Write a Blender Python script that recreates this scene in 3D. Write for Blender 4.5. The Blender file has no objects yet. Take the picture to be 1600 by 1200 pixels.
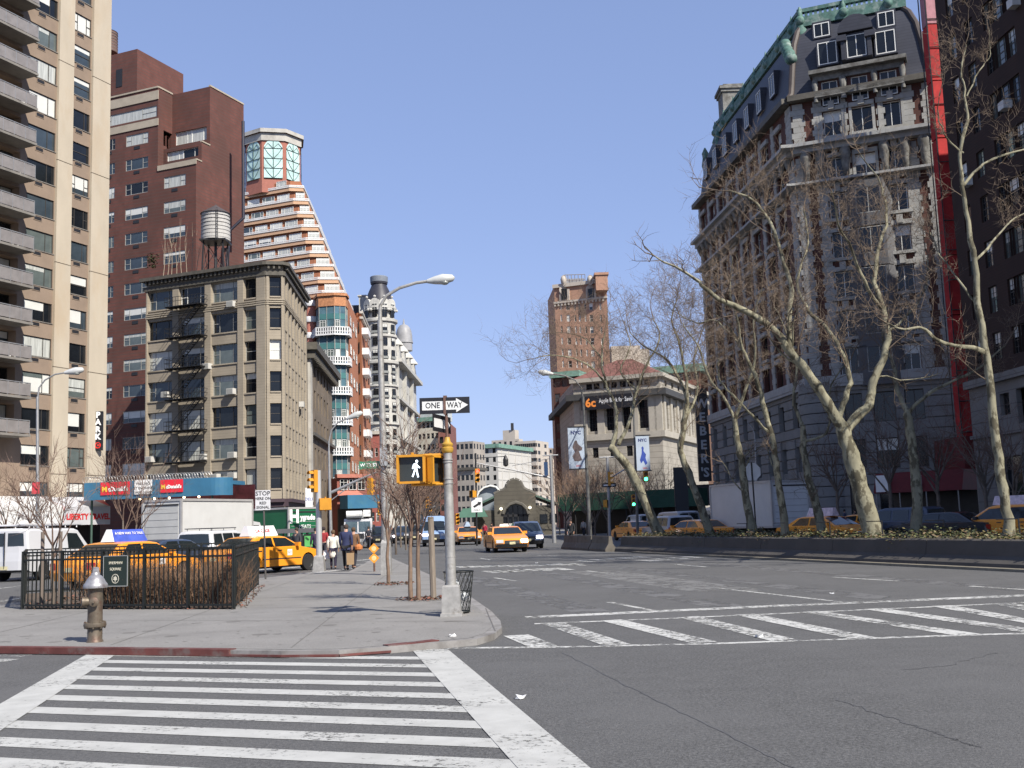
import bpy, bmesh, math, random
from mathutils import Vector, Matrix
PI = math.pi
sc = bpy.context.scene
COL = sc.collection
V = Vector
# ------------------------------------------------------------------ camera and photo geometry
FPX, EYE, PITCH, ROLL = 1700.0, 1.65, math.atan(217/1700), -0.034
CAMM = Matrix.Translation((0, 0, EYE)) @ Matrix.Rotation(PI/2+PITCH, 4, 'X') @ Matrix.Rotation(ROLL, 4, 'Z')
CR = CAMM.to_3x3()
def ray(px, py): return CR @ V(((px-800)/FPX, (600-py)/FPX, -1))
def hor(px): return 817-0.034*(px-800)
def G(px, py, z=0.0):
    d = ray(px, py); t = (z-EYE)/d.z
    return V((d.x*t, d.y*t, z))
def AT(px, py, Y):
    d = ray(px, py); t = Y/d.y
    return V((d.x*t, Y, EYE+d.z*t))
def COR(px, py, Y):
    p = AT(px, py, Y); return V((p.x, p.y))
def ZP(px, py, Y): return AT(px, py, Y).z
UD = V((.382, .924)); VD = V((.924, -.382)); BD = V((-.06, .998)).normalized()
SW = 0.09                                                        # height of the pavements
def uv(P, d, px, py):
    r = ray(px, py); s = r.x/r.y
    u = (s*P[1]-P[0])/(d[0]-s*d[1])
    return u, EYE+r.z/r.y*(P[1]+u*d[1])
def U(P, d, px, py): return uv(P, d, px, py)[0]
# ------------------------------------------------------------------ mesh builder
class MB:
    def __init__(s): s.v = []; s.f = []; s.m = []
    def add(s, vs, fs, mi=0):
        b = len(s.v); s.v += [tuple(x) for x in vs]
        for f in fs: s.f.append(tuple(b+i for i in f)); s.m.append(mi)
    def quad(s, a, b, c, d, mi=0): s.add((a, b, c, d), ((0, 1, 2, 3),), mi)
    def poly(s, pts, mi=0): s.add(pts, (tuple(range(len(pts))),), mi)
    def hexa(s, p, mi=0):
        s.add(p, ((0, 3, 2, 1), (4, 5, 6, 7), (0, 1, 5, 4), (1, 2, 6, 5), (2, 3, 7, 6), (3, 0, 4, 7)), mi)
    def box(s, x0, x1, y0, y1, z0, z1, mi=0):
        s.hexa([(x0, y0, z0), (x1, y0, z0), (x1, y1, z0), (x0, y1, z0), (x0, y0, z1), (x1, y0, z1), (x1, y1, z1), (x0, y1, z1)], mi)
    def obox(s, P, d, u0, u1, o0, o1, z0, z1, mi=0):
        n = (d[1], -d[0]); q = []
        for z in (z0, z1):
            for u, o in ((u0, o1), (u1, o1), (u1, o0), (u0, o0)):
                q.append((P[0]+d[0]*u+n[0]*o, P[1]+d[1]*u+n[1]*o, z))
        s.hexa(q, mi)
    def prism(s, poly, z0, z1, mi=0, cap=True):
        n = len(poly)
        vs = [(p[0], p[1], z0) for p in poly]+[(p[0], p[1], z1) for p in poly]
        fs = [(i, (i+1) % n, n+(i+1) % n, n+i) for i in range(n)]
        if cap: fs += [tuple(range(n-1, -1, -1)), tuple(range(n, 2*n))]
        s.add(vs, fs, mi)
    def loft(s, rings, mi=0, cap=True, closed=True):
        n = len(rings[0]); vs = [p for r in rings for p in r]; fs = []
        for k in range(len(rings)-1):
            for i in range(n if closed else n-1):
                j = (i+1) % n
                fs.append((k*n+i, k*n+j, (k+1)*n+j, (k+1)*n+i))
        if cap and closed: fs += [tuple(range(n-1, -1, -1)), tuple((len(rings)-1)*n+i for i in range(n))]
        s.add(vs, fs, mi)
    def tube(s, pts, rad, sides=8, mi=0, cap=True):
        pts = [V(p) for p in pts]
        if not isinstance(rad, (list, tuple)): rad = [rad]*len(pts)
        rings = []; prev = None
        for i, p in enumerate(pts):
            t = (pts[min(i+1, len(pts)-1)]-pts[max(i-1, 0)])
            t = t.normalized() if t.length > 1e-9 else V((0, 0, 1))
            if prev is None:
                a = V((1, 0, 0)) if abs(t.x) < .8 else V((0, 1, 0))
                x = (a-t*a.dot(t)).normalized()
            else:
                x = prev-t*prev.dot(t); x = x.normalized() if x.length > 1e-6 else t.orthogonal().normalized()
            prev = x; y = t.cross(x)
            rings.append([p+(x*math.cos(2*PI*k/sides)+y*math.sin(2*PI*k/sides))*rad[i] for k in range(sides)])
        s.loft(rings, mi, cap)
    def lathe(s, prof, c=(0, 0, 0), sides=16, mi=0, axis='Z', cap=True):
        rings = []
        for r, z in prof:
            rg = []
            for k in range(sides):
                a = 2*PI*k/sides; x, y = r*math.cos(a), r*math.sin(a)
                p = (x, y, z) if axis == 'Z' else ((x, z, y) if axis == 'Y' else (z, x, y))
                rg.append((c[0]+p[0], c[1]+p[1], c[2]+p[2]))
            rings.append(rg)
        s.loft(rings, mi, cap)
    def ball(s, c, r, n=10, m=6, mi=0, sz=1.0):
        s.lathe([(max(.001, r*math.sin(PI*k/m)), -r*sz*math.cos(PI*k/m)) for k in range(m+1)], c, n, mi)
def mesh(mb, name, mats, smooth=None, off=None):
    me = bpy.data.meshes.new(name)
    vs = mb.v if off is None else [(a-off[0], b-off[1], c-off[2]) for a, b, c in mb.v]
    me.from_pydata(vs, [], mb.f)
    if not isinstance(mats, (list, tuple)): mats = [mats]
    for m in mats: me.materials.append(m)
    if len(mats) > 1: me.polygons.foreach_set('material_index', mb.m)
    bm = bmesh.new(); bm.from_mesh(me); bmesh.ops.recalc_face_normals(bm, faces=bm.faces); bm.to_mesh(me); bm.free()
    if smooth is not None:
        me.polygons.foreach_set('use_smooth', [True]*len(me.polygons))
        me.set_sharp_from_angle(angle=math.radians(smooth))
    me.update()
    return me
def wloc(o):
    p = V((0, 0, 0))
    while o is not None: p += o.location; o = o.parent
    return p
def part(mb, name, mats, parent=None, smooth=None, world=False, label=None):
    off = wloc(parent) if (world and parent is not None) else None
    o = bpy.data.objects.new(name, mesh(mb, name, mats, smooth, off))
    COL.objects.link(o); o.parent = parent
    if label: o['label'] = label
    return o
def tag(o, label, cat, group=None):
    o['label'] = label; o['category'] = cat
    if group: o['group'] = group
    return o
def thing(name, label, cat, loc=(0, 0, 0), rz=0.0, group=None):
    o = bpy.data.objects.new(name, None); COL.objects.link(o)
    o.empty_display_size = .3; o.location = V(loc) if len(loc) == 3 else V((loc[0], loc[1], 0)); o.rotation_euler = (0, 0, rz)
    return tag(o, label, cat, group)
def single(mb, name, mats, label, cat, loc, rz=0.0, smooth=None, group=None):
    o = part(mb, name, mats, None, smooth); o.location = loc; o.rotation_euler = (0, 0, rz)
    return tag(o, label, cat, group)
def setting(mb, name, mats, kind='structure', smooth=None):
    o = part(mb, name, mats, None, smooth); o['kind'] = kind; return o
def dup(root, loc, rz, label=None, group=None, scale=None):
    kids = {}
    for o in bpy.data.objects:
        if o.parent is not None: kids.setdefault(o.parent.name, []).append(o)
    def rec(o, par):
        c = o.copy(); COL.objects.link(c); c.parent = par
        for k in kids.get(o.name, []): rec(k, c)
        return c
    c = rec(root, None); c.location = loc; c.rotation_euler = (0, 0, rz)
    if scale: c.scale = (scale,)*3
    if label: c['label'] = label
    if group: c['group'] = group
    return c
TEXTC = {}
def text(s, size, mat, parent, loc, rz=0.0, name='lettering', tilt=PI/2, bold=.0, ext=.004, sx=1.0, align='CENTER', world=False, ry=0.0):
    """flat raised lettering; loc is the middle of the line of text"""
    key = (s, round(size, 3), mat.name, bold, ext, round(sx, 2), align)
    if key not in TEXTC:
        cu = bpy.data.curves.new('t', 'FONT'); cu.body = s; cu.size = size; cu.align_x = align; cu.align_y = 'CENTER'
        cu.extrude = ext; cu.offset = bold; cu.resolution_u = 2
        to = bpy.data.objects.new('t', cu); COL.objects.link(to)
        bpy.context.view_layer.update()
        me = bpy.data.meshes.new_from_object(to.evaluated_get(bpy.context.evaluated_depsgraph_get()))
        bpy.data.objects.remove(to); bpy.data.curves.remove(cu)
        me.materials.clear(); me.materials.append(mat)
        for vv in me.vertices: vv.co.x *= sx
        me.name = 'lettering'; TEXTC[key] = me
    o = bpy.data.objects.new(name, TEXTC[key]); COL.objects.link(o); o.parent = parent
    o.location = (V(loc)-wloc(parent)) if world else loc
    o.rotation_euler = (tilt, ry, rz)
    return o
# ------------------------------------------------------------------ materials
MATS = {}
def M(name, col, rough=.75, metal=0.0, spec=.4, var=.12, vs=1.5, bump=0.0, bs=40.0, stretch=(1, 1, 1), coat=0.0, dirt=None, ds=.5, dth=(.5, .7), emit=None, es=1.0, fine=0.0, fs=60):
    if name in MATS: return MATS[name]
    m = bpy.data.materials.new(name); m.use_nodes = True; nt = m.node_tree; N = nt.nodes; L = nt.links
    b = N['Principled BSDF']
    b.inputs['Roughness'].default_value = rough; b.inputs['Metallic'].default_value = metal
    b.inputs['Specular IOR Level'].default_value = spec
    if coat: b.inputs['Coat Weight'].default_value = coat; b.inputs['Coat Roughness'].default_value = .06
    tc = N.new('ShaderNodeTexCoord'); mp = N.new('ShaderNodeMapping'); mp.inputs['Scale'].default_value = stretch
    L.new(tc.outputs['Object'], mp.inputs['Vector'])
    def noise(scale, det=5, rgh=.6):
        n = N.new('ShaderNodeTexNoise'); n.inputs['Scale'].default_value = scale; n.inputs['Detail'].default_value = det
        n.inputs['Roughness'].default_value = rgh; L.new(mp.outputs['Vector'], n.inputs['Vector']); return n.outputs['Fac']
    def mix(fac, a, c, blend='MIX'):
        x = N.new('ShaderNodeMix'); x.data_type = 'RGBA'; x.blend_type = blend
        for sock, val in ((x.inputs['Factor'], fac), (x.inputs['A'], a), (x.inputs['B'], c)):
            if hasattr(val, 'links'): L.new(val, sock)
            else: sock.default_value = val if isinstance(val, float) else (*val, 1)
        return x.outputs['Result']
    def ramp(s, lo, hi):
        r = N.new('ShaderNodeMapRange'); r.inputs['From Min'].default_value = lo; r.inputs['From Max'].default_value = hi
        L.new(s, r.inputs['Value']); return r.outputs['Result']
    c = None
    if var:
        lo = tuple(max(0, x*(1-var)) for x in col); hi = tuple(min(1, x*(1+var)) for x in col)
        c = mix(ramp(noise(vs), .3, .7), lo, hi)
    else:
        rgb = N.new('ShaderNodeRGB'); rgb.outputs[0].default_value = (*col, 1); c = rgb.outputs[0]
    if fine:
        f = noise(fs, 2, .7); c = mix(ramp(f, .3, .7), mix(fine, c, (0.0, 0.0, 0.0)), c)
    if dirt: c = mix(ramp(noise(ds, 6, .65), dth[0], dth[1]), c, dirt)
    L.new(c, b.inputs['Base Color'])
    if bump:
        bn = N.new('ShaderNodeBump'); bn.inputs['Strength'].default_value = bump; bn.inputs['Distance'].default_value = .02
        L.new(noise(bs), bn.inputs['Height']); L.new(bn.outputs['Normal'], b.inputs['Normal'])
    if emit:
        b.inputs['Emission Color'].default_value = (*emit, 1); b.inputs['Emission Strength'].default_value = es
    m['io'] = 1; MATS[name] = m
    return m
def courses(name, col, joint, h, jw=.12, **kw):
    """stone or brick laid in level courses: a joint every h metres of height"""
    if name in MATS: return MATS[name]
    m = M(name, col, **kw); nt = m.node_tree; N = nt.nodes; L = nt.links; b = N['Principled BSDF']
    tc = N.new('ShaderNodeTexCoord'); sp = N.new('ShaderNodeSeparateXYZ'); L.new(tc.outputs['Object'], sp.inputs[0])
    d = N.new('ShaderNodeMath'); d.operation = 'DIVIDE'; d.inputs[1].default_value = h; L.new(sp.outputs['Z'], d.inputs[0])
    f = N.new('ShaderNodeMath'); f.operation = 'FRACT'; L.new(d.outputs[0], f.inputs[0])
    g = N.new('ShaderNodeMath'); g.operation = 'LESS_THAN'; g.inputs[1].default_value = jw; L.new(f.outputs[0], g.inputs[0])
    x = N.new('ShaderNodeMix'); x.data_type = 'RGBA'; L.new(g.outputs[0], x.inputs['Factor'])
    src = b.inputs['Base Color'].links[0].from_socket; L.new(src, x.inputs['A']); x.inputs['B'].default_value = (*joint, 1)
    L.new(x.outputs['Result'], b.inputs['Base Color'])
    return m
def worn(name, col, amt=.5, scale=9, rough=.8):
    """road paint worn through to the asphalt in patches"""
    if name in MATS: return MATS[name]
    m = M(name, col, rough, var=.12, vs=3); nt = m.node_tree; N = nt.nodes; L = nt.links
    b = N['Principled BSDF']; out = [n for n in N if n.type == 'OUTPUT_MATERIAL'][0]
    tc = N.new('ShaderNodeTexCoord'); n = N.new('ShaderNodeTexNoise'); n.inputs['Scale'].default_value = scale; n.inputs['Detail'].default_value = 8; n.inputs['Roughness'].default_value = .75
    L.new(tc.outputs['Object'], n.inputs['Vector'])
    n2 = N.new('ShaderNodeTexNoise'); n2.inputs['Scale'].default_value = .9; n2.inputs['Detail'].default_value = 3
    L.new(tc.outputs['Object'], n2.inputs['Vector'])
    ad = N.new('ShaderNodeMath'); ad.operation = 'MULTIPLY_ADD'; ad.inputs[1].default_value = .45; L.new(n2.outputs['Fac'], ad.inputs[0]); L.new(n.outputs['Fac'], ad.inputs[2])
    r = N.new('ShaderNodeMapRange'); r.inputs['From Min'].default_value = amt+.22; r.inputs['From Max'].default_value = amt+.34; L.new(ad.outputs[0], r.inputs['Value'])
    tr = N.new('ShaderNodeBsdfTransparent'); ms = N.new('ShaderNodeMixShader')
    L.new(r.outputs['Result'], ms.inputs['Fac']); L.new(b.outputs[0], ms.inputs[1]); L.new(tr.outputs[0], ms.inputs[2]); L.new(ms.outputs[0], out.inputs['Surface'])
    return m
def glow(name, col, s):
    return M(name, (.02, .02, .02), .4, var=0, emit=col, es=s)
GLASS_D = M('glass dark', (.010, .012, .015), .08, spec=.45, var=.5, vs=.6)
GLASS_B = M('glass blue grey', (.04, .055, .068), .06, spec=.6, var=.4, vs=.5)
GLASS_G = M('glass grey green', (.10, .12, .115), .06, spec=.7, var=.35, vs=.6)
CURT = M('pale curtain behind glass', (.42, .43, .40), .12, spec=.6, var=.3, vs=2.0, stretch=(4, 4, .3))
BLIND = M('white blind behind glass', (.60, .60, .56), .15, spec=.6, var=.08, vs=1)
FR_DK = M('dark bronze frame', (.05, .045, .04), .5, var=.1)
FR_WH = M('white frame', (.7, .7, .66), .55, var=.06)
FR_GR = M('grey frame', (.30, .30, .28), .5, var=.1)
PANES = [[GLASS_D, BLIND], [GLASS_B, BLIND], [GLASS_G, CURT], [CURT, BLIND], [BLIND, GLASS_G]]
METAL = M('galvanised steel', (.33, .33, .33), .5, metal=.55, var=.12, vs=6, dirt=(.2, .19, .17), ds=2, dth=(.55, .8))
DKMETAL = M('black painted iron', (.02, .02, .022), .5, var=.2, vs=8)
IRON = M('dark green black iron', (.010, .012, .011), .5, var=.25, vs=5)
WHITE = M('white enamel', (.75, .75, .74), .4, var=.04)
BLACK = M('black enamel', (.015, .015, .018), .4, var=0)
SIGY = M('signal yellow', (.52, .235, .02), .45, var=.1, vs=5)
RUBBER = M('tyre rubber', (.02, .02, .02), .85, var=.2)
# ------------------------------------------------------------------ walls and windows
def pt(P, d, u, o, z): return (P[0]+d[0]*u+d[1]*o, P[1]+d[1]*u-d[0]*o, z)
def facade(mb, P, d, u0, u1, z0, z1, ops=(), dep=.25, mi=0):
    r4 = lambda x: round(x, 4)
    ops = [tuple(r4(x) for x in o[:4]) for o in ops if o[0] < u1 and o[1] > u0]
    ops = [(max(a, u0+.01), min(b, u1-.01), max(c, z0+.01), min(e, z1-.01)) for a, b, c, e in ops if c < z1 and e > z0]
    us = sorted({r4(u0), r4(u1)} | {r4(x) for o in ops for x in o[:2]}); zs = sorted({r4(z0), r4(z1)} | {r4(x) for o in ops for x in o[2:]})
    for j in range(len(zs)-1):
        zc = (zs[j]+zs[j+1])/2; row = [o for o in ops if o[2] < zc < o[3]]; st = None
        for i in range(len(us)-1):
            uc = (us[i]+us[i+1])/2; hole = any(o[0] < uc < o[1] for o in row)
            if not hole and st is None: st = us[i]
            if st is not None and (hole or i == len(us)-2):
                e = us[i] if hole else us[i+1]
                mb.quad(pt(P, d, st, 0, zs[j]), pt(P, d, e, 0, zs[j]), pt(P, d, e, 0, zs[j+1]), pt(P, d, st, 0, zs[j+1]), mi); st = None
    for a, b, c, e in ops:
        for (ua, za), (ub, zb) in (((a, c), (b, c)), ((b, c), (b, e)), ((b, e), (a, e)), ((a, e), (a, c))):
            mb.quad(pt(P, d, ua, 0, za), pt(P, d, ub, 0, zb), pt(P, d, ub, -dep, zb), pt(P, d, ua, -dep, za), mi)
WC = {}
def wmesh(w, h, style, frm, var, bl):
    key = (round(w, 2), round(h, 2), style, frm.name, var, bl)
    if key in WC: return WC[key]
    f = MB(); t = .055 if w < 3 else .07
    if style == 'stone': t = .09
    for a, b, c, e in ((-w/2, -w/2+t, 0, h), (w/2-t, w/2, 0, h), (-w/2+t, w/2-t, 0, t), (-w/2+t, w/2-t, h-t, h)): f.box(a, b, -.05, .02, c, e)
    iv = []
    if style == 'triple': iv = [(-w/2+w*.24, 0, h), (w/2-w*.24, 0, h)]
    elif style in ('french', 'stone'): iv = [(0, 0, h)]
    elif style == 'slide': iv = [(w*.22, 0, h)]
    elif style == 'six': iv = [(-w/6, 0, h), (w/6, 0, h)]
    for x, a, b in iv: f.box(x-t*.4, x+t*.4, -.045, .02, a+t, b-t)
    if style == 'double' or style == 'six': f.box(-w/2+t, w/2-t, -.04, .02, h*.5-.03, h*.5+.03)
    if style == 'six':
        for k in (.25, .75): f.box(-w/2+t, w/2-t, -.03, .02, h*k-.02, h*k+.02)
    if style == 'triple':
        for s in (-1, 1): f.box(min(s*(w/2-t), s*(w/2-w*.24)), max(s*(w/2-t), s*(w/2-w*.24)), -.04, .02, h*.5-.03, h*.5+.03)
    if style == 'french': f.box(-w/2+t, w/2-t, -.04, .02, h*.72-.02, h*.72+.02)
    p = MB(); p.box(-w/2, w/2, 0, .03, 0, h)
    if bl:
        x0, x1, zb = (-w/2+t, w/2-t, h*(1-bl)) if style != 'slide' else (-w/2+t, w*.22, h*(1-bl))
        p.box(x0, x1, -.012, 0, zb, h-t, 1)
    WC[key] = (mesh(f, 'window', frm), mesh(p, 'pane', PANES[var]))
    return WC[key]
def window(root, P, d, u0, u1, z0, z1, style='double', frm=FR_DK, dep=.22, rng=random, var=None, bl=None, name='window', sub=True):
    if var is None: var = rng.choices((0, 1, 2, 3, 4), (34, 26, 18, 14, 8))[0]
    if bl is None: bl = rng.choice((0, 0, 0, .25, .45, .7))
    fm, pm = wmesh(u1-u0, z1-z0, style, frm, var, bl)
    o = bpy.data.objects.new(name, fm); COL.objects.link(o); o.parent = root
    o.location = V(pt(P, d, (u0+u1)/2, -dep+.05, z0))-root.location
    o.rotation_euler = (0, 0, math.atan2(d[1], d[0]))
    g = bpy.data.objects.new('pane', pm); COL.objects.link(g); g.parent = o
    return o
def inset(poly, dist):
    n = len(poly); out = []
    area = sum(poly[i][0]*poly[(i+1) % n][1]-poly[(i+1) % n][0]*poly[i][1] for i in range(n)); sg = 1 if area > 0 else -1
    L = []
    for i in range(n):
        a, b = V(poly[i][:2]), V(poly[(i+1) % n][:2]); e = (b-a).normalized(); nn = V((-e.y, e.x))*sg
        L.append((a+nn*dist, e))
    for i in range(n):
        (p, r), (q, s) = L[i-1], L[i]; c = r.x*s.y-r.y*s.x
        if abs(c) < 1e-6: out.append((q.x, q.y)); continue
        t = ((q.x-p.x)*s.y-(q.y-p.y)*s.x)/c; out.append((p.x+r.x*t, p.y+r.y*t))
    return out
def xy(v): return (v[0], v[1])
# ------------------------------------------------------------------ world, sun, camera
SUN_EL, SUN_DIR = math.radians(43), V((.64, -.77))
w = bpy.data.worlds.new('World'); sc.world = w; w.use_nodes = True
nt = w.node_tree; bg = nt.nodes['Background']; sky = nt.nodes.new('ShaderNodeTexSky'); sky.sky_type = 'NISHITA'
sky.sun_disc = False; sky.sun_elevation = SUN_EL; sky.sun_rotation = math.atan2(SUN_DIR.x, SUN_DIR.y)
sky.altitude = 0; sky.air_density = 1.0; sky.dust_density = .15; sky.ozone_density = 3.5
tint = nt.nodes.new('ShaderNodeMix'); tint.data_type = 'RGBA'; tint.blend_type = 'MULTIPLY'; tint.inputs['Factor'].default_value = 1; tint.inputs['B'].default_value = (1.55, 1.71, 2.38, 1)
gm = nt.nodes.new('ShaderNodeGamma'); gm.inputs['Gamma'].default_value = .45; nt.links.new(sky.outputs[0], gm.inputs['Color']); nt.links.new(gm.outputs[0], tint.inputs['A']); nt.links.new(tint.outputs['Result'], bg.inputs[0]); bg.inputs[1].default_value = .11
sl = bpy.data.lights.new('sun', 'SUN'); sl.energy = 5.0; sl.angle = math.radians(.53); sl.color = (1, .94, .84)
so = bpy.data.objects.new('sun', sl); COL.objects.link(so)
sd = V((SUN_DIR.x*math.cos(SUN_EL), SUN_DIR.y*math.cos(SUN_EL), math.sin(SUN_EL)))
so.rotation_euler = sd.to_track_quat('Z', 'Y').to_euler(); so.location = (60, -70, 90)
cam = bpy.data.cameras.new('camera'); co = bpy.data.objects.new('camera', cam); COL.objects.link(co)
co.matrix_world = CAMM; cam.sensor_width = 36; cam.lens = 36*FPX/1600; cam.clip_end = 6000; cam.clip_start = .1
sc.camera = co
sc.view_settings.view_transform = 'Standard'; sc.view_settings.look = 'None'; sc.view_settings.exposure = .6; sc.view_settings.gamma = 1
# ------------------------------------------------------------------ ground materials
ASPH = M('asphalt', (.138, .137, .135), .85, var=.10, vs=3.5, bump=.8, bs=60, fine=.62, fs=30, dirt=(.118, .117, .116), ds=.3, dth=(.45, .75))
CONC = M('pavement concrete', (.245, .236, .222), .85, var=.10, vs=.7, bump=.2, bs=80, fine=.3, fs=42, dirt=(.165, .158, .148), ds=.9, dth=(.52, .72))
KERB = M('kerb stone', (.23, .22, .21), .8, var=.15, vs=3, dirt=(.12, .11, .1), ds=2)
REDK = M('red painted steel kerb', (.11, .035, .03), .7, var=.3, vs=4, dirt=(.14, .12, .11), ds=3, dth=(.5, .7))
PAINT = worn('crosswalk paint', (.40, .40, .38), .565, 14)
PAINT2 = worn('worn lane paint', (.46, .46, .44), .47, 9)
PAINT3 = worn('thin lane paint', (.42, .42, .40), .48, 8)
SEAL = M('tar crack filler', (.088, .088, .089), .7, var=.2)
b = MB(); b.quad((-2500, -400, 0), (2500, -400, 0), (2500, 4200, 0), (-2500, 4200, 0)); setting(b, 'road', ASPH)
# ------------------------------------------------------------------ the paved triangle in front
def slab(name, poly, z=SW, kerb=KERB, top=CONC, kw=.16):
    b = MB(); inn = inset(poly, kw); n = len(poly)
    b.poly([(p[0], p[1], z) for p in inn], 0)
    for i in range(n):
        j = (i+1) % n
        b.quad((*poly[i], 0), (*poly[j], 0), (*poly[j], z), (*poly[i], z), 1)
        b.quad((*poly[i], z), (*poly[j], z), (*inn[j], z-.003), (*inn[i], z-.003), 1)
    return setting(b, name, [top, kerb])
isl_px = [(700, 1002), (745, 998), (772, 990), (784, 980), (782, 970), (768, 955), (735, 932), (690, 906), (640, 884), (612, 872), (596, 866), (570, 880), (545, 893), (490, 895)]
isl = [G(x, y, SW) for x, y in isl_px]
e0 = G(490, 895, SW); isl += [V((e0.x-UD.x*t, e0.y-UD.y*t, SW)) for t in (6, 14, 26)]
fl = G(0, 1012, SW); isl += [V((fl.x-VD.x*4, fl.y-VD.y*4, SW)), fl, G(200, 1014, SW), G(360, 1016, SW), G(440, 1017, SW), G(530, 1016, SW), G(610, 1010, SW)]
isl2 = [xy(p) for p in isl]
slab('sidewalk', isl2)
def inside(p):
    c = False; n = len(isl2)
    for i in range(n):
        (xa, ya), (xb, yb) = isl2[i], isl2[i-1]
        if (ya > p.y) != (yb > p.y) and p.x < (xb-xa)*(p.y-ya)/(yb-ya)+xa: c = not c
    return c
# joints between the flags of the triangle
b = MB()
for k in range(-9, 12):                                           # joints running up the pavement
    q = G(470, 1000, SW)+V((VD.x*k*1.55, VD.y*k*1.55, 0))
    if k in (-6, -4, -2, 0, 2, 3): [b.quad(*[(q.x+BD.x*a+VD.x*c, q.y+BD.y*a+VD.y*c, SW+.003) for a, c in ((s_, 0), (s_+.5, 0), (s_+.5, .018), (s_, .018))]) for s_ in [j*.5 for j in range(-8, 60)] if inside(q+BD.to_3d()*s_) and inside(q+BD.to_3d()*(s_+.5))]
for k in range(1, 8):
    q = G(470, 1000, SW)+V((BD.x*k*3.1, BD.y*k*3.1, 0))
    [b.quad(*[(q.x+VD.x*c+BD.x*a, q.y+VD.y*c+BD.y*a, SW+.004) for a, c in ((0, s_), (0, s_+.5), (.018, s_+.5), (.018, s_))]) for s_ in [j*.5 for j in range(-20, 20)] if inside(q+VD.to_3d()*s_) and inside(q+VD.to_3d()*(s_+.5))]
setting(b, 'pavement_joints', M('dark joint', (.13, .125, .117), .9))
b = MB(); rg = random.Random(17)                                    # gum spots and small stains trodden into the flags
for i in range(420):
    p = G(rg.uniform(0, 780), rg.uniform(905, 1012), SW)
    if p.y < 14.9-(p.x+2)*.36 or p.y > 40: continue
    r_ = rg.uniform(.012, .035) if i % 9 else rg.uniform(.06, .14); n_ = 7; a0 = rg.random()
    b.poly([(p.x+r_*rg.uniform(.7, 1.2)*math.cos(a0+2*PI*k/n_), p.y+r_*rg.uniform(.7, 1.2)*math.sin(a0+2*PI*k/n_), SW+.002) for k in range(n_)])
setting(b, 'pavement_stains', M('trodden gum', (.155, .148, .138), .9, var=.2))
# red steel faced kerb on the near edge, dropped in the middle
def kerb_strip(px, name, mat, h=.012, wd=.13):
    b = MB(); ps = [G(x, y, SW) for x, y in px]
    for a, c in zip(ps, ps[1:]):
        d = (c-a).normalized(); n = V((d.y, -d.x, 0))
        if n.y > 0: n = -n
        q = [a+n*.035, c+n*.035, c-n*wd, a-n*wd]
        b.hexa([(p.x, p.y, .012) for p in q]+[(p.x, p.y, SW+h) for p in q])
    return setting(b, name, mat)
kerb_strip([(-60, 1012), (0, 1012), (200, 1014), (360, 1016)], 'red_kerb', REDK)
kerb_strip([(360, 1016), (440, 1017), (530, 1016), (610, 1010)], 'dropped_kerb', REDK, -.05)
kerb_strip([(605, 1009.5), (650, 1005), (684, 1001)], 'red_kerb', REDK)
# ------------------------------------------------------------------ painted markings
def sheet(b, pts, z=.004): b.poly([(p[0], p[1], z) for p in pts])
BW = V((-.190, .982)); CW = V((.940, -.341)).normalized()
b = MB(); o = G(410, 1026); o = V((o.x, o.y))
Lp, Rp = G(157, 1024), G(672, 1016)
def onband(Pb, q): # point where the bar line through q meets the band line through Pb
    t = (Pb.xy-q); c = CW.x*BW.y-CW.y*BW.x
    return q+CW*((t.x*BW.y-t.y*BW.x)/c)
for k in range(0, 12):
    q = o-BW*(.80*k); l, r = onband(Lp, q), onband(Rp, q); hw = .16+.004*k
    sheet(b, [l-BW*hw, r-BW*hw, r+BW*hw, l+BW*hw])
setting(b, 'crosswalk_bars', PAINT)
b = MB()
for Pb, wd in ((Lp, .25), (Rp, .27)):
    q = Pb.xy+BW*(.1 if wd < .3 else .25); e = q-BW*11
    sheet(b, [q-CW*wd, q+CW*wd, e+CW*wd, e-CW*wd], .008)
setting(b, 'crosswalk_edges', PAINT)
b = MB()
def line(b, px, wd, z=.004):
    ps = [G(*p).xy for p in px]
    for a, c in zip(ps, ps[1:]):
        d = (c-a).normalized(); n = V((-d.y, d.x))*wd/2
        sheet(b, [a-n, c-n, c+n, a+n], z)
line(b, [(821, 965), (1200, 947.5), (1640, 929)], .42)
line(b, [(835, 975), (1060, 966), (1420, 950), (1640, 940)], .16)
line(b, [(700, 1013), (863, 1011.5), (1116, 1006), (1257, 1001), (1532, 992), (1640, 989)], .17)
setting(b, 'stop_line', PAINT2)
b = MB(); l0, l1 = (G(835, 975).xy, G(1640, 940).xy), (G(863, 1011.5).xy, G(1640, 989).xy)
for x0, x1 in ((848, 985), (942, 1121), (1062, 1245), (1150, 1368), (1252, 1535), (1352, 1650), (1458, 1720), (1552, 1800)):
    a, c = G(x0+14, 975-(x0+14-835)*.0435).xy, G(x1-20, 1011.5-(x1-20-863)*.029).xy
    d = (c-a).normalized(); n = V((-d.y, d.x))*.18
    sheet(b, [a-n-d*.05, c-n, c+n, a+n-d*.05], .007)
a, c = G(806, 993).xy, G(850, 1011).xy; d = (c-a).normalized(); n = V((-d.y, d.x))*.19; sheet(b, [a-n, c-n, c+n, a+n], .007)
setting(b, 'crosswalk_bars', PAINT2)
b = MB()
for px in (((1122, 919), (1313, 940.5)), ((951, 941), (1023, 954.5)), ((917, 892), (959, 897)), ((1302, 902), (1403, 908)), ((773, 903), (806, 908)), ((1516, 916), (1640, 924)), ((1056, 882), (1104, 886)), ((870, 880), (915, 884)), ((750, 872), (766, 875)), ((840, 868), (870, 869))):
    line(b, px, .13)
line(b, [(0, 940), (60, 930)], .2); line(b, [(-20, 922), (45, 914)], .2)
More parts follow.
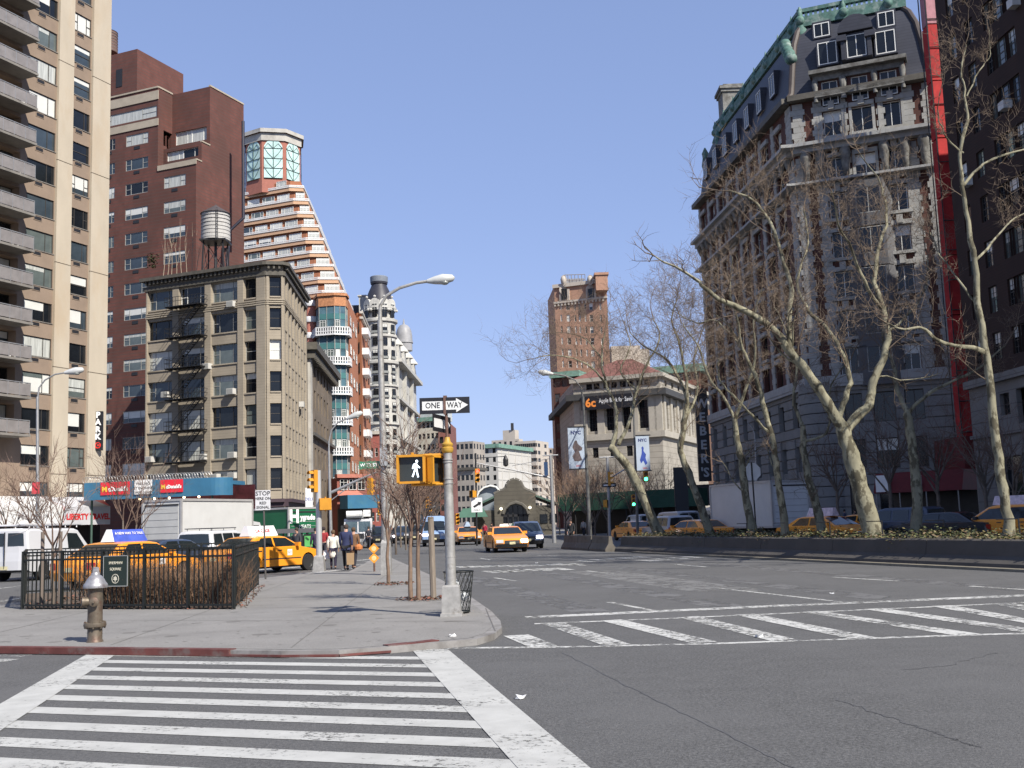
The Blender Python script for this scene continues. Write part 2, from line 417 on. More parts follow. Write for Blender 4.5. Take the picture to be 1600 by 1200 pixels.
line(b, [(-10, 1025), (42, 1025)], .25); line(b, [(-20, 1032), (20, 1032)], .3)
setting(b, 'lane_dashes', PAINT3)
b = MB(); rg = random.Random(3)
for (xa, ya), (xb, yb), n in (((716, 885), (905, 880), 13), ((760, 892), (880, 887), 8), ((905, 876), (1010, 868), 5), ((1000, 875), (1090, 868), 4)):
    for i in range(n):
        t = i/n; x, y = xa+(xb-xa)*t, ya+(yb-ya)*t
        a = G(x, y).xy; c = a+V((.25, -1.0))*rg.uniform(1.2, 2.0); n_ = V((.97, .24))*rg.uniform(.16, .26)
        sheet(b, [a-n_, c-n_, c+n_, a+n_])
setting(b, 'far_crosswalk_bars', PAINT3)
b = MB()
for x, y in ((376, 893), (420, 890), (470, 897), (500, 893), (545, 884), (562, 889), (578, 884), (570, 878), (556, 876)):
    a = G(x, y).xy; c = a+UD*2.6; n_ = VD*.28; sheet(b, [a-n_, c-n_, c+n_, a+n_])
setting(b, 'side_crosswalk_bars', PAINT2)
# tar filled joint, cracks and a patched trench in the road
b = MB()
def crack(px, wd, jit, seed, n=10):
    r = random.Random(seed); ps = []
    for (xa, ya), (xb, yb) in zip(px, px[1:]):
        for i in range(n):
            t = i/n; p = G(xa+(xb-xa)*t, ya+(yb-ya)*t).xy; ps.append((p+V((r.uniform(-jit, jit), r.uniform(-jit, jit))), wd*r.uniform(.5, 1.4)))
    for (a, wa), (c, wc) in zip(ps, ps[1:]):
        d = (c-a); n_ = V((-d.y, d.x)).normalized() if d.length > 0 else V((1, 0))
        sheet(b, [a-n_*wa, c-n_*wc, c+n_*wc, a+n_*wa], .003)
crack([(880, 1020), (980, 1072), (1100, 1130), (1240, 1200), (1290, 1225)], .010, .015, 1, 14)
crack([(1305, 1092), (1400, 1125), (1470, 1148), (1530, 1168)], .010, .03, 2, 12)
crack([(1560, 1020), (1480, 1040), (1400, 1048)], .008, .05, 7)
crack([(600, 1100), (640, 1088)], .01, .03, 9)
setting(b, 'road_cracks', SEAL)
# tyre darkened lanes, patched trenches and covers
LANE = worn('tyre darkened asphalt', (.124, .123, .122), .46, 1.2, .8); PATCHL = worn('pale patched asphalt', (.150, .149, .146), .50, 4, .9)
b = MB()
for x, y in ((850, 935), (1010, 925), (1210, 915), (1400, 905)):
    a = G(x, y).xy; sheet(b, [a-BW*5-CW*.4, a-BW*5+CW*.4, a+BW*16+CW*.4, a+BW*16-CW*.4], .0022)
setting(b, 'tyre_tracks', LANE)
b = MB()
for x, y, l_, w_ in ((1010, 905, 6, .9),):
    a = G(x, y).xy; sheet(b, [a-BW*l_-CW*w_, a-BW*l_+CW*w_, a+BW*l_+CW*w_, a+BW*l_-CW*w_], .0026)
setting(b, 'pale_road_patches', PATCHL)
# ------------------------------------------------------------------ other pavements and blocks
def strip(P, d, u0, u1, o0, o1): return [(P[0]+d[0]*u+d[1]*o, P[1]+d[1]*u-d[0]*o) for u, o in ((u0, o1), (u1, o1), (u1, o0), (u0, o0))]
# ================================================================== LEFT SIDE BUILDINGS
TAN = M('cream brick pier', (.43, .372, .288), .85, var=.07, vs=.6, stretch=(1, 1, .4), dirt=(.40, .31, .21), ds=.25, dth=(.5, .75))
TANB = courses('tan brick spandrel', (.25, .185, .135), (.19, .15, .12), .075, .2, rough=.88, var=.12, vs=.8)
JOINT = M('dark expansion joint', (.12, .095, .07), .9)
SLABC = M('balcony concrete', (.20, .185, .165), .85, var=.15, vs=2, dirt=(.12, .11, .1), ds=1)
RAIL = M('balcony rail panel', (.24, .22, .21), .5, var=.15, metal=.2)
rng = random.Random(11)
# --- beige tower, left edge of the photo
Y0 = 90.; P1 = COR(158, 740, Y0); d = UD; P = V((P1.x-d.x*30, P1.y-d.y*30)); L = 30.
tower = thing('apartment_tower', 'tall beige brick apartment tower with stacked balconies at the left edge', 'building', (P1.x, P1.y, 0))
u = lambda x, y=540: U(P, d, x, y); zz = lambda x, y: uv(P, d, x, y)[1]
cols = [(u(36), u(80)), (u(106.5), u(134.5))]
rowc = [zz(120, y) for y in (715, 661, 606, 551.5, 498, 445, 393)]; dz = (rowc[-1]-rowc[0])/6; rowc = [rowc[0]+dz*k for k in range(-1, 17)]
TOP = rowc[-1]+3; wall = MB(); pier = MB(); ops = []; bal = []
cols0 = [(cols[0][0]-7.2, cols[0][0]-3.2)]
for k, z in enumerate(rowc):
    for ci, (a, c) in enumerate(cols):
        hh = .78; ops.append((a, c, z-hh, z+hh))
        window(tower, P, d, a, c, z-hh, z+hh, 'slide' if ci == 0 else rng.choice(('slide', 'triple', 'double')), FR_DK, .16, rng)
    if k > 1: ops.append((cols[0][0]-5.4, cols[0][0]-.7, z-1.25, z+.95)); window(tower, P, d, cols[0][0]-5.4, cols[0][0]-.7, z-1.25, z+.95, 'triple', FR_DK, .9, rng, name='balcony_door')
facade(wall, P, d, 0, L, 0, TOP, [o for o in ops], .9, 0)
side = V((-VD.x, -VD.y)); far = (P1.x+side.x*22, P1.y+side.y*22); nr = (P.x+side.x*22, P.y+side.y*22)
wall.quad((P1.x, P1.y, 0), (*far, 0), (*far, TOP), (P1.x, P1.y, TOP), 0); wall.quad((*far, 0), (*nr, 0), (*nr, TOP), (*far, TOP), 0); wall.quad((*nr, 0), (P.x, P.y, 0), (P.x, P.y, TOP), (*nr, TOP), 0)
wall.poly([(P.x, P.y, TOP), (P1.x, P1.y, TOP), (*far, TOP), (*nr, TOP)])
part(wall, 'wall', TANB, tower, world=True)
for a, c in ((u(81), u(105)), (u(136), L+.25)):
    pb = MB(); pb.obox(P, d, a, c, -.3, .22, 4.5, TOP+.4); pb2 = MB()
    for k, z in enumerate(rowc[::3]): pb.obox(P, d, a-.01, c+.01, .1, .235, z+1.40, z+1.45, 1)
    part(pb, 'pier', [TAN, JOINT], tower, world=True)
for k, z in enumerate(rowc):
    for a, c in cols:
        m_ = (a+c)/2-.25; g = MB(); g.obox(P, d, m_-.42, m_+.42, -.1, .03, z-1.24, z-.86); g.obox(P, d, m_-.36, m_+.36, -.1, .04, z-1.18, z-.92, 1)
        g.obox(P, d, a-.06, c+.06, 0, .06, z-.84, z-.78, 2)
        part(g, 'air_vent', [TANB, DKMETAL, SLABC], tower, world=True)
    if k > 1:
        e = U(pt(P, d, 0, 1.75, 0), d, 51, 540); s_ = MB(); zb = z-1.45; s_.obox(P, d, e-7.5, e, .05, 1.75, zb-.18, zb)
        bl = part(s_, 'balcony', SLABC, tower, world=True)
        r_ = MB(); r_.obox(P, d, e-7.4, e-.05, 1.66, 1.70, zb+1.0, zb+1.06, 1); r_.obox(P, d, e-7.4, e-.05, 1.67, 1.69, zb+.08, zb+.95, 0)
        r_.obox(P, d, e-.09, e-.05, .1, 1.66, zb+1.0, zb+1.06, 1); r_.obox(P, d, e-.08, e-.06, .1, 1.66, zb+.08, zb+.95, 0)
        for i in range(8): r_.obox(P, d, e-.09-i*1.04, e-.04-i*1.04, 1.62, 1.70, zb, zb+1.05, 1)
        q = part(r_, 'railing', [RAIL, METAL], bl); q.data.transform(Matrix.Translation(-V(tower.location)))
        if k in (4, 7, 11, 14, 9):
            f_ = MB(); f_.lathe([(.28, 0), (.3, .03), (.05, .05), (.05, .65), (.42, .68), (.42, .72)], pt(P, d, e-1.2, .8, zb), 12); f_.obox(P, d, e-.75, e-.4, .6, 1.0, zb, zb+.8)
            f_ = part(f_, 'patio_furniture', WHITE, bl); f_.data.transform(Matrix.Translation(-V(tower.location)))
# --- shops and awnings in front of the tower
SHOP = M('shop dark interior', (.025, .022, .02), .4, var=.4, vs=1)
zt, zb = zz(70, 776), zz(70, 822)
def awning(name, label, ua, ub, mats, txt=None):
    b = MB(); o1, o0 = 2.6, .1
    a = [pt(P, d, ua, o0, zt), pt(P, d, ub, o0, zt), pt(P, d, ub, o1, zt-.85), pt(P, d, ua, o1, zt-.85)]
    b.quad(*a, 0); b.quad(a[3], a[2], pt(P, d, ub, o1, zb), pt(P, d, ua, o1, zb), 0)
    for uu, c0, c1 in ((ua, a[0], a[3]), (ub, a[1], a[2])): b.poly([c0, c1, pt(P, d, uu, o1, zb), pt(P, d, uu, o0, zb)], 1)
    if txt and mats[1] is AWR: b.quad(a[2], pt(P, d, ub+1.5, .3, zt-.1), pt(P, d, ub+1.7, .3, zb), pt(P, d, ub, o1, zb), 1); b.quad(a[1], a[2], pt(P, d, ub+1.5, .3, zt-.1), pt(P, d, ub+.5, .1, zt), 1)
    t = thing(name, label, 'awning', (*xy(pt(P, d, ua, o1, 0)), 0)); part(b, 'canopy', mats, t, world=True)
    for m, s, sz, uu, zz_, bd in txt or []: text(s, sz, m, t, pt(P, d, uu, o1+.02, zz_), math.atan2(d.y, d.x), world=True, bold=bd)
    return t
AWW = M('white awning vinyl', (.66, .66, .65), .5, var=.06, vs=1.2, dirt=(.5, .5, .49), ds=.8)
AWG = M('pale grey awning vinyl', (.47, .47, .49), .5, var=.08, vs=1.2)
AWR = M('red awning vinyl', (.62, .03, .02), .45, var=.08)
REDL = M('red lettering', (.55, .02, .02), .5, var=0); GRYL = M('grey lettering', (.35, .35, .36), .5, var=0); WHL = M('white lettering', (.8, .8, .79), .5, var=0); BLKL = M('black lettering', (.02, .02, .022), .6, var=0)
GOLDL = M('golden lettering', (.8, .5, .06), .5, var=0)
zc = (zt-.85+zb)/2
ue = U(P, d, 133, 800); um = U(P, d, 59, 800)
awning('shop_awning', 'white awning with grey phone shop lettering above the van', 8, um, [AWW, AWW], [(GRYL, 'T · · Mobile · ·', .85, um-3.6, zc, .02)])
awning('travel_awning', 'grey awning with red LIBERTY TRAVEL lettering and red end', um+.05, ue, [AWG, AWR], [(REDL, 'LIBERTY TRAVEL', .62, (um+ue)/2+.1, zc-.1, .025)])
b = MB(); b.obox(P, d, 4, L-.1, .02, .06, .2, zb+.6); st = thing('glazed_shop', 'dark glazed shop front under the white and grey awnings', 'shop front', (*xy(pt(P, d, 20, 0, 0)), 0)); part(b, 'glazing', SHOP, st, world=True)
b = MB(); [b.obox(P, d, x, x+.12, .03, .12, .2, zb+.5) for x in (6, 10, 14, 17.5, 21, 25)]; part(b, 'mullions', METAL, st, world=True)
# blade sign PARK
bs = COR(154, 675, 89.2); z0, z1 = ZP(152, 704, 89.2), ZP(152, 643, 89.2); hh = z1-z0
t = thing('parking_sign', 'black vertical blade sign reading PARK on the corner of the beige tower', 'sign', (bs.x, bs.y, z0)); b = MB(); b.box(-.34, .34, -.14, .14, 0, hh); part(b, 'sign_box', BLACK, t)
b = MB(); b.tube([(-.1, .14, hh*.8), (-.1, .9, hh*.8)], .04, 6); b.tube([(-.1, .14, hh*.2), (-.1, .9, hh*.2)], .04, 6); part(b, 'bracket', DKMETAL, t)
for i, c in enumerate('PARK'): text(c, .66, WHL, t, (0, -.15, hh*(.90-.185*i)), bold=.03)
REDS = M('red sign face', (.7, .03, .02), .4, var=0)
b = MB(); b.lathe([(.26, -.155), (.26, -.14)], (0, 0, hh*.13), 20, 0, 'Y'); part(b, 'arrow_disc', REDS, t); text('C', .42, BLKL, t, (0, -.165, hh*.13), bold=.03)
# --- dark red brick tower with stepped terraces
BRK = courses('dark red brick', (.118, .046, .036), (.09, .05, .042), .44, .22, rough=.9, var=.22, vs=.9, dirt=(.085, .038, .03), ds=.12, dth=(.45, .6))
LIME = M('limestone coping', (.36, .31, .24), .85, var=.12, vs=1)
Y0 = 128.; C1 = COR(306, 400, Y0); d = VD; P = V((C1.x-d.x*30, C1.y-d.y*30)); L = 30.
bt = thing('brick_tower', 'dark red brick apartment tower with stepped terraces behind the grey loft', 'building', (C1.x, C1.y, 0))
uu = lambda x, y=300: U(P, d, x, y); zz = lambda x, y: uv(P, d, x, y)[1]
uc2 = uu(247, 200); ztop = zz(247, 137); z1 = zz(303, 250)
r0 = zz(213, 218); dz = (zz(213, 218)-zz(213, 570))/9.0
wcols = [(uu(128), uu(146)), (uu(160), uu(179)), (uu(196), uu(231)), (uu(256), uu(290))]
ops = []
for k in range(-1, 14):
    zc = r0-dz*k
    for ci, (a, c) in enumerate(wcols):
        if ci == 3 and k < 2: continue
        if ci == 0 and k < 0: continue
        if k == -1:
            if ci != 2: continue
            a, c = uu(150), uu(244)
        ops.append((a, c, zc-.72, zc+.72)); window(bt, P, d, a, c, zc-.72, zc+.72, 'triple' if ci else 'slide', FR_GR, .14, rng, var=rng.choice((1, 1, 2, 3, 0)), bl=rng.choice((0, 0, .3, .6)))
wall = MB(); facade(wall, P, d, 0, uc2, 0, ztop, ops, .2, 0); facade(wall, P, d, uc2, L, 0, z1, ops, .2, 0)
# stepped notch on the right
du = UD; q1 = C1; Lr = U(q1, du, 381, 300)
a1, a2 = U(q1, du, 315, 235), U(q1, du, 328, 200); z2 = uv(q1, du, 316, 222)[1]; z3 = ztop
facade(wall, q1, du, 0, a1, 0, z1); facade(wall, q1, du, a1, a2, 0, z2); facade(wall, q1, du, a2, Lr, 0, z3)
c2 = V((P.x+d.x*uc2, P.y+d.y*uc2)); facade(wall, c2, du, 0, a2, z1-1, z3, [(1.0, 3.2, z3-7.2, z3-5.2), (a1+.6, a2-.4, z2+.2, z2+2.0)], .3)
for aa, zl, zh in ((a1, z1, z2), (a2, z2, z3)):
    s0 = V((c2.x+du.x*aa, c2.y+du.y*aa)); wl = L-uc2
    facade(wall, s0, d, 0, wl, zl-.2, zh, [(.5, wl-.5, zl+.9, min(zl+2.6, zh-.5))], .4)
    for i in range(2): window(bt, s0, d, .5+i*(wl-1)/2, .5+(i+1)*(wl-1)/2, zl+.9, min(zl+2.6, zh-.5), 'slide', FR_WH, .3, rng, var=rng.choice((0, 1, 3)), bl=0)
def flat(b, P, d, du, u0, u1, v0, v1, z): b.quad(*[(P[0]+d[0]*a+du[0]*c, P[1]+d[1]*a+du[1]*c, z) for a, c in ((u0, v0), (u1, v0), (u1, v1), (u0, v1))])
flat(wall, P, d, du, 0, uc2, 0, Lr, ztop); flat(wall, P, d, du, uc2, L, 0, a1, z1); flat(wall, P, d, du, uc2, L, a1, a2, z2); flat(wall, P, d, du, uc2, L, a2, Lr, z3)
e1 = V((C1.x+du.x*Lr, C1.y+du.y*Lr)); e2 = V((P.x+du.x*Lr, P.y+du.y*Lr)); wall.quad((*e1, 0), (*e2, 0), (*e2, ztop), (*e1, ztop)); wall.quad((*e2, 0), (P.x, P.y, 0), (P.x, P.y, ztop), (*e2, ztop))
part(wall, 'wall', BRK, bt, world=True)
b = MB(); b.obox(P, d, 0, uc2+.06, 0, .10, ztop-1.5, ztop-.35); b.obox(P, d, 0, uc2+.06, 0, .10, ztop-4.9, ztop-4.0); b.obox(P, d, uc2, L+.06, 0, .10, z1-.55, z1+.1)
b.obox(c2, du, 0, a2, -.12, .08, ztop, ztop+.2); b.obox(q1, du, a2, Lr, -.2, .08, ztop, ztop+.2); b.obox(P, d, 0, uc2, -.2, .11, ztop, ztop+.2); b.obox(q1, du, 0, a1, -.2, .08, z1, z1+.15); b.obox(q1, du, a1, a2, -.2, .08, z2, z2+.15)
part(b, 'coping', LIME, bt, world=True)
for k in range(0, 13):
    zc = r0-dz*k
    for ci, (a, c) in enumerate(wcols):
        if ci == 3 and k < 2: continue
        g = MB(); g.obox(P, d, (a+c)/2-.45, (a+c)/2+.45, 0, .04, zc-1.28, zc-.9); part(g, 'air_vent', DKMETAL, bt, world=True)
bh = COR(163, 120, 136); bx = COR(214, 120, 134); zp0 = ZP(163, 160, 134); zp1 = ZP(165, 78, 134)
b = MB(); Pq = V((bx.x-VD.x*9, bx.y-VD.y*9)); b.obox(Pq, VD, 0, 9, -9, 0, ztop-.5, zp1); b.obox(Pq, VD, 5.6, 6.6, -.01, .05, zp1-4.6, zp1-2.2, 1)
part(b, 'bulkhead', [BRK, DKMETAL], bt, world=True)
def tank(px0, px1, pyt, pyb, Y, name, label, legs, mats, cone):
    c = COR((px0+px1)/2, pyb, Y); r = (px1-px0)/2*Y/FPX; zb, zt = ZP(px0, pyb, Y), ZP(px0, pyt, Y)
    t = thing(name, label, 'water tank', (c.x, c.y, zb-legs)); h = zt-zb; hc = h*.24 if cone else 0; b = MB(); n = 28
    b.lathe([(r*.98, legs), (r, legs+.03), (r*.96, legs+h-hc)], (0, 0, 0), n); part(b, 'barrel', mats[0], t, 40)
    b = MB(); b.lathe([(r*1.05, legs+h-hc-.04), (r*1.0, legs+h-hc+.05), (.12, legs+h), (.01, legs+h+.1)], (0, 0, 0), n) if cone else b.lathe([(r, legs+h), (.1, legs+h+.5)], (0, 0, 0), n); part(b, 'roof', mats[1], t)
    for k in range(7): b = MB(); z_ = legs+(h-hc)*(.06+.135*k); b.lathe([(r*1.0, z_), (r*1.012, z_+.03), (r*1.0, z_+.06)], (0, 0, 0), n); part(b, 'hoop', mats[2], t)
    if legs > .5:
        for sx, sy in ((1, 1), (1, -1), (-1, 1), (-1, -1)): b = MB(); b.tube([(sx*r*.75, sy*r*.75, 0), (sx*r*.66, sy*r*.66, legs)], .09, 6); part(b, 'leg', DKMETAL, t)
        b = MB()
        for a in range(4):
            p, q = [V(((1, 1), (1, -1), (-1, -1), (-1, 1))[(a+i) % 4]) for i in (0, 1)]
            b.tube([(p.x*r*.73, p.y*r*.73, legs*.1), (q.x*r*.67, q.y*r*.67, legs*.95)], .035, 4); b.tube([(q.x*r*.73, q.y*r*.73, legs*.1), (p.x*r*.67, p.y*r*.67, legs*.95)], .035, 4)
        part(b, 'brace', DKMETAL, t)
        b = MB(); b.box(-r*.9, r*.9, -r*.9, r*.9, legs-.18, legs); b.tube([(0, 0, 0), (0, 0, legs)], .16, 8); part(b, 'platform', DKMETAL, t)
        b = MB(); [b.tube([(x_, -r*1.04, legs-.2), (x_, -r*1.0, legs+h-hc+.1)], .03, 4) for x_ in (r*.3, r*.42)]; [b.tube([(r*.3, -r*1.03, legs+k*.3), (r*.42, -r*1.03, legs+k*.3)], .018, 4) for k in range(12)]; part(b, 'ladder', DKMETAL, t)
    return t
TWOOD = M('weathered white tank staves', (.42, .41, .39), .8, var=.25, vs=6, stretch=(6, 6, .3)); TROOF = M('tank roof felt', (.06, .05, .05), .8); THOOP = M('tank hoops', (.24, .23, .22), .5, metal=.4)
TBR = M('brown tank staves', (.13, .08, .065), .85, var=.25, vs=4, stretch=(6, 6, .3))
tank(150, 184, 52, 84, 137, 'water_tank', 'brown water tank on the red brick tower beside the beige tower', .4, (TBR, TROOF, THOOP), False)
zf = ZP(381, 340, 131)
b = MB(); c = COR(381, 192, 131.5); b.tube([(0, 0, 0), (0, 0, ZP(381, 192, 131)-ZP(381, 345, 131))], .2, 8); b.tube([(0, 0, .1), (-1.6, -.4, -1.6), (-1.8, -1.0, -7)], .19, 8)
single(b, 'chimney_flue', M('black flue', (.02, .02, .035), .5), 'tall thin black flue pipe on the right edge of the brick tower', 'pipe', (c.x-.1, c.y, zf))
# --- grey corner loft building
GRY = courses('grey tan loft brick', (.315, .272, .212), (.24, .208, .162), .3, .10, rough=.9, var=.10, vs=.7, dirt=(.25, .215, .168), ds=.3, dth=(.5, .72))
GRS = M('grey loft stone', (.34, .295, .23), .88, var=.10, vs=1, dirt=(.165, .14, .105), ds=.5, dth=(.52, .75))
CORN = M('dark cornice', (.09, .082, .068), .7, var=.25, vs=2)
Y0 = 112.; K1 = COR(417, 700, Y0); d = VD
e = COR(227, 740, 1.); t_ = U(K1, V((-d.x, -d.y)), 227, 740); P = V((K1.x-d.x*t_, K1.y-d.y*t_)); L = t_
dc = V((.97, .24)).normalized(); Lc = U(K1, dc, 444, 700); K2 = V((K1.x+dc.x*Lc, K1.y+dc.y*Lc)); Lr = U(K2, BD, 479, 640); K3 = V((K2.x+BD.x*Lr, K2.y+BD.y*Lr))
loft = thing('loft_building', 'grey tan seven storey corner loft building with fire escape and dark cornice', 'building', (K1.x, K1.y, 0))
ztop = uv(K1, dc, 405, 412)[1]
uu = lambda x, y: U(P, d, x, y)
fy = [462, 516.5, 560, 612, 662, 709]
rowz = [uv(P, d, 350, y)[1] for y in (456, 505.5, 552, 602.5, 654, 701)]; dz = (rowz[0]-rowz[5])/5
rowz = [rowz[0]-dz*k for k in range(7)]
bays = [(uu(231.5, 560), uu(270, 560)), (uu(280.5, 560), uu(320.5, 560)), (uu(331, 560), uu(372, 560)), (uu(382, 560), uu(401.5, 560))]
ops = []; hh = dz*.315; wall = MB()
for k, z in enumerate(rowz):
    for bi, (a, c) in enumerate(bays):
        ops.append((a, c, z-hh, z+hh))
        if k == 6: window(loft, P, d, a, c, z-hh, z+hh, 'slide', FR_DK, .35, rng, var=3, bl=0)
        else: window(loft, P, d, a, c, z-hh, z+hh, 'triple' if bi < 3 else 'double', rng.choice((FR_GR, FR_GR, FR_DK, FR_WH if k in (0, 2) else FR_GR)), .38, rng, var=rng.choice((0, 0, 1, 2, 2, 3)) if bi < 3 else rng.choice((0, 0, 2)), bl=rng.choice((0, 0, 0, .3)))
facade(wall, P, d, 0, L, 0, ztop, ops, .4)
cops = [(Lc*.2, Lc*.86, z-hh, z+hh) for z in rowz]; facade(wall, K1, dc, 0, Lc, 0, ztop, cops, .4)
for k, o_ in enumerate(cops): window(loft, K1, dc, *o_, 'double', FR_WH if k == 2 else FR_DK, .38, rng, var=4 if k == 2 else 0, bl=0)
rc = [(Lr*(.035+.138*i), Lr*(.035+.138*i)+Lr*.092) for i in range(7)]; rops = []
for k, z in enumerate(rowz):
    for i, (a, c) in enumerate(rc): rops.append((a, c, z-hh, z+hh)); window(loft, K2, BD, a, c, z-hh, z+hh, 'double', FR_DK, .3, rng, var=rng.choice((0, 0, 1, 2)), bl=rng.choice((0, 0, .4)))
facade(wall, K2, BD, 0, Lr, 0, ztop, rops, .32)
K4 = V((P.x+UD.x*14, P.y+UD.y*14)); wall.quad((*K3, 0), (*K4, 0), (*K4, ztop), (*K3, ztop)); wall.quad((*K4, 0), (*P, 0), (*P, ztop), (*K4, ztop)); wall.poly([(*p, ztop-.5) for p in (P, K1, K2, K3, K4)])
part(wall, 'wall', GRY, loft, world=True)
b = MB()                                                          # piers, sills, belt course: proud of the wall
edges = [0]+[x for o_ in bays for x in o_]+[L]
for i in range(0, len(edges), 2): b.obox(P, d, edges[i]+.04, edges[i+1]-.04, -.2, .16, 3.5, ztop-.9)
b.obox(K1, dc, 0.02, Lc*.2-.06, -.1, .14, 3.5, ztop-.9); b.obox(K1, dc, Lc*.86+.06, Lc-.02, -.1, .14, 3.5, ztop-.9)
for i in range(8): a = rc[i][0]-Lr*.046 if i < 7 else rc[6][1]; b.obox(K2, BD, max(0, a)+.06, a+Lr*.046-.06 if i else Lr*.035-.05, -.1, .12, 3.5, ztop-.9)
part(b, 'pier', GRY, loft, world=True)
b = MB()
for k, z in enumerate(rowz):
    for a, c in bays: b = MB(); b.obox(P, d, a+.02, c-.02, 0, .1, z-hh-.14, z-hh); part(b, 'sill', GRS, loft, world=True)
    b = MB(); b.obox(K1, dc, Lc*.22, Lc*.84, 0, .1, z-hh-.14, z-hh); part(b, 'sill', GRS, loft, world=True); b = MB()
    if k == 1: [b.obox(q, dd, 0, l_, .02, .2, z+hh+.35+.22*j, z+hh+.47+.22*j) for q, dd, l_ in ((P, d, L), (K1, dc, Lc), (K2, BD, Lr)) for j in range(3)]
    if b.v: part(b, 'belt_course', GRS, loft, world=True)
    for a, c in rc: b = MB(); b.obox(K2, BD, a+.02, c-.02, 0, .08, z-hh-.12, z-hh); part(b, 'sill', GRS, loft, world=True)
b = MB()
foot = [P, K1, K2, K3]
for q, dd, l_ in ((P, d, L), (K1, dc, Lc), (K2, BD, Lr)):
    b.obox(q, dd, -.3 if q is P else 0, l_, -.3, .25, ztop-1.25, ztop-.8); b.obox(q, dd, -.5 if q is P else 0, l_, -.3, .68, ztop-.2, ztop+.15)
    n = int(l_/.55)
    for i in range(n): b.obox(q, dd, i*.55+.16, i*.55+.36, .2, .52, ztop-.6, ztop-.19)
for A, d1, d2 in ((K1, d, dc), (K2, dc, BD)):
    for o1, zl, zh in ((.25, ztop-1.25, ztop-.8), (.68, ztop-.2, ztop+.15)): b.prism([(A.x, A.y), (A.x+d1.y*o1, A.y-d1.x*o1), (A.x+d2.y*o1, A.y-d2.x*o1)], zl+.002, zh-.002)
part(b, 'cornice', CORN, loft, world=True)
zs0 = uv(P, d, 350, 783)[1]; b = MB()
for q, dd, l_ in ((P, d, L), (K1, dc, Lc), (K2, BD, Lr)): b.obox(q, dd, L*.45 if q is P else 0, l_, -.1, .75, zs0-.35, zs0); b.obox(q, dd, L*.45 if q is P else 0, l_, -.1, .4, zs0-.8, zs0-.35)
part(b, 'shop_cornice', M('plum shop cornice', (.055, .035, .045), .6), loft, world=True)
b = MB()
for q, dd, l_ in ((P, d, L), (K1, dc, Lc), (K2, BD, Lr)): b.obox(q, dd, .3, l_-.05, .02, .22, .2, zs0-.85)
part(b, 'shop_front', SHOP, loft, world=True)
b = MB(); q = [pt(K1, dc, -1.5, .5, zs0-1.0), pt(K2, BD, Lr*.6, .5, zs0-1.0), pt(K2, BD, Lr*.6, 2.6, zs0-3.0), pt(K1, dc, -1.5, 2.6, zs0-3.0)]; b.quad(*q)
b.quad(q[3], q[2], (*q[2][:2], q[2][2]-.5), (*q[3][:2], q[3][2]-.5)); b.poly([q[0], q[3], (*q[3][:2], q[3][2]-.5)]); b.poly([q[1], q[2], (*q[2][:2], q[2][2]-.5)])
single(b, 'corner_awning', M('dark grey awning', (.05, .048, .05), .7, var=.2), 'dark grey sloping awning at the ground floor corner of the loft building', 'awning', (0, 0, 0))
# window air conditioners
for px, py, w_ in ((364, 612, 12), (366, 711, 12), (262, 617, 11), (237, 718, 10), (320, 714, 12), (364, 476, 7), (467, 632, 7), (326, 573, 8), (366, 743, 14), (339, 745, 12)):
    f_, (q, dd) = (0, (P, d)) if px < 410 else (1, (K2, BD))
    ux, zx = uv(q, dd, px, py); s_ = .42 if f_ == 0 else .35; b = MB(); b.obox(q, dd, -s_, s_, -.2, .5, -.3, .3); b.obox(q, dd, -s_+.06, s_-.06, .49, .51, -.24, .24, 1)
    o_ = single(b, 'air_conditioner', [M('air conditioner casing', (.5, .49, .46), .5, var=.1), FR_GR], 'pale air conditioner hanging out of a loft building window', 'air conditioner', (0, 0, 0), group='air conditioners in the loft windows')
    o_.data.transform(Matrix.Translation((-q.x, -q.y, 0))); o_.location = pt(q, dd, ux, .1, zx)
# fire escape
fe = thing('fire_escape', 'black iron fire escape zigzagging down the front of the grey loft', 'fire escape', (*xy(pt(P, d, bays[1][0], .6, 0)), 0))
f0, f1 = bays[1][0]-.9, bays[1][1]+.5
for k in range(6):
    zb_ = rowz[k]-hh-.12; b = MB(); b.obox(P, d, f0, f1, .25, 1.45, zb_-.06, zb_); 
    for i in range(9): b.obox(P, d, f0+.1+i*(f1-f0-.2)/8, f0+.16+i*(f1-f0-.2)/8, .2, 1.4, zb_-.14, zb_-.06)
    part(b, 'platform', DKMETAL, fe, world=True)
    b = MB()
    for zz_ in (.5, .95): b.obox(P, d, f0, f1, 1.41, 1.45, zb_+zz_, zb_+zz_+.05); b.obox(P, d, f0, f0+.04, .2, 1.45, zb_+zz_, zb_+zz_+.05); b.obox(P, d, f1-.04, f1, .2, 1.45, zb_+zz_, zb_+zz_+.05)
    for i in range(14): x_ = f0+.02+i*(f1-f0-.06)/13; b.obox(P, d, x_, x_+.03, 1.415, 1.44, zb_, zb_+.95)
    part(b, 'railing', DKMETAL, fe, world=True)
    if k < 5:
        b = MB(); za, zb2 = zb_, rowz[k+1]-hh-.12
        ua, ub = f1-.5, f0+.9
        for oo in (.55, 1.2): b.tube([pt(P, d, ua, oo, za), pt(P, d, ub, oo, zb2)], .06, 4); b.tube([pt(P, d, ua, oo, za+.85), pt(P, d, ub, oo, zb2+.85)], .03, 4)
        for i in range(1, 14): t = i/14; x_, z_ = ua+(ub-ua)*t, za+(zb2-za)*t; b.obox(P, d, x_-.1, x_+.1, .55, 1.2, z_-.02, z_+.02)
        part(b, 'stair', DKMETAL, fe, world=True)
# roof garden and tank on the loft
tank(314, 360, 322, 378, 116, 'water_tank', 'white wooden water tank with conical roof on the grey loft', ZP(337, 378, 116)-ztop+.5, (TWOOD, TROOF, THOOP), True)
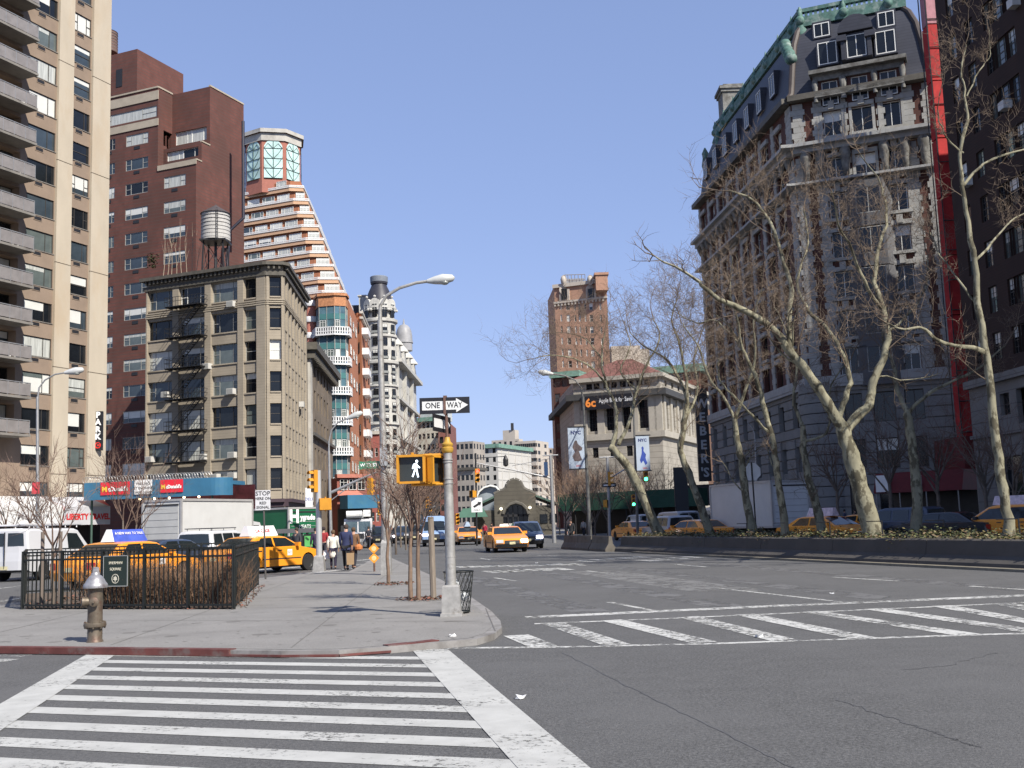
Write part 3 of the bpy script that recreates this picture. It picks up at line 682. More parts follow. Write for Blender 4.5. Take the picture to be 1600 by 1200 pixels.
# canopy with the burger signs in front of the gap
BLUE = M('blue canopy panel', (.035, .135, .235), .5, var=.12, vs=.8, dirt=(.05, .15, .22), ds=1)
Yc = 100.; A = COR(131, 775, 85.); B = COR(330, 770, 83.); dd = (B-A).normalized(); Ll = (B-A).length
zt_, zb_ = ZP(230, 749, 82.5), ZP(230, 777, 82.5)
can = thing('burger_canopy', 'blue canopy with two red burger restaurant signs and small lights along its edge', 'canopy', (A.x, A.y, 0))
b = MB(); b.obox(A, dd, 0, Ll, -.3, 0, zb_, zt_); b.obox(A, dd, 0, Ll, -6, -.3, zt_-.4, zt_-.1)
cx = [pt(A, dd, Ll+1.2*math.sin(a), -1.2+1.2*math.cos(a), 0)[:2] for a in [PI/2*k/6 for k in range(7)]]
for p, q in zip(cx, cx[1:]): b.quad((*p, zb_), (*q, zb_), (*q, zt_), (*p, zt_))
part(b, 'canopy', BLUE, can, world=True)
for x in (.03, .52, .98): b = MB(); b.tube([pt(A, dd, Ll*x, -.6, 0), pt(A, dd, Ll*x, -.6, zb_)], .09, 8); part(b, 'post', M('green post', (.05, .09, .07), .5), can, world=True)
b = MB(); rr = random.Random(5)
for i in range(46):
    x = Ll*i/46; c = V(pt(A, dd, x, -.15, zt_+.22)); b.tube([c+V((dd.x*.24*math.cos(t)+rr.uniform(-.03, .03), dd.y*.24*math.cos(t), .24*math.sin(t))) for t in [2*PI*k/9 for k in range(10)]], .022, 3)
part(b, 'razor_wire', METAL, can, world=True)
for x0, x1 in ((158, 203), (251, 286)):
    a, c = U(A, dd, x0, 765), U(A, dd, x1, 765); s_ = MB(); s_.obox(A, dd, a, c, 0, .08, zb_+.35, zt_-.02); o_ = part(s_, 'sign_panel', M('bright red sign', (.65, .02, .04), .4, var=.03), can, world=True)
    hgt = (c-a)*.20; text('M', hgt*1.2, GOLDL, can, pt(A, dd, a+(c-a)*.14, .1, (zb_+zt_)/2+.1), math.atan2(dd.y, dd.x), world=True, bold=.02)
    text("cDonald's", hgt, WHL, can, pt(A, dd, a+(c-a)*.61, .1, (zb_+zt_)/2+.1), math.atan2(dd.y, dd.x), world=True, bold=.02, sx=.86)
BULB = glow('lit canopy bulb', (1, .75, .45), 6)
for i in range(5): b = MB(); b.ball(pt(A, dd, Ll*(.44+.115*i), -.12, zb_-.06), .09, 8, 6); part(b, 'bulb', BULB, can, world=True)
b = MB(); b.obox(A, dd, 2, Ll, -8, -7.7, .2, zt_-.3); b2 = thing('burger_restaurant', 'dark red restaurant front in the shade under the blue canopy', 'shop front', (*xy(pt(A, dd, 8, -8, 0)), 0)); part(b, 'glazing', M('dark maroon shop front', (.05, .012, .014), .4, var=.5), b2, world=True)
b = MB(); b.obox(A, dd, U(A, dd, 211, 760), U(A, dd, 238, 760), .02, .10, zb_+.3, zt_+.05); o_ = single(b, 'notice_board', WHITE, 'small white notice board with black writing fixed between the two red signs', 'sign', (0, 0, 0))
o_.data.transform(Matrix.Translation((-A.x, -A.y, -zb_))); o_.location = (A.x, A.y, zb_)
for i, s in enumerate(('PARKING', 'LOT ENTRANCE', 'OPEN 24 HRS', 'LICENSED')): text(s, .27, BLKL, o_, pt(A, dd, U(A, dd, 224.5, 760), .11, zt_-.25-.34*i), math.atan2(dd.y, dd.x), world=True)
# ================================================================== BUILDINGS UP THE AVENUE
rng = random.Random(23)
def body(mb, pts, z0, z1, mi=0, roof=True):
    n = len(pts)
    for i in range(n): a, c = pts[i], pts[(i+1) % n]; mb.quad((a[0], a[1], z0), (c[0], c[1], z0), (c[0], c[1], z1), (a[0], a[1], z1), mi)
    if roof: mb.poly([(p[0], p[1], z1) for p in pts], mi)
def simple_wins(root, P, d, cols, rows, style='double', frm=FR_DK, dep=.25, name='window', var=None, bl=None):
    ops = []
    for a, c in cols:
        for e, f in rows: ops.append((a, c, e, f)); window(root, P, d, a, c, e, f, style, frm, dep, rng, var, bl, name)
    return ops
# --- narrow brown house with dark cornice beside the loft
BRN = M('brown stone', (.17, .135, .10), .9, var=.15, vs=.6, dirt=(.10, .08, .06), ds=.4)
PALE = M('pale grey stone', (.42, .40, .36), .85, var=.12, vs=.6, dirt=(.26, .245, .22), ds=.35)
Q = COR(480.5, 640, 131.5); d = BD; L = U(Q, d, 519, 640); zt = uv(Q, d, 481, 541)[1]
h = thing('brown_house', 'narrow brown stone house with heavy dark cornice beside the loft building', 'building', (Q.x, Q.y, 0))
rows = [(z, z+2.3) for z in [6+3.7*k for k in range(7)] if z+3 < zt]; cols = [(3.2+3.6*i, 4.7+3.6*i) for i in range(6) if 4.7+3.6*i < L]
ops = simple_wins(h, Q, d, cols, rows); w_ = MB(); facade(w_, Q, d, 0, L, 0, zt, ops, .3); w_.poly([pt(Q, d, 0, 0, zt), pt(Q, d, L, 0, zt), pt(Q, d, L, -14, zt), pt(Q, d, 0, -14, zt)]); w_.quad(pt(Q, d, 0, 0, 0), pt(Q, d, 0, -14, 0), pt(Q, d, 0, -14, zt), pt(Q, d, 0, 0, zt))
part(w_, 'wall', BRN, h, world=True)
b = MB(); b.obox(Q, d, 0.4, 2.2, 0, .35, 4, zt-1.2); part(b, 'pilaster', PALE, h, world=True)
b = MB(); b.obox(Q, d, -.4, L+.3, -.4, 1.3, zt-.6, zt+.3); [b.obox(Q, d, i*1.2, i*1.2+.5, .02, 1.0, zt-1.6, zt-.62) for i in range(int(L/1.2)+1)]; b.obox(Q, d, 2.6, L, .02, .5, zt*.55, zt*.55+.4); part(b, 'cornice', CORN, h, world=True)
# --- glass bay and stepped tan tower
ORB = M('orange brick', (.36, .145, .075), .88, var=.12, vs=.4, dirt=(.28, .12, .07), ds=.2)
TANP = M('tan parapet', (.50, .315, .195), .85, var=.08, vs=.5); WRAIL = M('white balcony concrete', (.66, .66, .65), .6, var=.05)
TEAL = M('teal spandrel glass', (.06, .165, .165), .25, spec=.6, var=.15, vs=.6); BGL = M('bay glass', (.07, .13, .16), .08, spec=.8, var=.5, vs=.35)
Y0 = 200.; st = COR(545, 620, Y0)
s = thing('stepped_tower', 'tall tan apartment tower with white stepped terraces and a glazed lantern on top', 'building', (st.x, st.y, 0))
ag = lambda px, py, Y=Y0: COR(px, py, Y)
dcc = V((.97, .25)).normalized(); N_ = 10; prev = None
for i in range(N_):
    f = i/8; a = ag(452+57*f, 289+164*f); c_ = ag(473+68*f, 289+164*f)
    a = V((a.x, a.y-i*.5)); c_ = V((c_.x, c_.y-i*.5+.6)); zr = ZP(462+62*f, 289+164*f, Y0-i*.5); znx = ZP(462+62*f, 289+164*(i+1)/8, Y0-i*.5)
    l = V((a.x-VD.x*34, a.y-VD.y*34)); bk = V((c_.x+BD.x*30, c_.y+BD.y*30)); bl_ = V((l.x+BD.x*40, l.y+BD.y*40)); poly = [l, a, c_, bk, bl_]
    b = MB(); body(b, poly, zr-1.12, zr-.28); part(b, 'parapet', TANP, s, world=True)
    b = MB()
    for p, q in zip(poly[:3], poly[1:4]): dd = (q-p).normalized(); ln = (q-p).length; b.obox(p, dd, 0, ln, -.05, .10, zr-.12, zr+.04); b.obox(p, dd, 0, ln, -.05, .12, zr-.42, zr-.24); [b.obox(p, dd, j*1.6, j*1.6+.08, -.02, .06, zr-.24, zr-.12) for j in range(int(ln/1.6)+1)]
    part(b, 'rail', WRAIL, s, world=True)
    ip = [V(q) for q in inset([xy(p) for p in poly], .55)]; b = MB(); body(b, ip, znx-.3, zr-1.40+2.4, roof=False); part(b, 'wall', ORB, s, world=True)
    if i < 9:
        dd = (ip[1]-ip[0]).normalized(); ln = (ip[1]-ip[0]).length; hz = zr-1.45
        # strip of windows seen above this parapet, on the wall set back behind it
        zb_, zt_ = zr-.3, zr+1.22
        if i > 0:
            for j in range(6): u1 = ln-1.0-j*3.4; window(s, ip[0], dd, u1-2.7, u1, zb_, zt_, 'triple', FR_WH, -.06, rng, var=rng.choice((1, 2, 4, 3, 3)), bl=rng.choice((0, .5, .7)))
            d2 = (ip[2]-ip[1]).normalized(); l2 = (ip[2]-ip[1]).length; window(s, ip[1], d2, .3, l2-.2, zb_, zt_, 'six', FR_WH, -.06, rng, var=3, bl=.3)
        else: [window(s, ip[0], dd, ln-3-j*4, ln-.8-j*4, zb_, zt_, 'triple', FR_WH, -.06, rng, var=3, bl=0) for j in range(3)]
# lantern
lc = COR(427, 250, Y0+7); r = 46*(Y0+7)/FPX; zl0, zl1 = ZP(427, 290, Y0+7), ZP(427, 217, Y0+7); hL = zl1-zl0
a0 = math.atan2(-1, 0)+.39+.22; oc = [(lc.x+r*math.cos(a0+k*PI/4), lc.y+r*math.sin(a0+k*PI/4)) for k in range(8)]
b = MB(); body(b, oc, zl0-3, zl1-hL*.02, 0); part(b, 'lantern_wall', M('red brick lantern', (.33, .13, .095), .85, var=.1), s, world=True)
b = MB(); oc2 = inset(oc, -.25); oc3 = inset(oc, -.7); body(b, oc2, zl1-hL*.24, zl1-hL*.08); body(b, oc3, zl1-hL*.08, zl1); part(b, 'lantern_cornice', PALE, s, world=True)
LGL = M('pale green lantern glass', (.45, .62, .58), .12, spec=.6, var=.25, vs=.5)
TRC = M('dark green tracery', (.06, .10, .09), .5)
for k in range(8):
    p, q = V(oc[k]), V(oc[(k+1) % 8]); mid = (p+q)/2; n = (mid-V((lc.x, lc.y))).normalized()
    if n.y > .3: continue
    dd = V((-n.y, n.x)); ln = (q-p).length; hw = ln*.41; zb_, za = zl0-hL*.02, zl1-hL*.40
    arc = [(mid.x+dd.x*hw*math.cos(t)+n.x*.12, mid.y+dd.y*hw*math.cos(t)+n.y*.12, za+hw*math.sin(t)) for t in [PI*j/12 for j in range(13)]]
    b = MB(); b.poly([(mid.x+dd.x*hw+n.x*.12, mid.y+dd.y*hw+n.y*.12, zb_)]+arc+[(mid.x-dd.x*hw+n.x*.12, mid.y-dd.y*hw+n.y*.12, zb_)]); part(b, 'lantern_window', LGL, s, world=True)
    g = lambda x, z: (mid.x+dd.x*x+n.x*.18, mid.y+dd.y*x+n.y*.18, z)
    b = MB(); b.tube([g(0, zb_), g(0, za+hw)], .07, 4)
    for f_ in (0, .33, .66, 1.0): zz_ = zb_+(za-zb_)*f_; b.tube([g(-hw, zz_), g(hw, zz_)], .06, 4); [b.tube([g(0, zz_), g(sx*hw*.55, zz_+1.0), g(sx*hw, zz_+2.2 if f_ < .9 else zz_)], .05, 4) for sx in (-1, 1)]
    part(b, 'tracery', TRC, s, world=True)
b = MB(); b.tube([(lc.x-3, lc.y, zl1), (lc.x-3, lc.y, zl1+1.6)], .5, 8); part(b, 'vent_pipe', PALE, s, world=True)
# brick body with the glass bay below
Yb = 191.; Kb = COR(546, 600, Yb); zt_ = ZP(546, 468, Yb)
Pb = V((Kb.x-VD.x*22, Kb.y-VD.y*22)); Lb = 22.; Lr = U(Kb, BD, 560, 600)
g2 = thing('glass_bay_building', 'orange brick apartment block with teal glass corner bay and white balconies', 'building', (Kb.x, Kb.y, 0))
b = MB(); e1 = (Kb.x+BD.x*Lr, Kb.y+BD.y*Lr); body(b, [xy(Pb), xy(Kb), e1, (Pb.x+BD.x*Lr, Pb.y+BD.y*Lr)], 0, zt_); part(b, 'wall', ORB, g2, world=True)
cA, cB, cC = COR(494, 600, Yb-.2), COR(524, 600, Yb-4.2), COR(544, 600, Yb-1.0)
step = 46.7*Yb/FPX; zb0 = zt_-1.6
bp = [xy(cA), xy(COR(500, 600, Yb-3.6)), xy(cB), xy(COR(541, 600, Yb-3.4)), xy(cC), xy(Kb+V((-4, 6)))]
b = MB(); body(b, inset(bp, -.15), zt_-1.9, zt_-.1); body(b, inset(bp, -.4), zt_-.1, zt_+.35); part(b, 'bay_cornice', M('terracotta cornice', (.42, .19, .09), .8, var=.3, vs=3), g2, world=True)
for k in range(6):
    z1 = zt_-1.9-k*step; hb = step*.26
    b = MB(); body(b, bp, z1-step, z1, roof=False); part(b, 'bay_glass', BGL, g2, world=True)
    b = MB(); body(b, inset(bp, -.05), z1-step*.44, z1-step*.25); part(b, 'bay_spandrel', TEAL, g2, world=True)
    b = MB()
    for p, q in zip(bp[:-2], bp[1:-1]):
        p, q = V(p), V(q); dd = (q-p).normalized(); ln = (q-p).length; n = max(2, int(ln/1.1))
        for j in range(n+1): b.obox(p, dd, ln*j/n-.04, ln*j/n+.04, 0, .09, z1-step*.73, z1)
    part(b, 'bay_mullion', FR_GR, g2, world=True)
    for p, q in zip(bp[:-2], bp[1:-1]):
        p, q = V(p), V(q); dd = (q-p).normalized(); ln = (q-p).length
        if ln > 1.5 and k % 1 == 0:
            for j in range(2):
                if rng.random() < .6: window(g2, p, dd, ln*(.06+.48*j), ln*(.44+.48*j), z1-step*.73, z1-step*.47, 'french', FR_WH, -.05, rng, var=rng.choice((3, 4, 2)), bl=0)
    b = MB(); op = inset(bp, -.75); body(b, op, z1-step, z1-step+.25); body(b, op, z1-step*.745, z1-step*.715)
    for p, q in zip(op[:-2], op[1:-1]):
        p, q = V(p), V(q); dd = (q-p).normalized(); ln = (q-p).length; n = max(2, int(ln/.42))
        for j in range(n): b.obox(p, dd, ln*j/n, ln*j/n+.2, -.08, 0, z1-step+.25, z1-step*.73)
        b.obox(p, dd, 0, ln, -.1, .02, z1-step*.88, z1-step*.855)
    part(b, 'bay_balcony', WRAIL, g2, world=True)
    dv = BD; e_ = Kb
    b = MB(); 
    for j in range(3): window(g2, Kb, BD, 2+Lr*.3*j, 4+Lr*.3*j, z1-step*.45, z1-step*.12, 'double', FR_WH, -.05, rng, bl=0); 
# pilasters with white bands on the left of the bay
b = MB(); m0 = COR(486.5, 540, Yb-.4); b.lathe([(1.0, 0), (1.0, zt_-.2)], (m0.x, m0.y, 0), 10); part(b, 'pilaster', M('salmon pilaster', (.44, .17, .12), .8), g2, 40, world=True)
for k in range(4): b = MB(); b.lathe([(1.25, 0), (1.3, .2), (1.3, .8), (1.25, 1.0)], (m0.x, m0.y, zt_-1.2-k*step*.55), 10); part(b, 'pilaster_band', WRAIL, g2, 40, world=True)
# second brick wing with tilted white balconies further along
Yw = 214.; Kw = COR(559, 600, Yw); zw = ZP(562, 489, Yw); Lw1 = U(Kw, VD, 566, 600); Lw2 = U(V((Kw.x+VD.x*Lw1, Kw.y+VD.y*Lw1)), BD, 578, 600)
b = MB(); k2 = V((Kw.x+VD.x*Lw1, Kw.y+VD.y*Lw1)); k3 = V((k2.x+BD.x*Lw2, k2.y+BD.y*Lw2)); body(b, [xy(Kw), xy(k2), xy(k3), (k3.x-14, k3.y)], 0, zw); part(b, 'wing', ORB, g2, world=True)
b = MB(); [b.obox(k2, BD, -.3, Lw2+.3, -.3, .4, zw-.2+j*-1.1, zw+.25+j*-1.1) for j in range(2)]; part(b, 'wing_cornice', PALE, g2, world=True)
for k in range(7):
    zq = zw-4-k*step*.78; b = MB(); b.obox(k2, BD, 1, 7, 0, 1.3, zq-.2, zq+1.1); part(b, 'balcony', WRAIL, g2, world=True)
    for j in range(2): window(g2, k2, BD, 10+j*6, 12+j*6, zq, zq+2.2, 'double', FR_DK, -.05, rng); window(g2, Kw, VD, .4, Lw1-.4, zq, zq+2.1, 'double', FR_DK, -.05, rng) if j == 0 else None
# low front: white windows, red roof and blue canopy of the corner restaurant
Yc = 150.; c0, c1 = COR(527, 790, Yc), COR(580, 790, Yc+3); dd = (c1-c0).normalized(); ln = (c1-c0).length
r_ = thing('corner_restaurant', 'low corner restaurant with red roof, white windows and a blue canopy', 'building', (c0.x, c0.y, 0))
z1, z2, z3 = ZP(550, 746, Yc), ZP(550, 766, Yc), ZP(550, 774, Yc); b = MB(); b.obox(c0, dd, 0, ln, -8, 0, 0, z1); part(b, 'wall', M('dull red brick', (.24, .08, .06), .9), r_, world=True)
b = MB(); b.quad(pt(c0, dd, -.3, .9, z3), pt(c0, dd, ln*.7, .9, z3), pt(c0, dd, ln*.6, 0, z2), pt(c0, dd, 0, 0, z2)); b.obox(c0, dd, -.2, ln+.2, -.3, .5, z1, z1+.5); part(b, 'roof_band', M('salmon roof', (.40, .15, .11), .8), r_, world=True)
for j in range(3): window(r_, c0, dd, .4+j*1.35, 1.55+j*1.35, z2+.1, z1-.2, 'french', FR_WH, -.05, rng, var=0, bl=0)
b = MB(); zc1 = ZP(550, 795, Yc); b.obox(c0, dd, -.2, ln*.9, 1.2, 3.6, zc1, z3-.02); part(b, 'canopy', BLUE, r_, world=True); b = MB(); b.obox(c0, dd, 0, ln, .02, .3, .1, zc1); part(b, 'dark_front', SHOP, r_, world=True)
# --- red brick block by the ornate white hotel
a = COR(577, 720, 238); e = COR(593, 720, 238); zt = ZP(585, 678, 238)
h = thing('red_row_house', 'small red brick building with white lintels below the ornate grey hotel', 'building', (a.x, a.y, 0)); dd = (e-a).normalized(); ln = (e-a).length
ops = simple_wins(h, a, dd, [(.3, .95), (1.3, 1.95)], [(3+3.5*k, 5+3.5*k) for k in range(5)], frm=FR_WH)
b = MB(); facade(b, a, dd, 0, ln, 0, zt, ops, .2); b.obox(a, dd, 0, ln, -9, -.3, 0, zt); part(b, 'wall', M('red brick row', (.27, .085, .07), .9, var=.12), h, world=True); b = MB(); b.obox(a, dd, -.2, ln+.2, -.2, .4, zt-.1, zt+.6); part(b, 'cornice', PALE, h, world=True)
# --- ornate hotel with round corner tower and slate dome
STN = M('pale grey limestone', (.47, .46, .425), .88, var=.10, vs=.35, dirt=(.35, .34, .31), ds=.3, dth=(.45, .65)); STN2 = M('limestone trim', (.45, .44, .405), .85, var=.2, vs=2)
SLATE = M('black slate', (.032, .032, .042), .5, var=.2, vs=1.5)
Y0 = 275.; ct = COR(597, 700, Y0+4); r = 25.5*Y0/FPX
an = thing('ornate_hotel', 'pale grey ornate hotel with round corner tower and black bell shaped dome', 'building', (ct.x, ct.y, 0))
zq = lambda y: ZP(596, y, Y0)
prof = [(r, 0), (r, zq(664)), (r+.5, zq(663)), (r+.5, zq(660)), (r, zq(659)), (r, zq(604)), (r+.4, zq(603)), (r+.4, zq(600)), (r, zq(598)), (r, zq(569)), (r+.6, zq(567)), (r+.65, zq(563)), (r, zq(561)), (r, zq(527)), (r+.35, zq(525)), (r+.35, zq(522)), (r, zq(520)), (r, zq(503)), (r+.5, zq(501)), (r+.55, zq(497)), (r-.3, zq(495)), (r-.4, zq(482)), (r+.3, zq(480)), (r+.3, zq(477))]
b = MB(); b.lathe(prof, (ct.x, ct.y, 0), 40); part(b, 'round_tower', STN, an, 25, world=True)
k_ = Y0/FPX; b = MB(); b.lathe([(25*k_, zq(484)), (24.2*k_, zq(476)), (22*k_, zq(465)), (19*k_, zq(456)), (16*k_, zq(449)), (13.5*k_, zq(444)), (12*k_, zq(440)), (13.5*k_, zq(439)), (14*k_, zq(436))], (ct.x, ct.y, 0), 32); part(b, 'dome', SLATE, an, 40, world=True)
b = MB(); b.lathe([(14.2*k_, zq(436)), (14.4*k_, zq(428)), (13.6*k_, zq(427)), (13.2*k_, zq(433))], (ct.x, ct.y, 0), 32); part(b, 'dome_rail', M('grey lead rail', (.16, .18, .21), .6), an, world=True)
for ang in (-2.35, -1.75, -1.15, -.55):
    nx, ny = math.cos(ang), math.sin(ang); dd = V((-ny, nx)); p = V((ct.x+nx*r, ct.y+ny*r))
    for y in (489, 512, 533, 552, 575, 592, 613, 634, 654, 676, 700, 722):
        zc = zq(y); hgt = 1.0; window(an, p, dd, -.68, .68, zc-hgt, zc+hgt, 'french', FR_DK, -.09, rng, var=0, bl=rng.choice((0, 0, .4)))
        if y not in (533, 489): b = MB(); b.obox(p, dd, -.9, .9, 0, .4, zc-hgt-.3, zc-hgt-.1); b.obox(p, dd, -.85, .85, .34, .4, zc-hgt-.1, zc-hgt+.3); part(b, 'balconet', M('grey iron balconet', (.22, .23, .22), .7), an, world=True)
    b = MB(); p2 = V((ct.x+nx*(r-.2), ct.y+ny*(r-.2))); a_ = [pt(p2, dd, 1.3*math.cos(t), .3, zq(477)+1.4*math.sin(t)+.6) for t in [PI*j/8 for j in range(9)]]; o_ = [pt(p2, dd, 1.3*math.cos(t), -1.2, zq(477)+1.4*math.sin(t)+.6) for t in [PI*j/8 for j in range(9)]]
    b.loft([[pt(p2, dd, 1.3, .3, zq(484))]+a_+[pt(p2, dd, -1.3, .3, zq(484))], [pt(p2, dd, 1.3, -1.2, zq(484))]+o_+[pt(p2, dd, -1.3, -1.2, zq(484))]]); [b.ball(pt(p2, dd, x, .3, zq(483)), .4, 6, 5) for x in (-1.7, 1.7)]; b.ball(pt(p2, dd, 0, .2, zq(475)+2.1), .35, 6, 5); part(b, 'dormer', STN2, an, world=True); window(an, p2, dd, -.7, .7, zq(483), zq(474), 'french', FR_WH, -.38, rng, var=0, bl=0)
d2 = V((.02, 1)).normalized(); Pf = COR(618, 640, Y0+5); L = U(Pf, d2, 651, 640); zc_ = ZP(618, 562, Y0+5)
cols = [(2+L/10*i, 3.6+L/10*i) for i in range(4)]+[(2+L/10*i, 3.6+L/10*i) for i in range(4, 9)]
rows = [(zc_-4-4.2*k, zc_-1.5-4.2*k) for k in range(1, 5)]
ops = []
for a, c in cols:
    for e, f in rows: ops.append((a, c, e, f)); window(an, Pf, d2, a, c, e, f, 'french', FR_DK, .3, rng, var=0, bl=0) if e > 12 else None
b = MB(); facade(b, Pf, d2, 0, L, 0, zc_+2, ops, .5); b.quad(pt(Pf, d2, L, 0, 0), pt(Pf, d2, L, -25, 0), pt(Pf, d2, L, -25, zc_), pt(Pf, d2, L, 0, zc_))
for f_ in (.0, .33, .66): b.obox(Pf, d2, L*f_, L*f_+1.6, 0, 1.0, 0, zc_+1)
part(b, 'wall', STN, an, world=True)
b = MB(); b.obox(Pf, d2, -.5, L+.5, -.5, 2.0, zc_-.6, zc_+.4)
for z_ in (zc_*.78, zc_*.55, zc_*.36): b.obox(Pf, d2, 0, L, .02, 1.25, z_-.4, z_+.3)
part(b, 'cornice', STN2, an, world=True)
b = MB(); q = [pt(Pf, d2, u_, o_, z_) for u_ in (0, L) for o_, z_ in ((.5, zc_+.4), (-.4, zc_+7), (-3, zc_+9), (-14, zc_+9), (-16, zc_+.4))]; b.loft([q[:5], q[5:]]); part(b, 'mansard', M('grey slate', (.16, .16, .165), .6, var=.2, vs=1), an, world=True)
for i in range(4):
    u_ = 4+i*L/4.3; b = MB(); b.obox(Pf, d2, u_-1.4, u_+1.4, -1, .9, zc_+.4, zc_+4.4); b.lathe([(1.9, 0), (1.7, .5), (.9, 1.5), (.2, 2.3)], pt(Pf, d2, u_, 0, zc_+4.4), 8); part(b, 'gable', STN2, an, world=True)
cd = COR(632, 560, Y0+26); b = MB(); zr_ = ZP(632, 532, Y0+26); zR = ZP(632, 507, Y0+26); rr_ = 13*(Y0+26)/FPX
b.lathe([(rr_*1.0, zr_-3), (rr_*1.0, zr_-1), (rr_*1.1, zr_-.8), (rr_*1.02, zr_+.2), (rr_*1.0, zr_+(zR-zr_)*.3), (rr_*.9, zr_+(zR-zr_)*.6), (rr_*.72, zr_+(zR-zr_)*.8), (rr_*.45, zr_+(zR-zr_)*.95), (rr_*.15, zR), (.1, zR+1.6)], (cd.x, cd.y, 0), 20); part(b, 'second_dome', M('whitish lead dome', (.27, .27, .275), .5, var=.2, vs=.6), an, 40, world=True)
b = MB(); ch = COR(567, 480, Y0+8); b.box(ch.x-.9, ch.x+.9, ch.y-1, ch.y+1, zc_, zq(452)); b.box(ch.x-1.2, ch.x+1.2, ch.y-1.3, ch.y+1.3, zq(453), zq(451)); part(b, 'chimney', STN, an, world=True)
b = MB(); b.box(ch.x-4, ch.x+1.2, ch.y+2, ch.y+14, zc_, zq(463)); part(b, 'rear_roof', SLATE, an, world=True)
# --- blocks further up the avenue
def block(name, label, px, Y, ytop, mat, nx, nf, face2=None, cat='building', wv=0, wsz=(1.3, 2.0), trim=None, cornz=.5, d1=VD, bl=0, frm=FR_DK, fh=3.4, style='double'):
    (x0, x1) = px; a = COR(x0, 720, Y); l = U(a, d1, x1, 720); zt = uv(a, d1, (x0+x1)/2, ytop)[1]; b2 = V((a.x+d1.x*l, a.y+d1.y*l))
    t = thing(name, label, cat, (a.x, a.y, 0)); rows = [(zt-2.9-fh*k, zt-2.9-fh*k+wsz[1]) for k in range(nf)]; sp = l/nx
    ops = simple_wins(t, a, d1, [(sp*i+sp/2-wsz[0]/2, sp*i+sp/2+wsz[0]/2) for i in range(nx)], rows, style, frm, .2, var=wv, bl=bl)
    b = MB(); facade(b, a, d1, 0, l, 0, zt, ops, .3)
    l2 = 24; d2 = UD if d1 is VD else BD
    if face2:
        xe, n2 = face2[:2]; d2 = face2[2] if len(face2) > 2 else UD; l2 = U(b2, d2, xe, 720); s2 = l2/max(n2, 1)
        ops = simple_wins(t, b2, d2, [(s2*i+s2/2-wsz[0]/2, s2*i+s2/2+wsz[0]/2) for i in range(n2)], rows, style, frm, .2, var=wv, bl=bl) if n2 else []
        facade(b, b2, d2, 0, l2, 0, zt, ops, .3)
    c = (b2.x+d2.x*l2, b2.y+d2.y*l2); e = (a.x+d2.x*l2, a.y+d2.y*l2)
    b.quad((*c, 0), (*e, 0), (*e, zt), (*c, zt)); b.quad((*e, 0), (*xy(a), 0), (*xy(a), zt), (*e, zt)); b.poly([(*xy(a), zt-.4), (*xy(b2), zt-.4), (*c, zt-.4), (*e, zt-.4)])
    part(b, 'wall', mat, t, world=True)
    if trim:
        b = MB(); b.obox(a, d1, -.5, l, -.4, 1.0, zt-.8, zt+cornz); b.obox(b2, d2, -1.0, l2+.5, -.4, 1.0, zt-.79, zt+cornz-.01); part(b, 'cornice', trim, t, world=True)
    return t, a, b2, zt, l, d2, l2
GRN = M('verdigris copper', (.155, .27, .215), .75, var=.25, vs=1.2); CREAM = M('cream stone', (.50, .465, .385), .88, var=.1, vs=.3); GREYB = M('grey brick', (.30, .27, .235), .9, var=.1, vs=.3)
WHB = M('white brick', (.47, .455, .42), .88, var=.06, vs=.2); RDB = M('red brown brick', (.20, .085, .07), .9, var=.15, vs=.3); LTB = M('light tan brick', (.43, .385, .33), .9, var=.08, vs=.3)
t, a, b2, zt, l, d2, l2 = block('cream_block', 'cream apartment block with two green copper cornices behind the walk signal', (640, 687), 345, 655, CREAM, 7, 9, (697, 4, V((.04, .999))), trim=GRN, frm=FR_GR, wsz=(1.0, 1.7))
b = MB(); b.obox(a, VD, 2, l, .02, 1.2, zt-12.5, zt-11.4); b.obox(b2, BD, -.9, l2, .02, 1.2, zt-12.49, zt-11.41); part(b, 'lower_cornice', GRN, t, world=True)
b = MB(); b.obox(a, VD, 3, l-2, -14, -2, zt, zt+3.5); part(b, 'roof_storey', M('glazed roof storey', (.40, .43, .43), .4), t, world=True)
block('red_brown_block', 'plain red brown brick block just right of the walk signal pole', (686, 703), 330, 660, RDB, 2, 8, (714, 0, V((.04, .999))))
t, a, b2, zt, l, d2, l2 = block('grey_block', 'grey apartment block with dark cornice up the avenue between red and white blocks', (712, 740), 420, 690, GREYB, 4, 10, (758, 4), trim=None, fh=4)
b = MB(); b.obox(a, VD, -.3, l+.4, -12, .5, zt-11, zt-10); b.obox(b2, UD, -1, l2, -10, .5, zt-11.01, zt-10.01); part(b, 'dark_cornice', CORN, t, world=True)
t, a, b2, zt, l, d2, l2 = block('white_block', 'white apartment block with green roof edge in the distance at the end of the street', (756, 778), 440, 697, WHB, 2, 11, (830, 0), trim=GRN, cornz=.8, fh=3.6)
for k in range(11): b = MB(); b.obox(b2, d2, 0, l2, 0, .12, zt-3-3.6*k, zt-2.6-3.6*k); part(b, 'band', M('pale concrete band', (.42, .41, .38), .9), t, world=True)
for k in range(5): b = MB(); b.obox(b2, d2, l2*(.1+.2*k), l2*(.1+.2*k)+.4, 0, .22, 0, zt-1.2); part(b, 'rib', WHB, t, world=True)
block('tan_far_tower', 'plain tan tower rising behind the white block', (769, 812), 520, 687, LTB, 5, 3, (818, 0)); 
t, a, b2, zt, l, d2, l2 = block('tan_far_slab', 'tan roof block with dark flue rising over the white block', (787, 806), 560, 672, LTB, 1, 0, (812, 0)); b = MB(); b.box(b2.x-2, b2.x-.5, b2.y, b2.y+1.5, zt, zt+3.5); part(b, 'flue', DKMETAL, t, world=True)
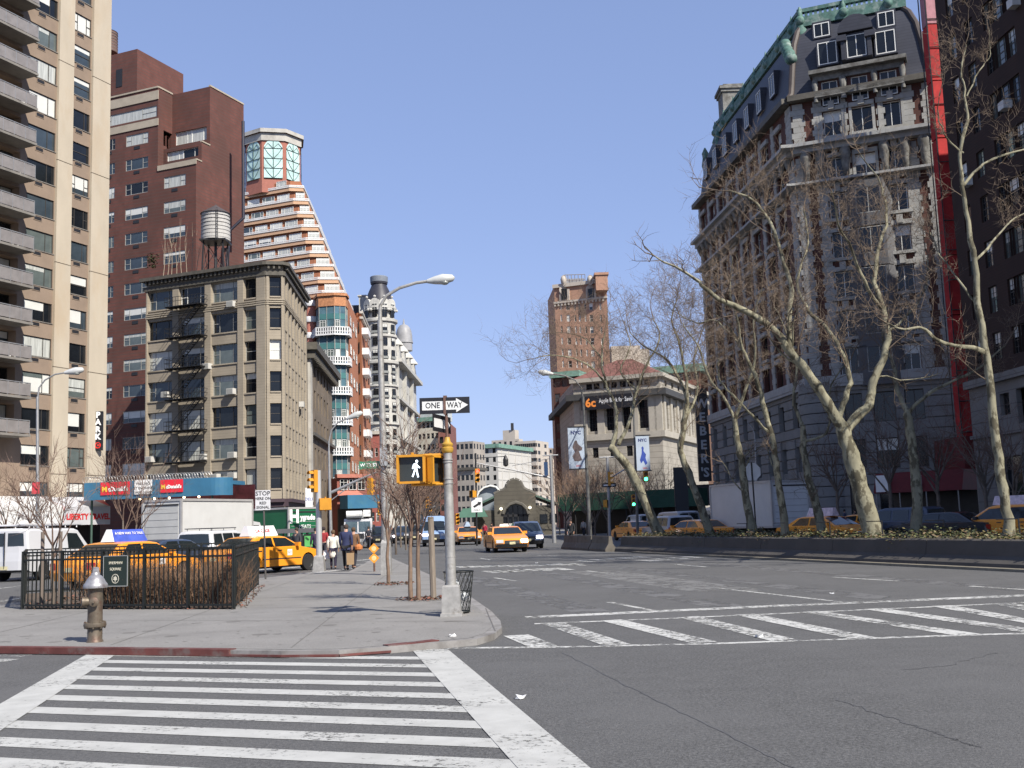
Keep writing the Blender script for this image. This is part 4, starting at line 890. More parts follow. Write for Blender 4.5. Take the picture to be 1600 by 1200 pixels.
block('balcony_tower', 'pale distant apartment slab with rows of dark balconies beside the white block', (806, 838), 500, 689, LTB, 5, 13, (858, 2), wsz=(3.0, 1.7), wv=0, style='french')
block('peach_far_tower', 'small peach tower in the far distance left of the brick hotel', (852, 864), 620, 700, M('peach brick', (.50, .41, .33), .9), 2, 12, None)
# --- tall brick hotel and the domed bank with its green trimmed neighbour
HOT = M('tan red brick', (.36, .21, .145), .9, var=.10, vs=.25, dirt=(.32, .185, .13), ds=.1)
Y0 = 262.; a = COR(864, 700, Y0+6); a2 = COR(862, 450, Y0+6); a = V((a2.x+.6, a2.y)); l = U(a, VD, 951, 520); zt = uv(a, VD, 900, 443)[1]; b2 = V((a.x+VD.x*l, a.y+VD.y*l))
ho = thing('brick_hotel', 'tall tan brick hotel tower with stone shields near its roof', 'building', (a.x, a.y, 0))
ops = []
for x, ww in ((878, 3), (889, 6), (900, 3), (907, 3), (916, 3), (925, 6), (940, 3)):
    u_ = U(a, VD, x, 520)
    for k in range(12 if ww > 3 else 9):
        z_ = uv(a, VD, x, 479)[1]-k*2.9; ops.append((u_-ww*.075, u_+ww*.075, z_-.85, z_+.85)); window(ho, a, VD, *ops[-1], 'double', FR_WH, .2, rng, var=rng.choice((0, 4, 3, 1)), bl=rng.choice((0, .5, 0)))
b = MB(); facade(b, a, VD, 0, l, 0, zt, ops, .25); bk = V((a.x+BD.x*18, a.y+BD.y*18)); bk2 = V((b2.x+BD.x*18, b2.y+BD.y*18)); b.quad((*a, 0), (*bk, 0), (*bk, zt), (*a, zt)); b.quad((*b2, 0), (*bk2, 0), (*bk2, zt), (*b2, zt)); b.quad((*bk, 0), (*bk2, 0), (*bk2, zt), (*bk, zt)); b.poly([(*a, zt), (*b2, zt), (*bk2, zt), (*bk, zt)]); part(b, 'wall', HOT, ho, world=True)
b = MB(); zb1 = uv(a, VD, 900, 470)[1]; b.obox(a, VD, -.3, l+.3, -.4, .5, zt-.6, zt+.3); b.obox(a, VD, -.1, l+.1, .02, .5, zb1-.25, zb1+.25); [b.obox(a, VD, i*.9, i*.9+.4, .02, .4, zb1-.9, zb1-.26) for i in range(int(l/.9))]; part(b, 'cornice', LTB, ho, world=True)
for x in (882.5, 924):
    u_, z_ = uv(a, VD, x, 460); b = MB(); b.obox(a, VD, u_-1.3, u_+1.3, 0, .35, z_-1.6, z_+1.2); b.lathe([(1.3, 0), (1.2, .35)], pt(a, VD, u_, .18, z_+1.2), 14, 0, 'Y'); part(b, 'arch_surround', LTB, ho, world=True)
    window(ho, a, VD, u_-.8, u_+.8, z_-1.4, z_+1.4, 'french', FR_DK, -.42, rng, var=0, bl=0)
    b = MB(); c_ = V(pt(a, VD, u_, .45, z_+3.5)); b.poly([(c_.x+VD.x*x, c_.y+VD.y*x-.3, c_.z+z) for x, z in ((0, -1.5), (.7, -.9), (.85, .2), (.6, 1.0), (0, 1.35), (-.6, 1.0), (-.85, .2), (-.7, -.9))]); b.lathe([(.1, -1.4), (.55, -.8), (.75, 0), (.6, .8), (.1, 1.2)], c_, 10); part(b, 'shield', LTB, ho, 40, world=True)
b = MB(); cb = COR(938, 430, Y0); zc_ = ZP(938, 428, Y0); b.box(cb.x-1.3, cb.x+1.6, cb.y-1.5, cb.y+3, zt-3, zc_); b.box(cb.x-1.6, cb.x+1.9, cb.y-1.8, cb.y+3.3, zc_-.6, zc_); part(b, 'chimney', HOT, ho, world=True)
b = MB(); p0, p1 = COR(882, 430, Y0+12), COR(914, 430, Y0+12); zr = ZP(900, 429, Y0+12)
for i in range(7): x = p0.x+(p1.x-p0.x)*i/6; b.tube([(x, p0.y, zt), (x, p0.y, zr)], .1, 4); b.tube([(x, p0.y+5, zt), (x, p0.y+5, zr)], .1, 4)
for z_ in (zr, zr-1.4): b.tube([(p0.x, p0.y, z_), (p1.x, p0.y, z_)], .1, 4); b.tube([(p0.x, p0.y+5, z_), (p1.x, p0.y+5, z_)], .1, 4)
b.box(p0.x+.5, p1.x-.5, p0.y+.6, p0.y+4.4, zt, zr-1.0); part(b, 'roof_frame', METAL, ho, world=True)
t, a, b2, zt, l, d2, l2 = block('copper_edged_block', 'red brick block with green copper cornice rising behind the bank', (955, 1102), 285, 581, M('red brick behind bank', (.23, .095, .07), .9, var=.12, vs=.3), 12, 3, None, trim=GRN, cornz=1.2, wv=1, frm=FR_WH)
b = MB(); q = COR(986, 560, 280); zt2 = ZP(986, 540, 280); b.box(q.x-5, q.x+2.5, q.y, q.y+8, zt-3, zt2); b.box(q.x+2.5, q.x+5, q.y+1, q.y+6, zt-3, zt2-.8); part(b, 'penthouse', LTB, t, world=True)
t, a, b2, zt, l, d2, l2 = block('left_copper_block', 'narrow red brick block with green roof edge between hotel and bank', (869, 906), 246, 584, M('dark red brick', (.13, .06, .05), .9), 3, 6, None, trim=GRN, wv=1)
BNK = courses('bank limestone', (.325, .298, .25), (.21, .19, .155), 1.1, .10, rough=.88, var=.12, vs=.4, dirt=(.24, .22, .185), ds=.3, dth=(.5, .7)); BNK2 = M('bank trim stone', (.35, .322, .27), .85, var=.1, vs=1); BDK = M('dark bank cornice', (.05, .05, .05), .7)
Y0 = 210.; kb = COR(1033, 640, Y0); l = -U(kb, VD, 897, 640); a = V((kb.x-VD.x*l, kb.y-VD.y*l)); l2 = U(kb, UD, 1111, 640)
bk = thing('bank_building', 'pale limestone bank with tall windows, heavy cornice and red tiled roof', 'building', (kb.x, kb.y, 0))
zf = lambda x, y: uv(a, VD, x, y)[1]
zc_, zt, zbelt = zf(960, 613), zf(960, 592), zf(960, 682)
ops = []
for x0, x1 in ((920, 932), (947, 958.5), (973, 985), (998, 1012)): ua, ub = U(a, VD, x0, 640), U(a, VD, x1, 640); ops.append((ua, ub, zf(960, 672), zf(960, 628))); window(bk, a, VD, *ops[-1], 'six', FR_DK, .5, rng, var=0, bl=0)
for x in (926, 953, 979, 1005):
    u_ = U(a, VD, x, 600); ops.append((u_-1.4, u_-.15, zc_+.9, zt-.6)); window(bk, a, VD, *ops[-1], 'double', FR_DK, .3, rng, var=0, bl=0); ops.append((u_+.15, u_+1.4, zc_+.9, zt-.6)); window(bk, a, VD, *ops[-1], 'double', FR_DK, .3, rng, var=0, bl=0)
    ops.append((u_-.6, u_+.6, zbelt-4, zbelt-2)); window(bk, a, VD, *ops[-1], 'double', FR_DK, .3, rng, var=0, bl=0)
b = MB(); facade(b, a, VD, 0, l, 0, zt, ops, .6); eo = []
for i in range(8):
    c_ = l2*(.10+.115*i); eo.append((c_-.9, c_+.9, zbelt+1.2, zc_-2.4)); window(bk, kb, UD, *eo[-1], 'six', FR_DK, .4, rng, var=0, bl=.0); eo.append((c_-.8, c_+.8, zc_+.9, zt-.6)); window(bk, kb, UD, *eo[-1], 'double', FR_DK, .3, rng, var=0, bl=0)
facade(b, kb, UD, 0, l2, 0, zt, eo, .5); ab, ke = V((a.x+BD.x*40, a.y+BD.y*40)), V((kb.x+UD.x*l2, kb.y+UD.y*l2)); b.quad((*a, 0), (*ab, 0), (*ab, zt), (*a, zt)); part(b, 'wall', BNK, bk, world=True)
b = MB(); b.obox(a, VD, -1.2, l, -.3, 1.5, zc_-1.2, zc_); b.obox(kb, UD, -1.5, l2, -.3, 1.5, zc_-1.19, zc_-.01); dl = V((-BD.x, -BD.y)); b.obox(ab, dl, 0, 40, -.3, 1.5, zc_-1.21, zc_-.02); part(b, 'main_cornice', BDK, bk, world=True)
b = MB(); b.obox(a, VD, -.5, l, -.3, .9, zt-.3, zt+.5); b.obox(kb, UD, -.9, l2, -.3, .9, zt-.29, zt+.49); b.obox(a, VD, -.1, l, .02, .7, zbelt-.6, zbelt+.6); b.obox(kb, UD, -.7, l2, .02, .7, zbelt-.59, zbelt+.59)
for i in range(9): c_ = l2*(.045+.115*i); b.obox(kb, UD, c_-.7, c_+.7, .02, .35, zbelt+.6, zc_-1.2)
for x in (903, 912, 939, 966, 991.5, 1020, 1029): u_ = U(a, VD, x, 640); b.obox(a, VD, u_-.75, u_+.75, .02, .4, zbelt+.6, zc_-1.2)
part(b, 'stone_trim', BNK2, bk, world=True)
rp = [V((a.x-.5, a.y)), kb, ke, V((a.x+UD.x*l2, a.y+UD.y*l2))]; ip = inset([xy(p) for p in rp], 7.5); zr = zf(975, 553); b = MB(); b.loft([[(p.x, p.y, zt+.5) for p in rp], [(p[0], p[1], zr) for p in ip]]); part(b, 'roof', M('red roof tiles', (.17, .075, .06), .85, var=.2, vs=1), bk, world=True)
b = MB(); ua, ub = U(a, VD, 916, 620), U(a, VD, 996, 620); b.obox(a, VD, ua-.6, ub+.6, 1.55, 1.7, zc_-3.3, zc_-.6); part(b, 'sign_board', BLACK, bk, world=True); rz_ = math.atan2(VD.y, VD.x)
text('6c', 2.3, glow('orange clock digits', (1, .30, .04), .55), bk, pt(a, VD, ua+1.4, 1.75, zc_-2.0), rz_, world=True, bold=.08); text('Apple Bank for Savings', 1.25, WHL, bk, pt(a, VD, (ua+ub)/2+1.7, 1.75, zc_-1.7), rz_, world=True, bold=.0, sx=.66)
# --- stone subway entrance hall
KST = courses('kiosk stone', (.088, .08, .065), (.06, .054, .046), .5, .1, rough=.9, var=.15, vs=1); KTR = M('kiosk trim', (.10, .093, .08), .85, var=.2, vs=2); KRF = M('green tin roof', (.07, .125, .10), .6, var=.15)
Yk = 135.; k0 = COR(773, 800, Yk); kp = lambda x, y: AT(x, y, Yk)
ki = thing('subway_hall', 'small stone subway hall with curved gable and arched entrance', 'building', (kp(804, 800).x, Yk, 0))
gab = [kp(*q) for q in ((772, 784), (772, 773), (781, 768), (786, 767), (791, 763), (793, 757), (797, 752), (804, 749.5), (811, 752), (814, 757), (817, 763), (824, 767), (828, 768), (837, 773), (837, 784))]
arc = [kp(*q) for q in ((826, 818), (826, 803), (823, 795), (816, 788), (806, 785), (796, 788), (789, 795), (786, 803), (786, 818))]
for p in arc: p.z = p.z
ol = [V((gab[0].x, Yk, 0))]+gab+[V((gab[-1].x, Yk, 0)), V((arc[0].x, Yk, 0))]+arc[1:-1]+[V((arc[-1].x, Yk, 0))]
b = MB(); b.loft([[(p.x, Yk, p.z) for p in ol], [(p.x, Yk+1.0, p.z) for p in ol]]); part(b, 'gable_wall', KST, ki, world=True)
b = MB()
for p, q in zip(gab[1:-1], gab[2:-1]): b.tube([p+V((0, .4, .05)), q+V((0, .4, .05))], .28, 6)
b.tube([p+V((0, -.05, 0)) for p in arc[1:-1]], .22, 6); part(b, 'coping', KTR, ki, world=True)
b = MB(); b.poly([(p.x, Yk+.8, max(p.z, 0)) for p in arc]); part(b, 'doorway', GLASS_D, ki, world=True)
b = MB(); x0, x1 = arc[0].x, arc[-1].x
for f_ in (.2, .4, .6, .8): x = x0+(x1-x0)*f_; b.box(x-.06, x+.06, Yk+.6, Yk+.75, 0, arc[4].z*.9)
b.box(x1, x0, Yk+.6, Yk+.75, 2.4, 2.7); part(b, 'door_frame', DKMETAL, ki, world=True)
LAMPW = glow('lit globe', (1, .9, .65), 4)
for x, y in ((783, 795), (828, 793)): b = MB(); b.ball(kp(x, y)+V((0, -.35, 0)), .16, 10, 8); part(b, 'globe_lamp', LAMPW, ki, 60, world=True)
zl_ = kp(840, 782).z; b = MB(); xr = kp(866, 800).x; b.box(gab[-1].x, xr, Yk+.4, Yk+14, 0, zl_-.6); part(b, 'wing', KST, ki, world=True)
b = MB(); b.hexa([(gab[-1].x, Yk-.1, zl_+.5), (xr+.4, Yk-.1, zl_-.6), (xr+.4, Yk+14.2, zl_-.6), (gab[-1].x, Yk+14.2, zl_+.5), (gab[-1].x, Yk-.1, zl_+.75), (xr+.4, Yk-.1, zl_-.35), (xr+.4, Yk+14.2, zl_-.35), (gab[-1].x, Yk+14.2, zl_+.75)]); xl = kp(727, 800).x
b.hexa([(xl, Yk-.1, zl_-1.1), (gab[0].x, Yk-.1, zl_+.5), (gab[0].x, Yk+14.2, zl_+.5), (xl, Yk+14.2, zl_-1.1), (xl, Yk-.1, zl_-.85), (gab[0].x, Yk-.1, zl_+.75), (gab[0].x, Yk+14.2, zl_+.75), (xl, Yk+14.2, zl_-.85)]); part(b, 'roof', KRF, ki, world=True)
b = MB(); b.box(xl+1, gab[0].x, Yk+.5, Yk+14, 0, zl_-1.0); part(b, 'left_wing', KST, ki, world=True); b = MB(); [b.box(x, x+.9, Yk+.3, Yk+.42, 1.5, 2.6) for x in (gab[-1].x+.5, gab[-1].x+1.7)]; part(b, 'wing_window', GLASS_D, ki, world=True)
b = MB(); b.hexa([(xl-1, Yk-2.5, 2.5), (xl+2.8, Yk-2.5, 2.5), (xl+2.8, Yk, 2.5), (xl-1, Yk, 2.5), (xl-.2, Yk-1.6, 3.6), (xl+2.2, Yk-1.6, 3.6), (xl+2.2, Yk, 3.6), (xl-.2, Yk, 3.6)]); single(b, 'green_canopy', M('green awning', (.05, .12, .085), .7), 'dark green hipped awning beside the stone subway hall', 'awning', (0, 0, 0))
# glazed vault of the newer hall behind
Yv = 158.; va = [AT(x, y, Yv) for x, y in ((744, 800), (744, 779), (748, 769), (756, 762), (766, 759), (775, 761), (781, 768), (783, 779), (783, 800))]
vt = thing('glass_vault', 'white framed glazed barrel vault of the new station hall behind the stone one', 'building', (va[0].x, Yv, 0))
b = MB(); b.tube(va, .15, 6); b.tube([p+V((0, 8, 0)) for p in va], .15, 6); [b.tube([p, p+V((0, 8, 0))], .09, 4) for p in va]; part(b, 'white_frame', FR_WH, vt, world=True)
b = MB(); b.loft([va, [p+V((0, 8, 0)) for p in va]], cap=False, closed=False); b.poly([p+V((0, .6, 0)) for p in va]); part(b, 'glazing', M('vault glass', (.22, .25, .27), .1, spec=.7, var=.4, vs=.4), vt, world=True)
# ================================================================== RIGHT SIDE
rng = random.Random(41)
DBR = courses('mansion red brick', (.085, .032, .024), (.07, .04, .034), .25, .2, rough=.9, var=.15, vs=.6)  # brick, stone and slate tones set low: shade put into their colour
DST = courses('blocked limestone', (.40, .375, .33), (.22, .20, .18), .62, .12, rough=.88, var=.14, vs=.6, dirt=(.27, .25, .22), ds=.4, dth=(.45, .65))
DST2 = M('carved limestone', (.20, .197, .182), .88, var=.22, vs=2.5, dirt=(.095, .09, .08), ds=1.0, dth=(.42, .62)); DGR = M('blue grey stone', (.10, .10, .105), .85, var=.12, vs=1)
DSQ = M('smooth pale limestone', (.31, .305, .285), .85, var=.14, vs=1.5, dirt=(.24, .228, .2), ds=.8, dth=(.5, .7)); DSB = M('base limestone', (.205, .203, .196), .88, var=.12, vs=1.0, dirt=(.15, .148, .142), ds=.5, dth=(.5, .7)); DSL = courses('grey roof slate', (.036, .038, .05), (.024, .025, .034), .35, .15, rough=.55, var=.14, vs=1.2); COP = M('green copper cresting', (.07, .145, .12), .7, var=.4, vs=1.5, dirt=(.22, .28, .25), ds=1.2, dth=(.5, .65)); COPD = M('brown copper corner', (.06, .046, .04), .6, var=.2)  # base stone darker than the quoins, its shade painted into the tone
Y0 = 110.; kc = COR(1240, 232, Y0); ds = VD; L = U(kc, ds, 1462, 205); dw = V((.086, -.9963)).normalized(); Lw = -U(kc, dw, 1094, 360); Pw = V((kc.x-dw.x*Lw, kc.y-dw.y*Lw))
do = thing('mansard_mansion', 'ornate red brick and limestone apartment house with slate mansard and green copper cresting', 'building', (kc.x, kc.y, 0))
zs = lambda x, y: uv(kc, ds, x, y)[1]
zcor, zman, ztop = zs(1240, 232), zs(1242, 155), zs(1252, 26)
fl = [zs(1305, 192), zs(1305, 266), zs(1305, 322), zs(1305, 384), zs(1305, 446), zs(1305, 508), zs(1305, 566), zs(1305, 640), zs(1305, 712), zs(1305, 782)]
cx = [U(kc, ds, x, 195) for x in (1301, 1348, 1394)]
ops = []; hw, hh = .85, 1.35
wall = MB(); base = MB()
for k, z in enumerate(fl):
    for i, c in enumerate(cx):
        hx = hw*(1.05 if i != 1 else 1.25); h_ = hh if k < 7 else 1.5
        ops.append((c-hx, c+hx, z-h_, z+h_)); window(do, kc, ds, *ops[-1], 'stone', FR_WH if k < 7 else FR_DK, .38, rng, var=0, bl=rng.choice((0, 0, 0, .4)))
nW = 8; wc = [Lw*(.06+.118*i) for i in range(nW)]; wops = []
for k, z in enumerate(fl):
    for c in wc:
        wops.append((c-.9, c+.9, z-hh, z+hh))
        if k in (0, 1, 2, 3, 5, 7): window(do, Pw, dw, *wops[-1], 'french', FR_WH if k < 3 else FR_DK, .45, rng, var=0, bl=rng.choice((0, 0, .4)))
zrust = (fl[6]+fl[7])/2+.6
facade(wall, kc, ds, 0, L, zrust, zman, ops, .5); facade(wall, Pw, dw, 0, Lw, zrust, zman, wops, .5)
part(wall, 'wall', DBR, do, world=True)
b = MB(); facade(b, kc, ds, 0, L, 0, zrust, ops, .6); facade(b, Pw, dw, 0, Lw, 0, zrust, wops, .6)
pe = V(pt(kc, ds, L, 0, 0)[:2]); pe2 = V((pe.x+UD.x*24, pe.y+UD.y*24)); pw2 = V((Pw.x+VD.x*14, Pw.y+VD.y*14)); b.quad((*pe, 0), (*pe2, 0), (*pe2, zman), (*pe, zman)); b.quad((*pw2, 0), (*Pw, 0), (*Pw, zman), (*pw2, zman)); b.quad((*pe2, 0), (*pw2, 0), (*pw2, zman), (*pe2, zman))
for k in range(int(zrust/1.05)):                                  # heavy level courses of the base, real grooves
    z = k*1.05
    for P_, d_, l_, oo in ((kc, ds, L, ops), (Pw, dw, Lw, wops)):
        seg = [(0, l_)]
        for o in oo:
            if o[2] < z+.95 and o[3] > z:
                seg = [s for a, c in seg for s in ((a, min(c, o[0])), (max(a, o[1]), c)) if s[1]-s[0] > .15]
        for a, c in seg: b.obox(P_, d_, a, c, .0, .16, z+.06, z+.98)
part(b, 'stone_base', DSB, do, world=True)
b = MB(); cb_ = V((kc.x+ds.x*1.9-dw.x*1.9, kc.y+ds.y*1.9-dw.y*1.9))
for k in range(int(zrust/1.05)): b.lathe([(2.35, k*1.05+.02), (2.45, k*1.05+.06), (2.45, k*1.05+.98), (2.35, k*1.05+1.03)], (cb_.x, cb_.y, 0), 30)
part(b, 'round_corner', DSB, do, 30, world=True)
def quoin(b, P_, d_, u0, u1, z0, z1, o=.14):
    b = MB()
    n = int((z1-z0)/.62)
    for i in range(n): e = .16 if i % 2 else -.02; b.obox(P_, d_, u0-e, u1+e, 0, o, z0+i*.62+.012, z0+(i+1)*.62-.012)
    part(b, 'quoin', DSQ, do, world=True)
b = MB(); s1 = U(kc, ds, 1256, 195)
for z0, z1 in ((zcor+.3, zman-.5), (zrust+.5, zcor-1.2)):
    quoin(b, kc, ds, .1, s1, z0, z1); quoin(b, kc, ds, s1+1.0, s1+1.9, z0, z1); quoin(b, kc, ds, L-1.0, L-.1, z0, z1); quoin(b, kc, ds, L-2.9, L-1.9, z0, z1)
    for c in (cx[1]-2.05, cx[1]+1.55): quoin(b, kc, ds, c, c+.55, z0, z1, .12)
    for i in range(nW+1): c = Lw*(.0+.118*i); quoin(b, Pw, dw, c+.1, c+.9, z0, z1) if i < nW else quoin(b, Pw, dw, Lw-1.6, Lw-.1, z0, z1)
b = MB()
for k, z in enumerate(fl[:7]):
    for i, c in enumerate(cx):
        b = MB(); b.obox(kc, ds, c-1.35, c+1.35, 0, .32, z-hh-.32, z-hh); b.obox(kc, ds, c-1.25, c+1.25, 0, .26, z+hh, z+hh+.45); b.obox(kc, ds, c-.3, c+.3, .02, .42, z+hh+.1, z+hh+.95)
        for sx in (-1, 1): b.obox(kc, ds, c+sx*1.12-.14, c+sx*1.12+.14, 0, .16, z-hh, z+hh)
        part(b, 'window_surround', DSQ, do, world=True)
    for c in wc: b = MB(); b.obox(Pw, dw, c-1.3, c+1.3, 0, .3, z-hh-.3, z-hh); b.obox(Pw, dw, c-1.2, c+1.2, 0, .26, z+hh, z+hh+.5); part(b, 'window_surround', DSQ, do, world=True)
b = MB(); zbal = zs(1255, 289)
for P_, d_, l_, e in ((kc, ds, L, 0), (Pw, dw, Lw, 0)):
    b.obox(P_, d_, 0, l_+.0, -.2, 1.5, zcor-.35, zcor); b.obox(P_, d_, 0, l_, -.2, .9, zcor-.9, zcor-.35)
    b.obox(P_, d_, 0, l_, -.2, 1.1, zbal-.25, zbal); b.obox(P_, d_, 0, l_, -.2, .55, zrust-.4, zrust+.4); b.obox(P_, d_, 0, l_, 0, .5, zs(1305, 600)-.3, zs(1305, 600))
b.prism([xy(kc), (kc.x+ds.y*1.1, kc.y-ds.x*1.1), (kc.x+(ds.y+dw.y)*.9, kc.y-(ds.x+dw.x)*.9), (kc.x+dw.y*1.1, kc.y-dw.x*1.1)], zbal-.24, zbal-.01)
b.prism([xy(kc), (kc.x+ds.y*1.5, kc.y-ds.x*1.5), (kc.x+(ds.y+dw.y)*1.2, kc.y-(ds.x+dw.x)*1.2), (kc.x+dw.y*1.5, kc.y-dw.x*1.5)], zcor-.34, zcor-.01)
part(b, 'cornice', M('pale cornice metal', (.30, .30, .29), .7, var=.15), do, world=True)
b = MB()
for u_ in (s1+.0, s1+1.5, cx[1]-1.9, cx[1]+1.9, L-3, L-1.2):          # scroll brackets under the cornice
    c = V(pt(kc, ds, u_, .45, 0)); b.lathe([(.05, zbal+.1), (.32, zbal+.4), (.36, zbal+1.2), (.5, zcor-2.0), (.62, zcor-1.4), (.5, zcor-.9)], c, 8)
for i in range(20): u_ = Lw*(i+.5)/20; c = V(pt(Pw, dw, u_, .45, 0)); b.lathe([(.05, zcor-2.2), (.3, zcor-1.6), (.55, zcor-.9)], c, 6)
part(b, 'bracket', DST2, do, 50, world=True)
b = MB()                                                            # grey bow window in the middle of the lower floors
zb0, zb1 = zrust+.6, zs(1348, 300); pr = [pt(kc, ds, cx[1]+a, o, 0)[:2] for a, o in ((-2.2, 0), (-1.5, .9), (1.5, .9), (2.2, 0))]
for z in fl[2:7]: b.prism(pr, z-hh-1.3, z-hh); b.prism([pt(kc, ds, cx[1]+a, o, 0)[:2] for a, o in ((-2.2, 0), (-1.5, .9), (-1.2, .9), (-1.9, 0))], z-hh, z+hh); b.prism([pt(kc, ds, cx[1]+a, o, 0)[:2] for a, o in ((2.2, 0), (1.5, .9), (1.2, .9), (1.9, 0))], z-hh, z+hh)
b.prism(pr, fl[2]+hh, fl[2]+hh+.8); part(b, 'bow_window', DGR, do, world=True)
for z in fl[2:7]: window(do, kc, ds, cx[1]-1.2, cx[1]+1.2, z-hh, z+hh, 'stone', FR_GR, -.75, rng, var=0, bl=0, name='bow_light')
# mansard
foot = [xy(kc), xy(pe), xy(pe2), xy(pw2), xy(Pw)]; H = ztop-zman
rings = [[(p[0], p[1], zman+H*f) for p in inset(foot, o)] for f, o in ((0, -.3), (.06, .1), (.2, .3), (.45, .6), (.7, 1.0), (.88, 1.6), (1.0, 2.4))]
b = MB(); b.loft(rings); part(b, 'mansard', DSL, do, 40, world=True)
b = MB(); b.tube([V(r[0])+V((0, -.08, 0)) for r in rings], .34, 8); b.tube([V(r[1]) for r in rings], .3, 8); part(b, 'roof_hip', COPD, do, 40, world=True)
b = MB()
for P_, d_, l_ in ((kc, ds, L), (Pw, dw, Lw)): b.obox(P_, d_, -.2, l_+.1, -.3, 1.0, zman-.5, zman+.1)
part(b, 'gutter', CORN, do, world=True)
b = MB(); tp = inset(foot, 2.2)
for i, (a, c) in enumerate(((0, 1), (4, 0))):
    p, q = V(tp[a]), V(tp[c]); dd = (q-p).normalized(); ln = (q-p).length; b.obox(p, dd, -.4, ln+.4, -.6, .4, ztop-.3, ztop+.8); b.obox(p, dd, -.3, ln+.3, -.4, .2, ztop+1.4, ztop+1.8)
    for j in range(int(ln/.5)): b.obox(p, dd, j*.5, j*.5+.28, -.2, .1, ztop+.8, ztop+1.4)
    for j in range(int(ln/4.5)+1): c_ = pt(p, dd, j*4.5, .3, ztop+.4); b.ball(c_, .55, 7, 5); b.lathe([(.2, .3), (.3, .8), (.12, 1.2), (.04, 1.6)], c_, 7)
for i in (0, 4): c_ = (tp[i][0], tp[i][1], ztop-1.4); b.lathe([(.3, -1.2), (.6, -.4), (.8, .5), (.45, 1.4), (.6, 1.9), (.3, 2.6), (.35, 3.0), (.1, 3.5)], c_, 9)
for j in range(5): c_ = pt(kc, ds, -.3+.15*j, .2+.25*j-1.6, ztop-2.2-.5*j); b.ball(c_, .7, 7, 5)
part(b, 'cresting', COP, do, 50, world=True)
# dormers on the mansard
def dormer(P_, d_, u_, z, o, w_=.95, h_=1.2, mat=DST2, cap=True):
    b = MB(); b.obox(P_, d_, u_-w_-.15, u_+w_+.15, o-2.6, o, z-h_-.15, z-h_); b.obox(P_, d_, u_-w_-.15, u_+w_+.15, o-2.6, o, z+h_, z+h_+.2)
    for sx in (-1, 1): b.obox(P_, d_, u_+sx*w_-(.15 if sx < 0 else 0), u_+sx*w_+(.15 if sx > 0 else 0), o-2.6, o, z-h_, z+h_)
    b.obox(P_, d_, u_-w_, u_+w_, o-2.6, o-.4, z-h_, z+h_); part(b, 'dormer', mat, do, world=True); window(do, P_, d_, u_-w_, u_+w_, z-h_, z+h_, 'stone', FR_WH, -o+.10, rng, var=0, bl=0, name='dormer_window')
zd1, zd2 = zs(1305, 80), zs(1290, 40)
for i, c in enumerate(cx): dormer(kc, ds, c, zd1, .0 if i != 1 else .5, mat=DSL)
dormer(kc, ds, cx[0]-.5, zd2+.1, -1.0, .8, .75, DSL); dormer(kc, ds, cx[2]+.2, zs(1394, 21), -1.0, .8, .8, DSL)
for i in range(7): dormer(Pw, dw, Lw*(.1+.125*i), zd1-.4, -.1, .8, 1.2, DSL)
b = MB(); zq = zs(1348, 50); c_ = pt(kc, ds, cx[1], .3, zq); a_ = lambda r, o: [pt(kc, ds, cx[1]+r*math.cos(t), o, zq+r*math.sin(t)) for t in [PI*j/10 for j in range(11)]]
b.loft([a_(1.75, .9), a_(1.75, -1.5)]); b.obox(kc, ds, cx[1]-1.9, cx[1]-.9, -.8, 1.0, zq-.9, zq-.3); b.obox(kc, ds, cx[1]+.9, cx[1]+1.9, -.8, 1.0, zq-.9, zq-.3); b.obox(kc, ds, cx[1]-1.5, cx[1]-1.1, -.8, .8, zd1-1.4, zq-.9); b.obox(kc, ds, cx[1]+1.1, cx[1]+1.5, -.8, .8, zd1-1.4, zq-.9); part(b, 'arched_pediment', DSL, do, world=True)
# stone aedicule row standing in front of the mansard foot, with its balcony cornice
zba = zs(1348, 104); zwin = zs(1345, 138); b = MB(); b.obox(kc, ds, cx[0]-1.9, cx[2]+1.9, -.2, 1.5, zba-.4, zba); b.obox(kc, ds, cx[0]-1.6, cx[2]+1.6, -.4, .8, zba-1.0, zba-.4)
b.obox(kc, ds, cx[0]-1.5, cx[2]+1.5, -.2, 1.0, zman-.6, zman-.1)
for c in (cx[0]+1.3, cx[1]-1.5, cx[1]+1.5, cx[2]-1.3, cx[0]-1.4, cx[2]+1.4): p_ = pt(kc, ds, c, .75, 0); b.lathe([(.2, zman-.1), (.22, zwin-1.0), (.2, zwin), (.34, zwin+.9), (.26, zba-.9)], p_, 8)
part(b, 'balcony_cornice', DST2, do, 50, world=True)
b = MB(); o5 = [(c-.8, c+.8, zwin-1.3, zwin+1.2) for c in cx]; q_ = V(pt(kc, ds, 0, .55, 0)[:2]); facade(b, q_, ds, cx[0]-1.7, cx[2]+1.7, zman-.1, zba-.4, o5, .5); part(b, 'attic_wall', DBR, do, world=True)
for o in o5: window(do, q_, ds, *o, 'stone', FR_WH, .3, rng, var=0, bl=0, name='attic_window')
b = MB(); ck = V(pt(Pw, dw, 4.5, -4.5, 0)); zck = AT(1140, 137, ck.y).z; b.box(ck.x-1.8, ck.x+1.3, ck.y-1.6, ck.y+1.6, zman, zck-1.2); b.box(ck.x-2.2, ck.x+1.7, ck.y-2, ck.y+2, zck-.8, zck-.4); b.box(ck.x-2.0, ck.x+1.5, ck.y-1.8, ck.y+1.8, zck-1.2, zck-.8); b.box(ck.x-1.6, ck.x+1.1, ck.y-1.4, ck.y+1.4, zck-.4, zck); part(b, 'chimney', DST2, do, world=True)
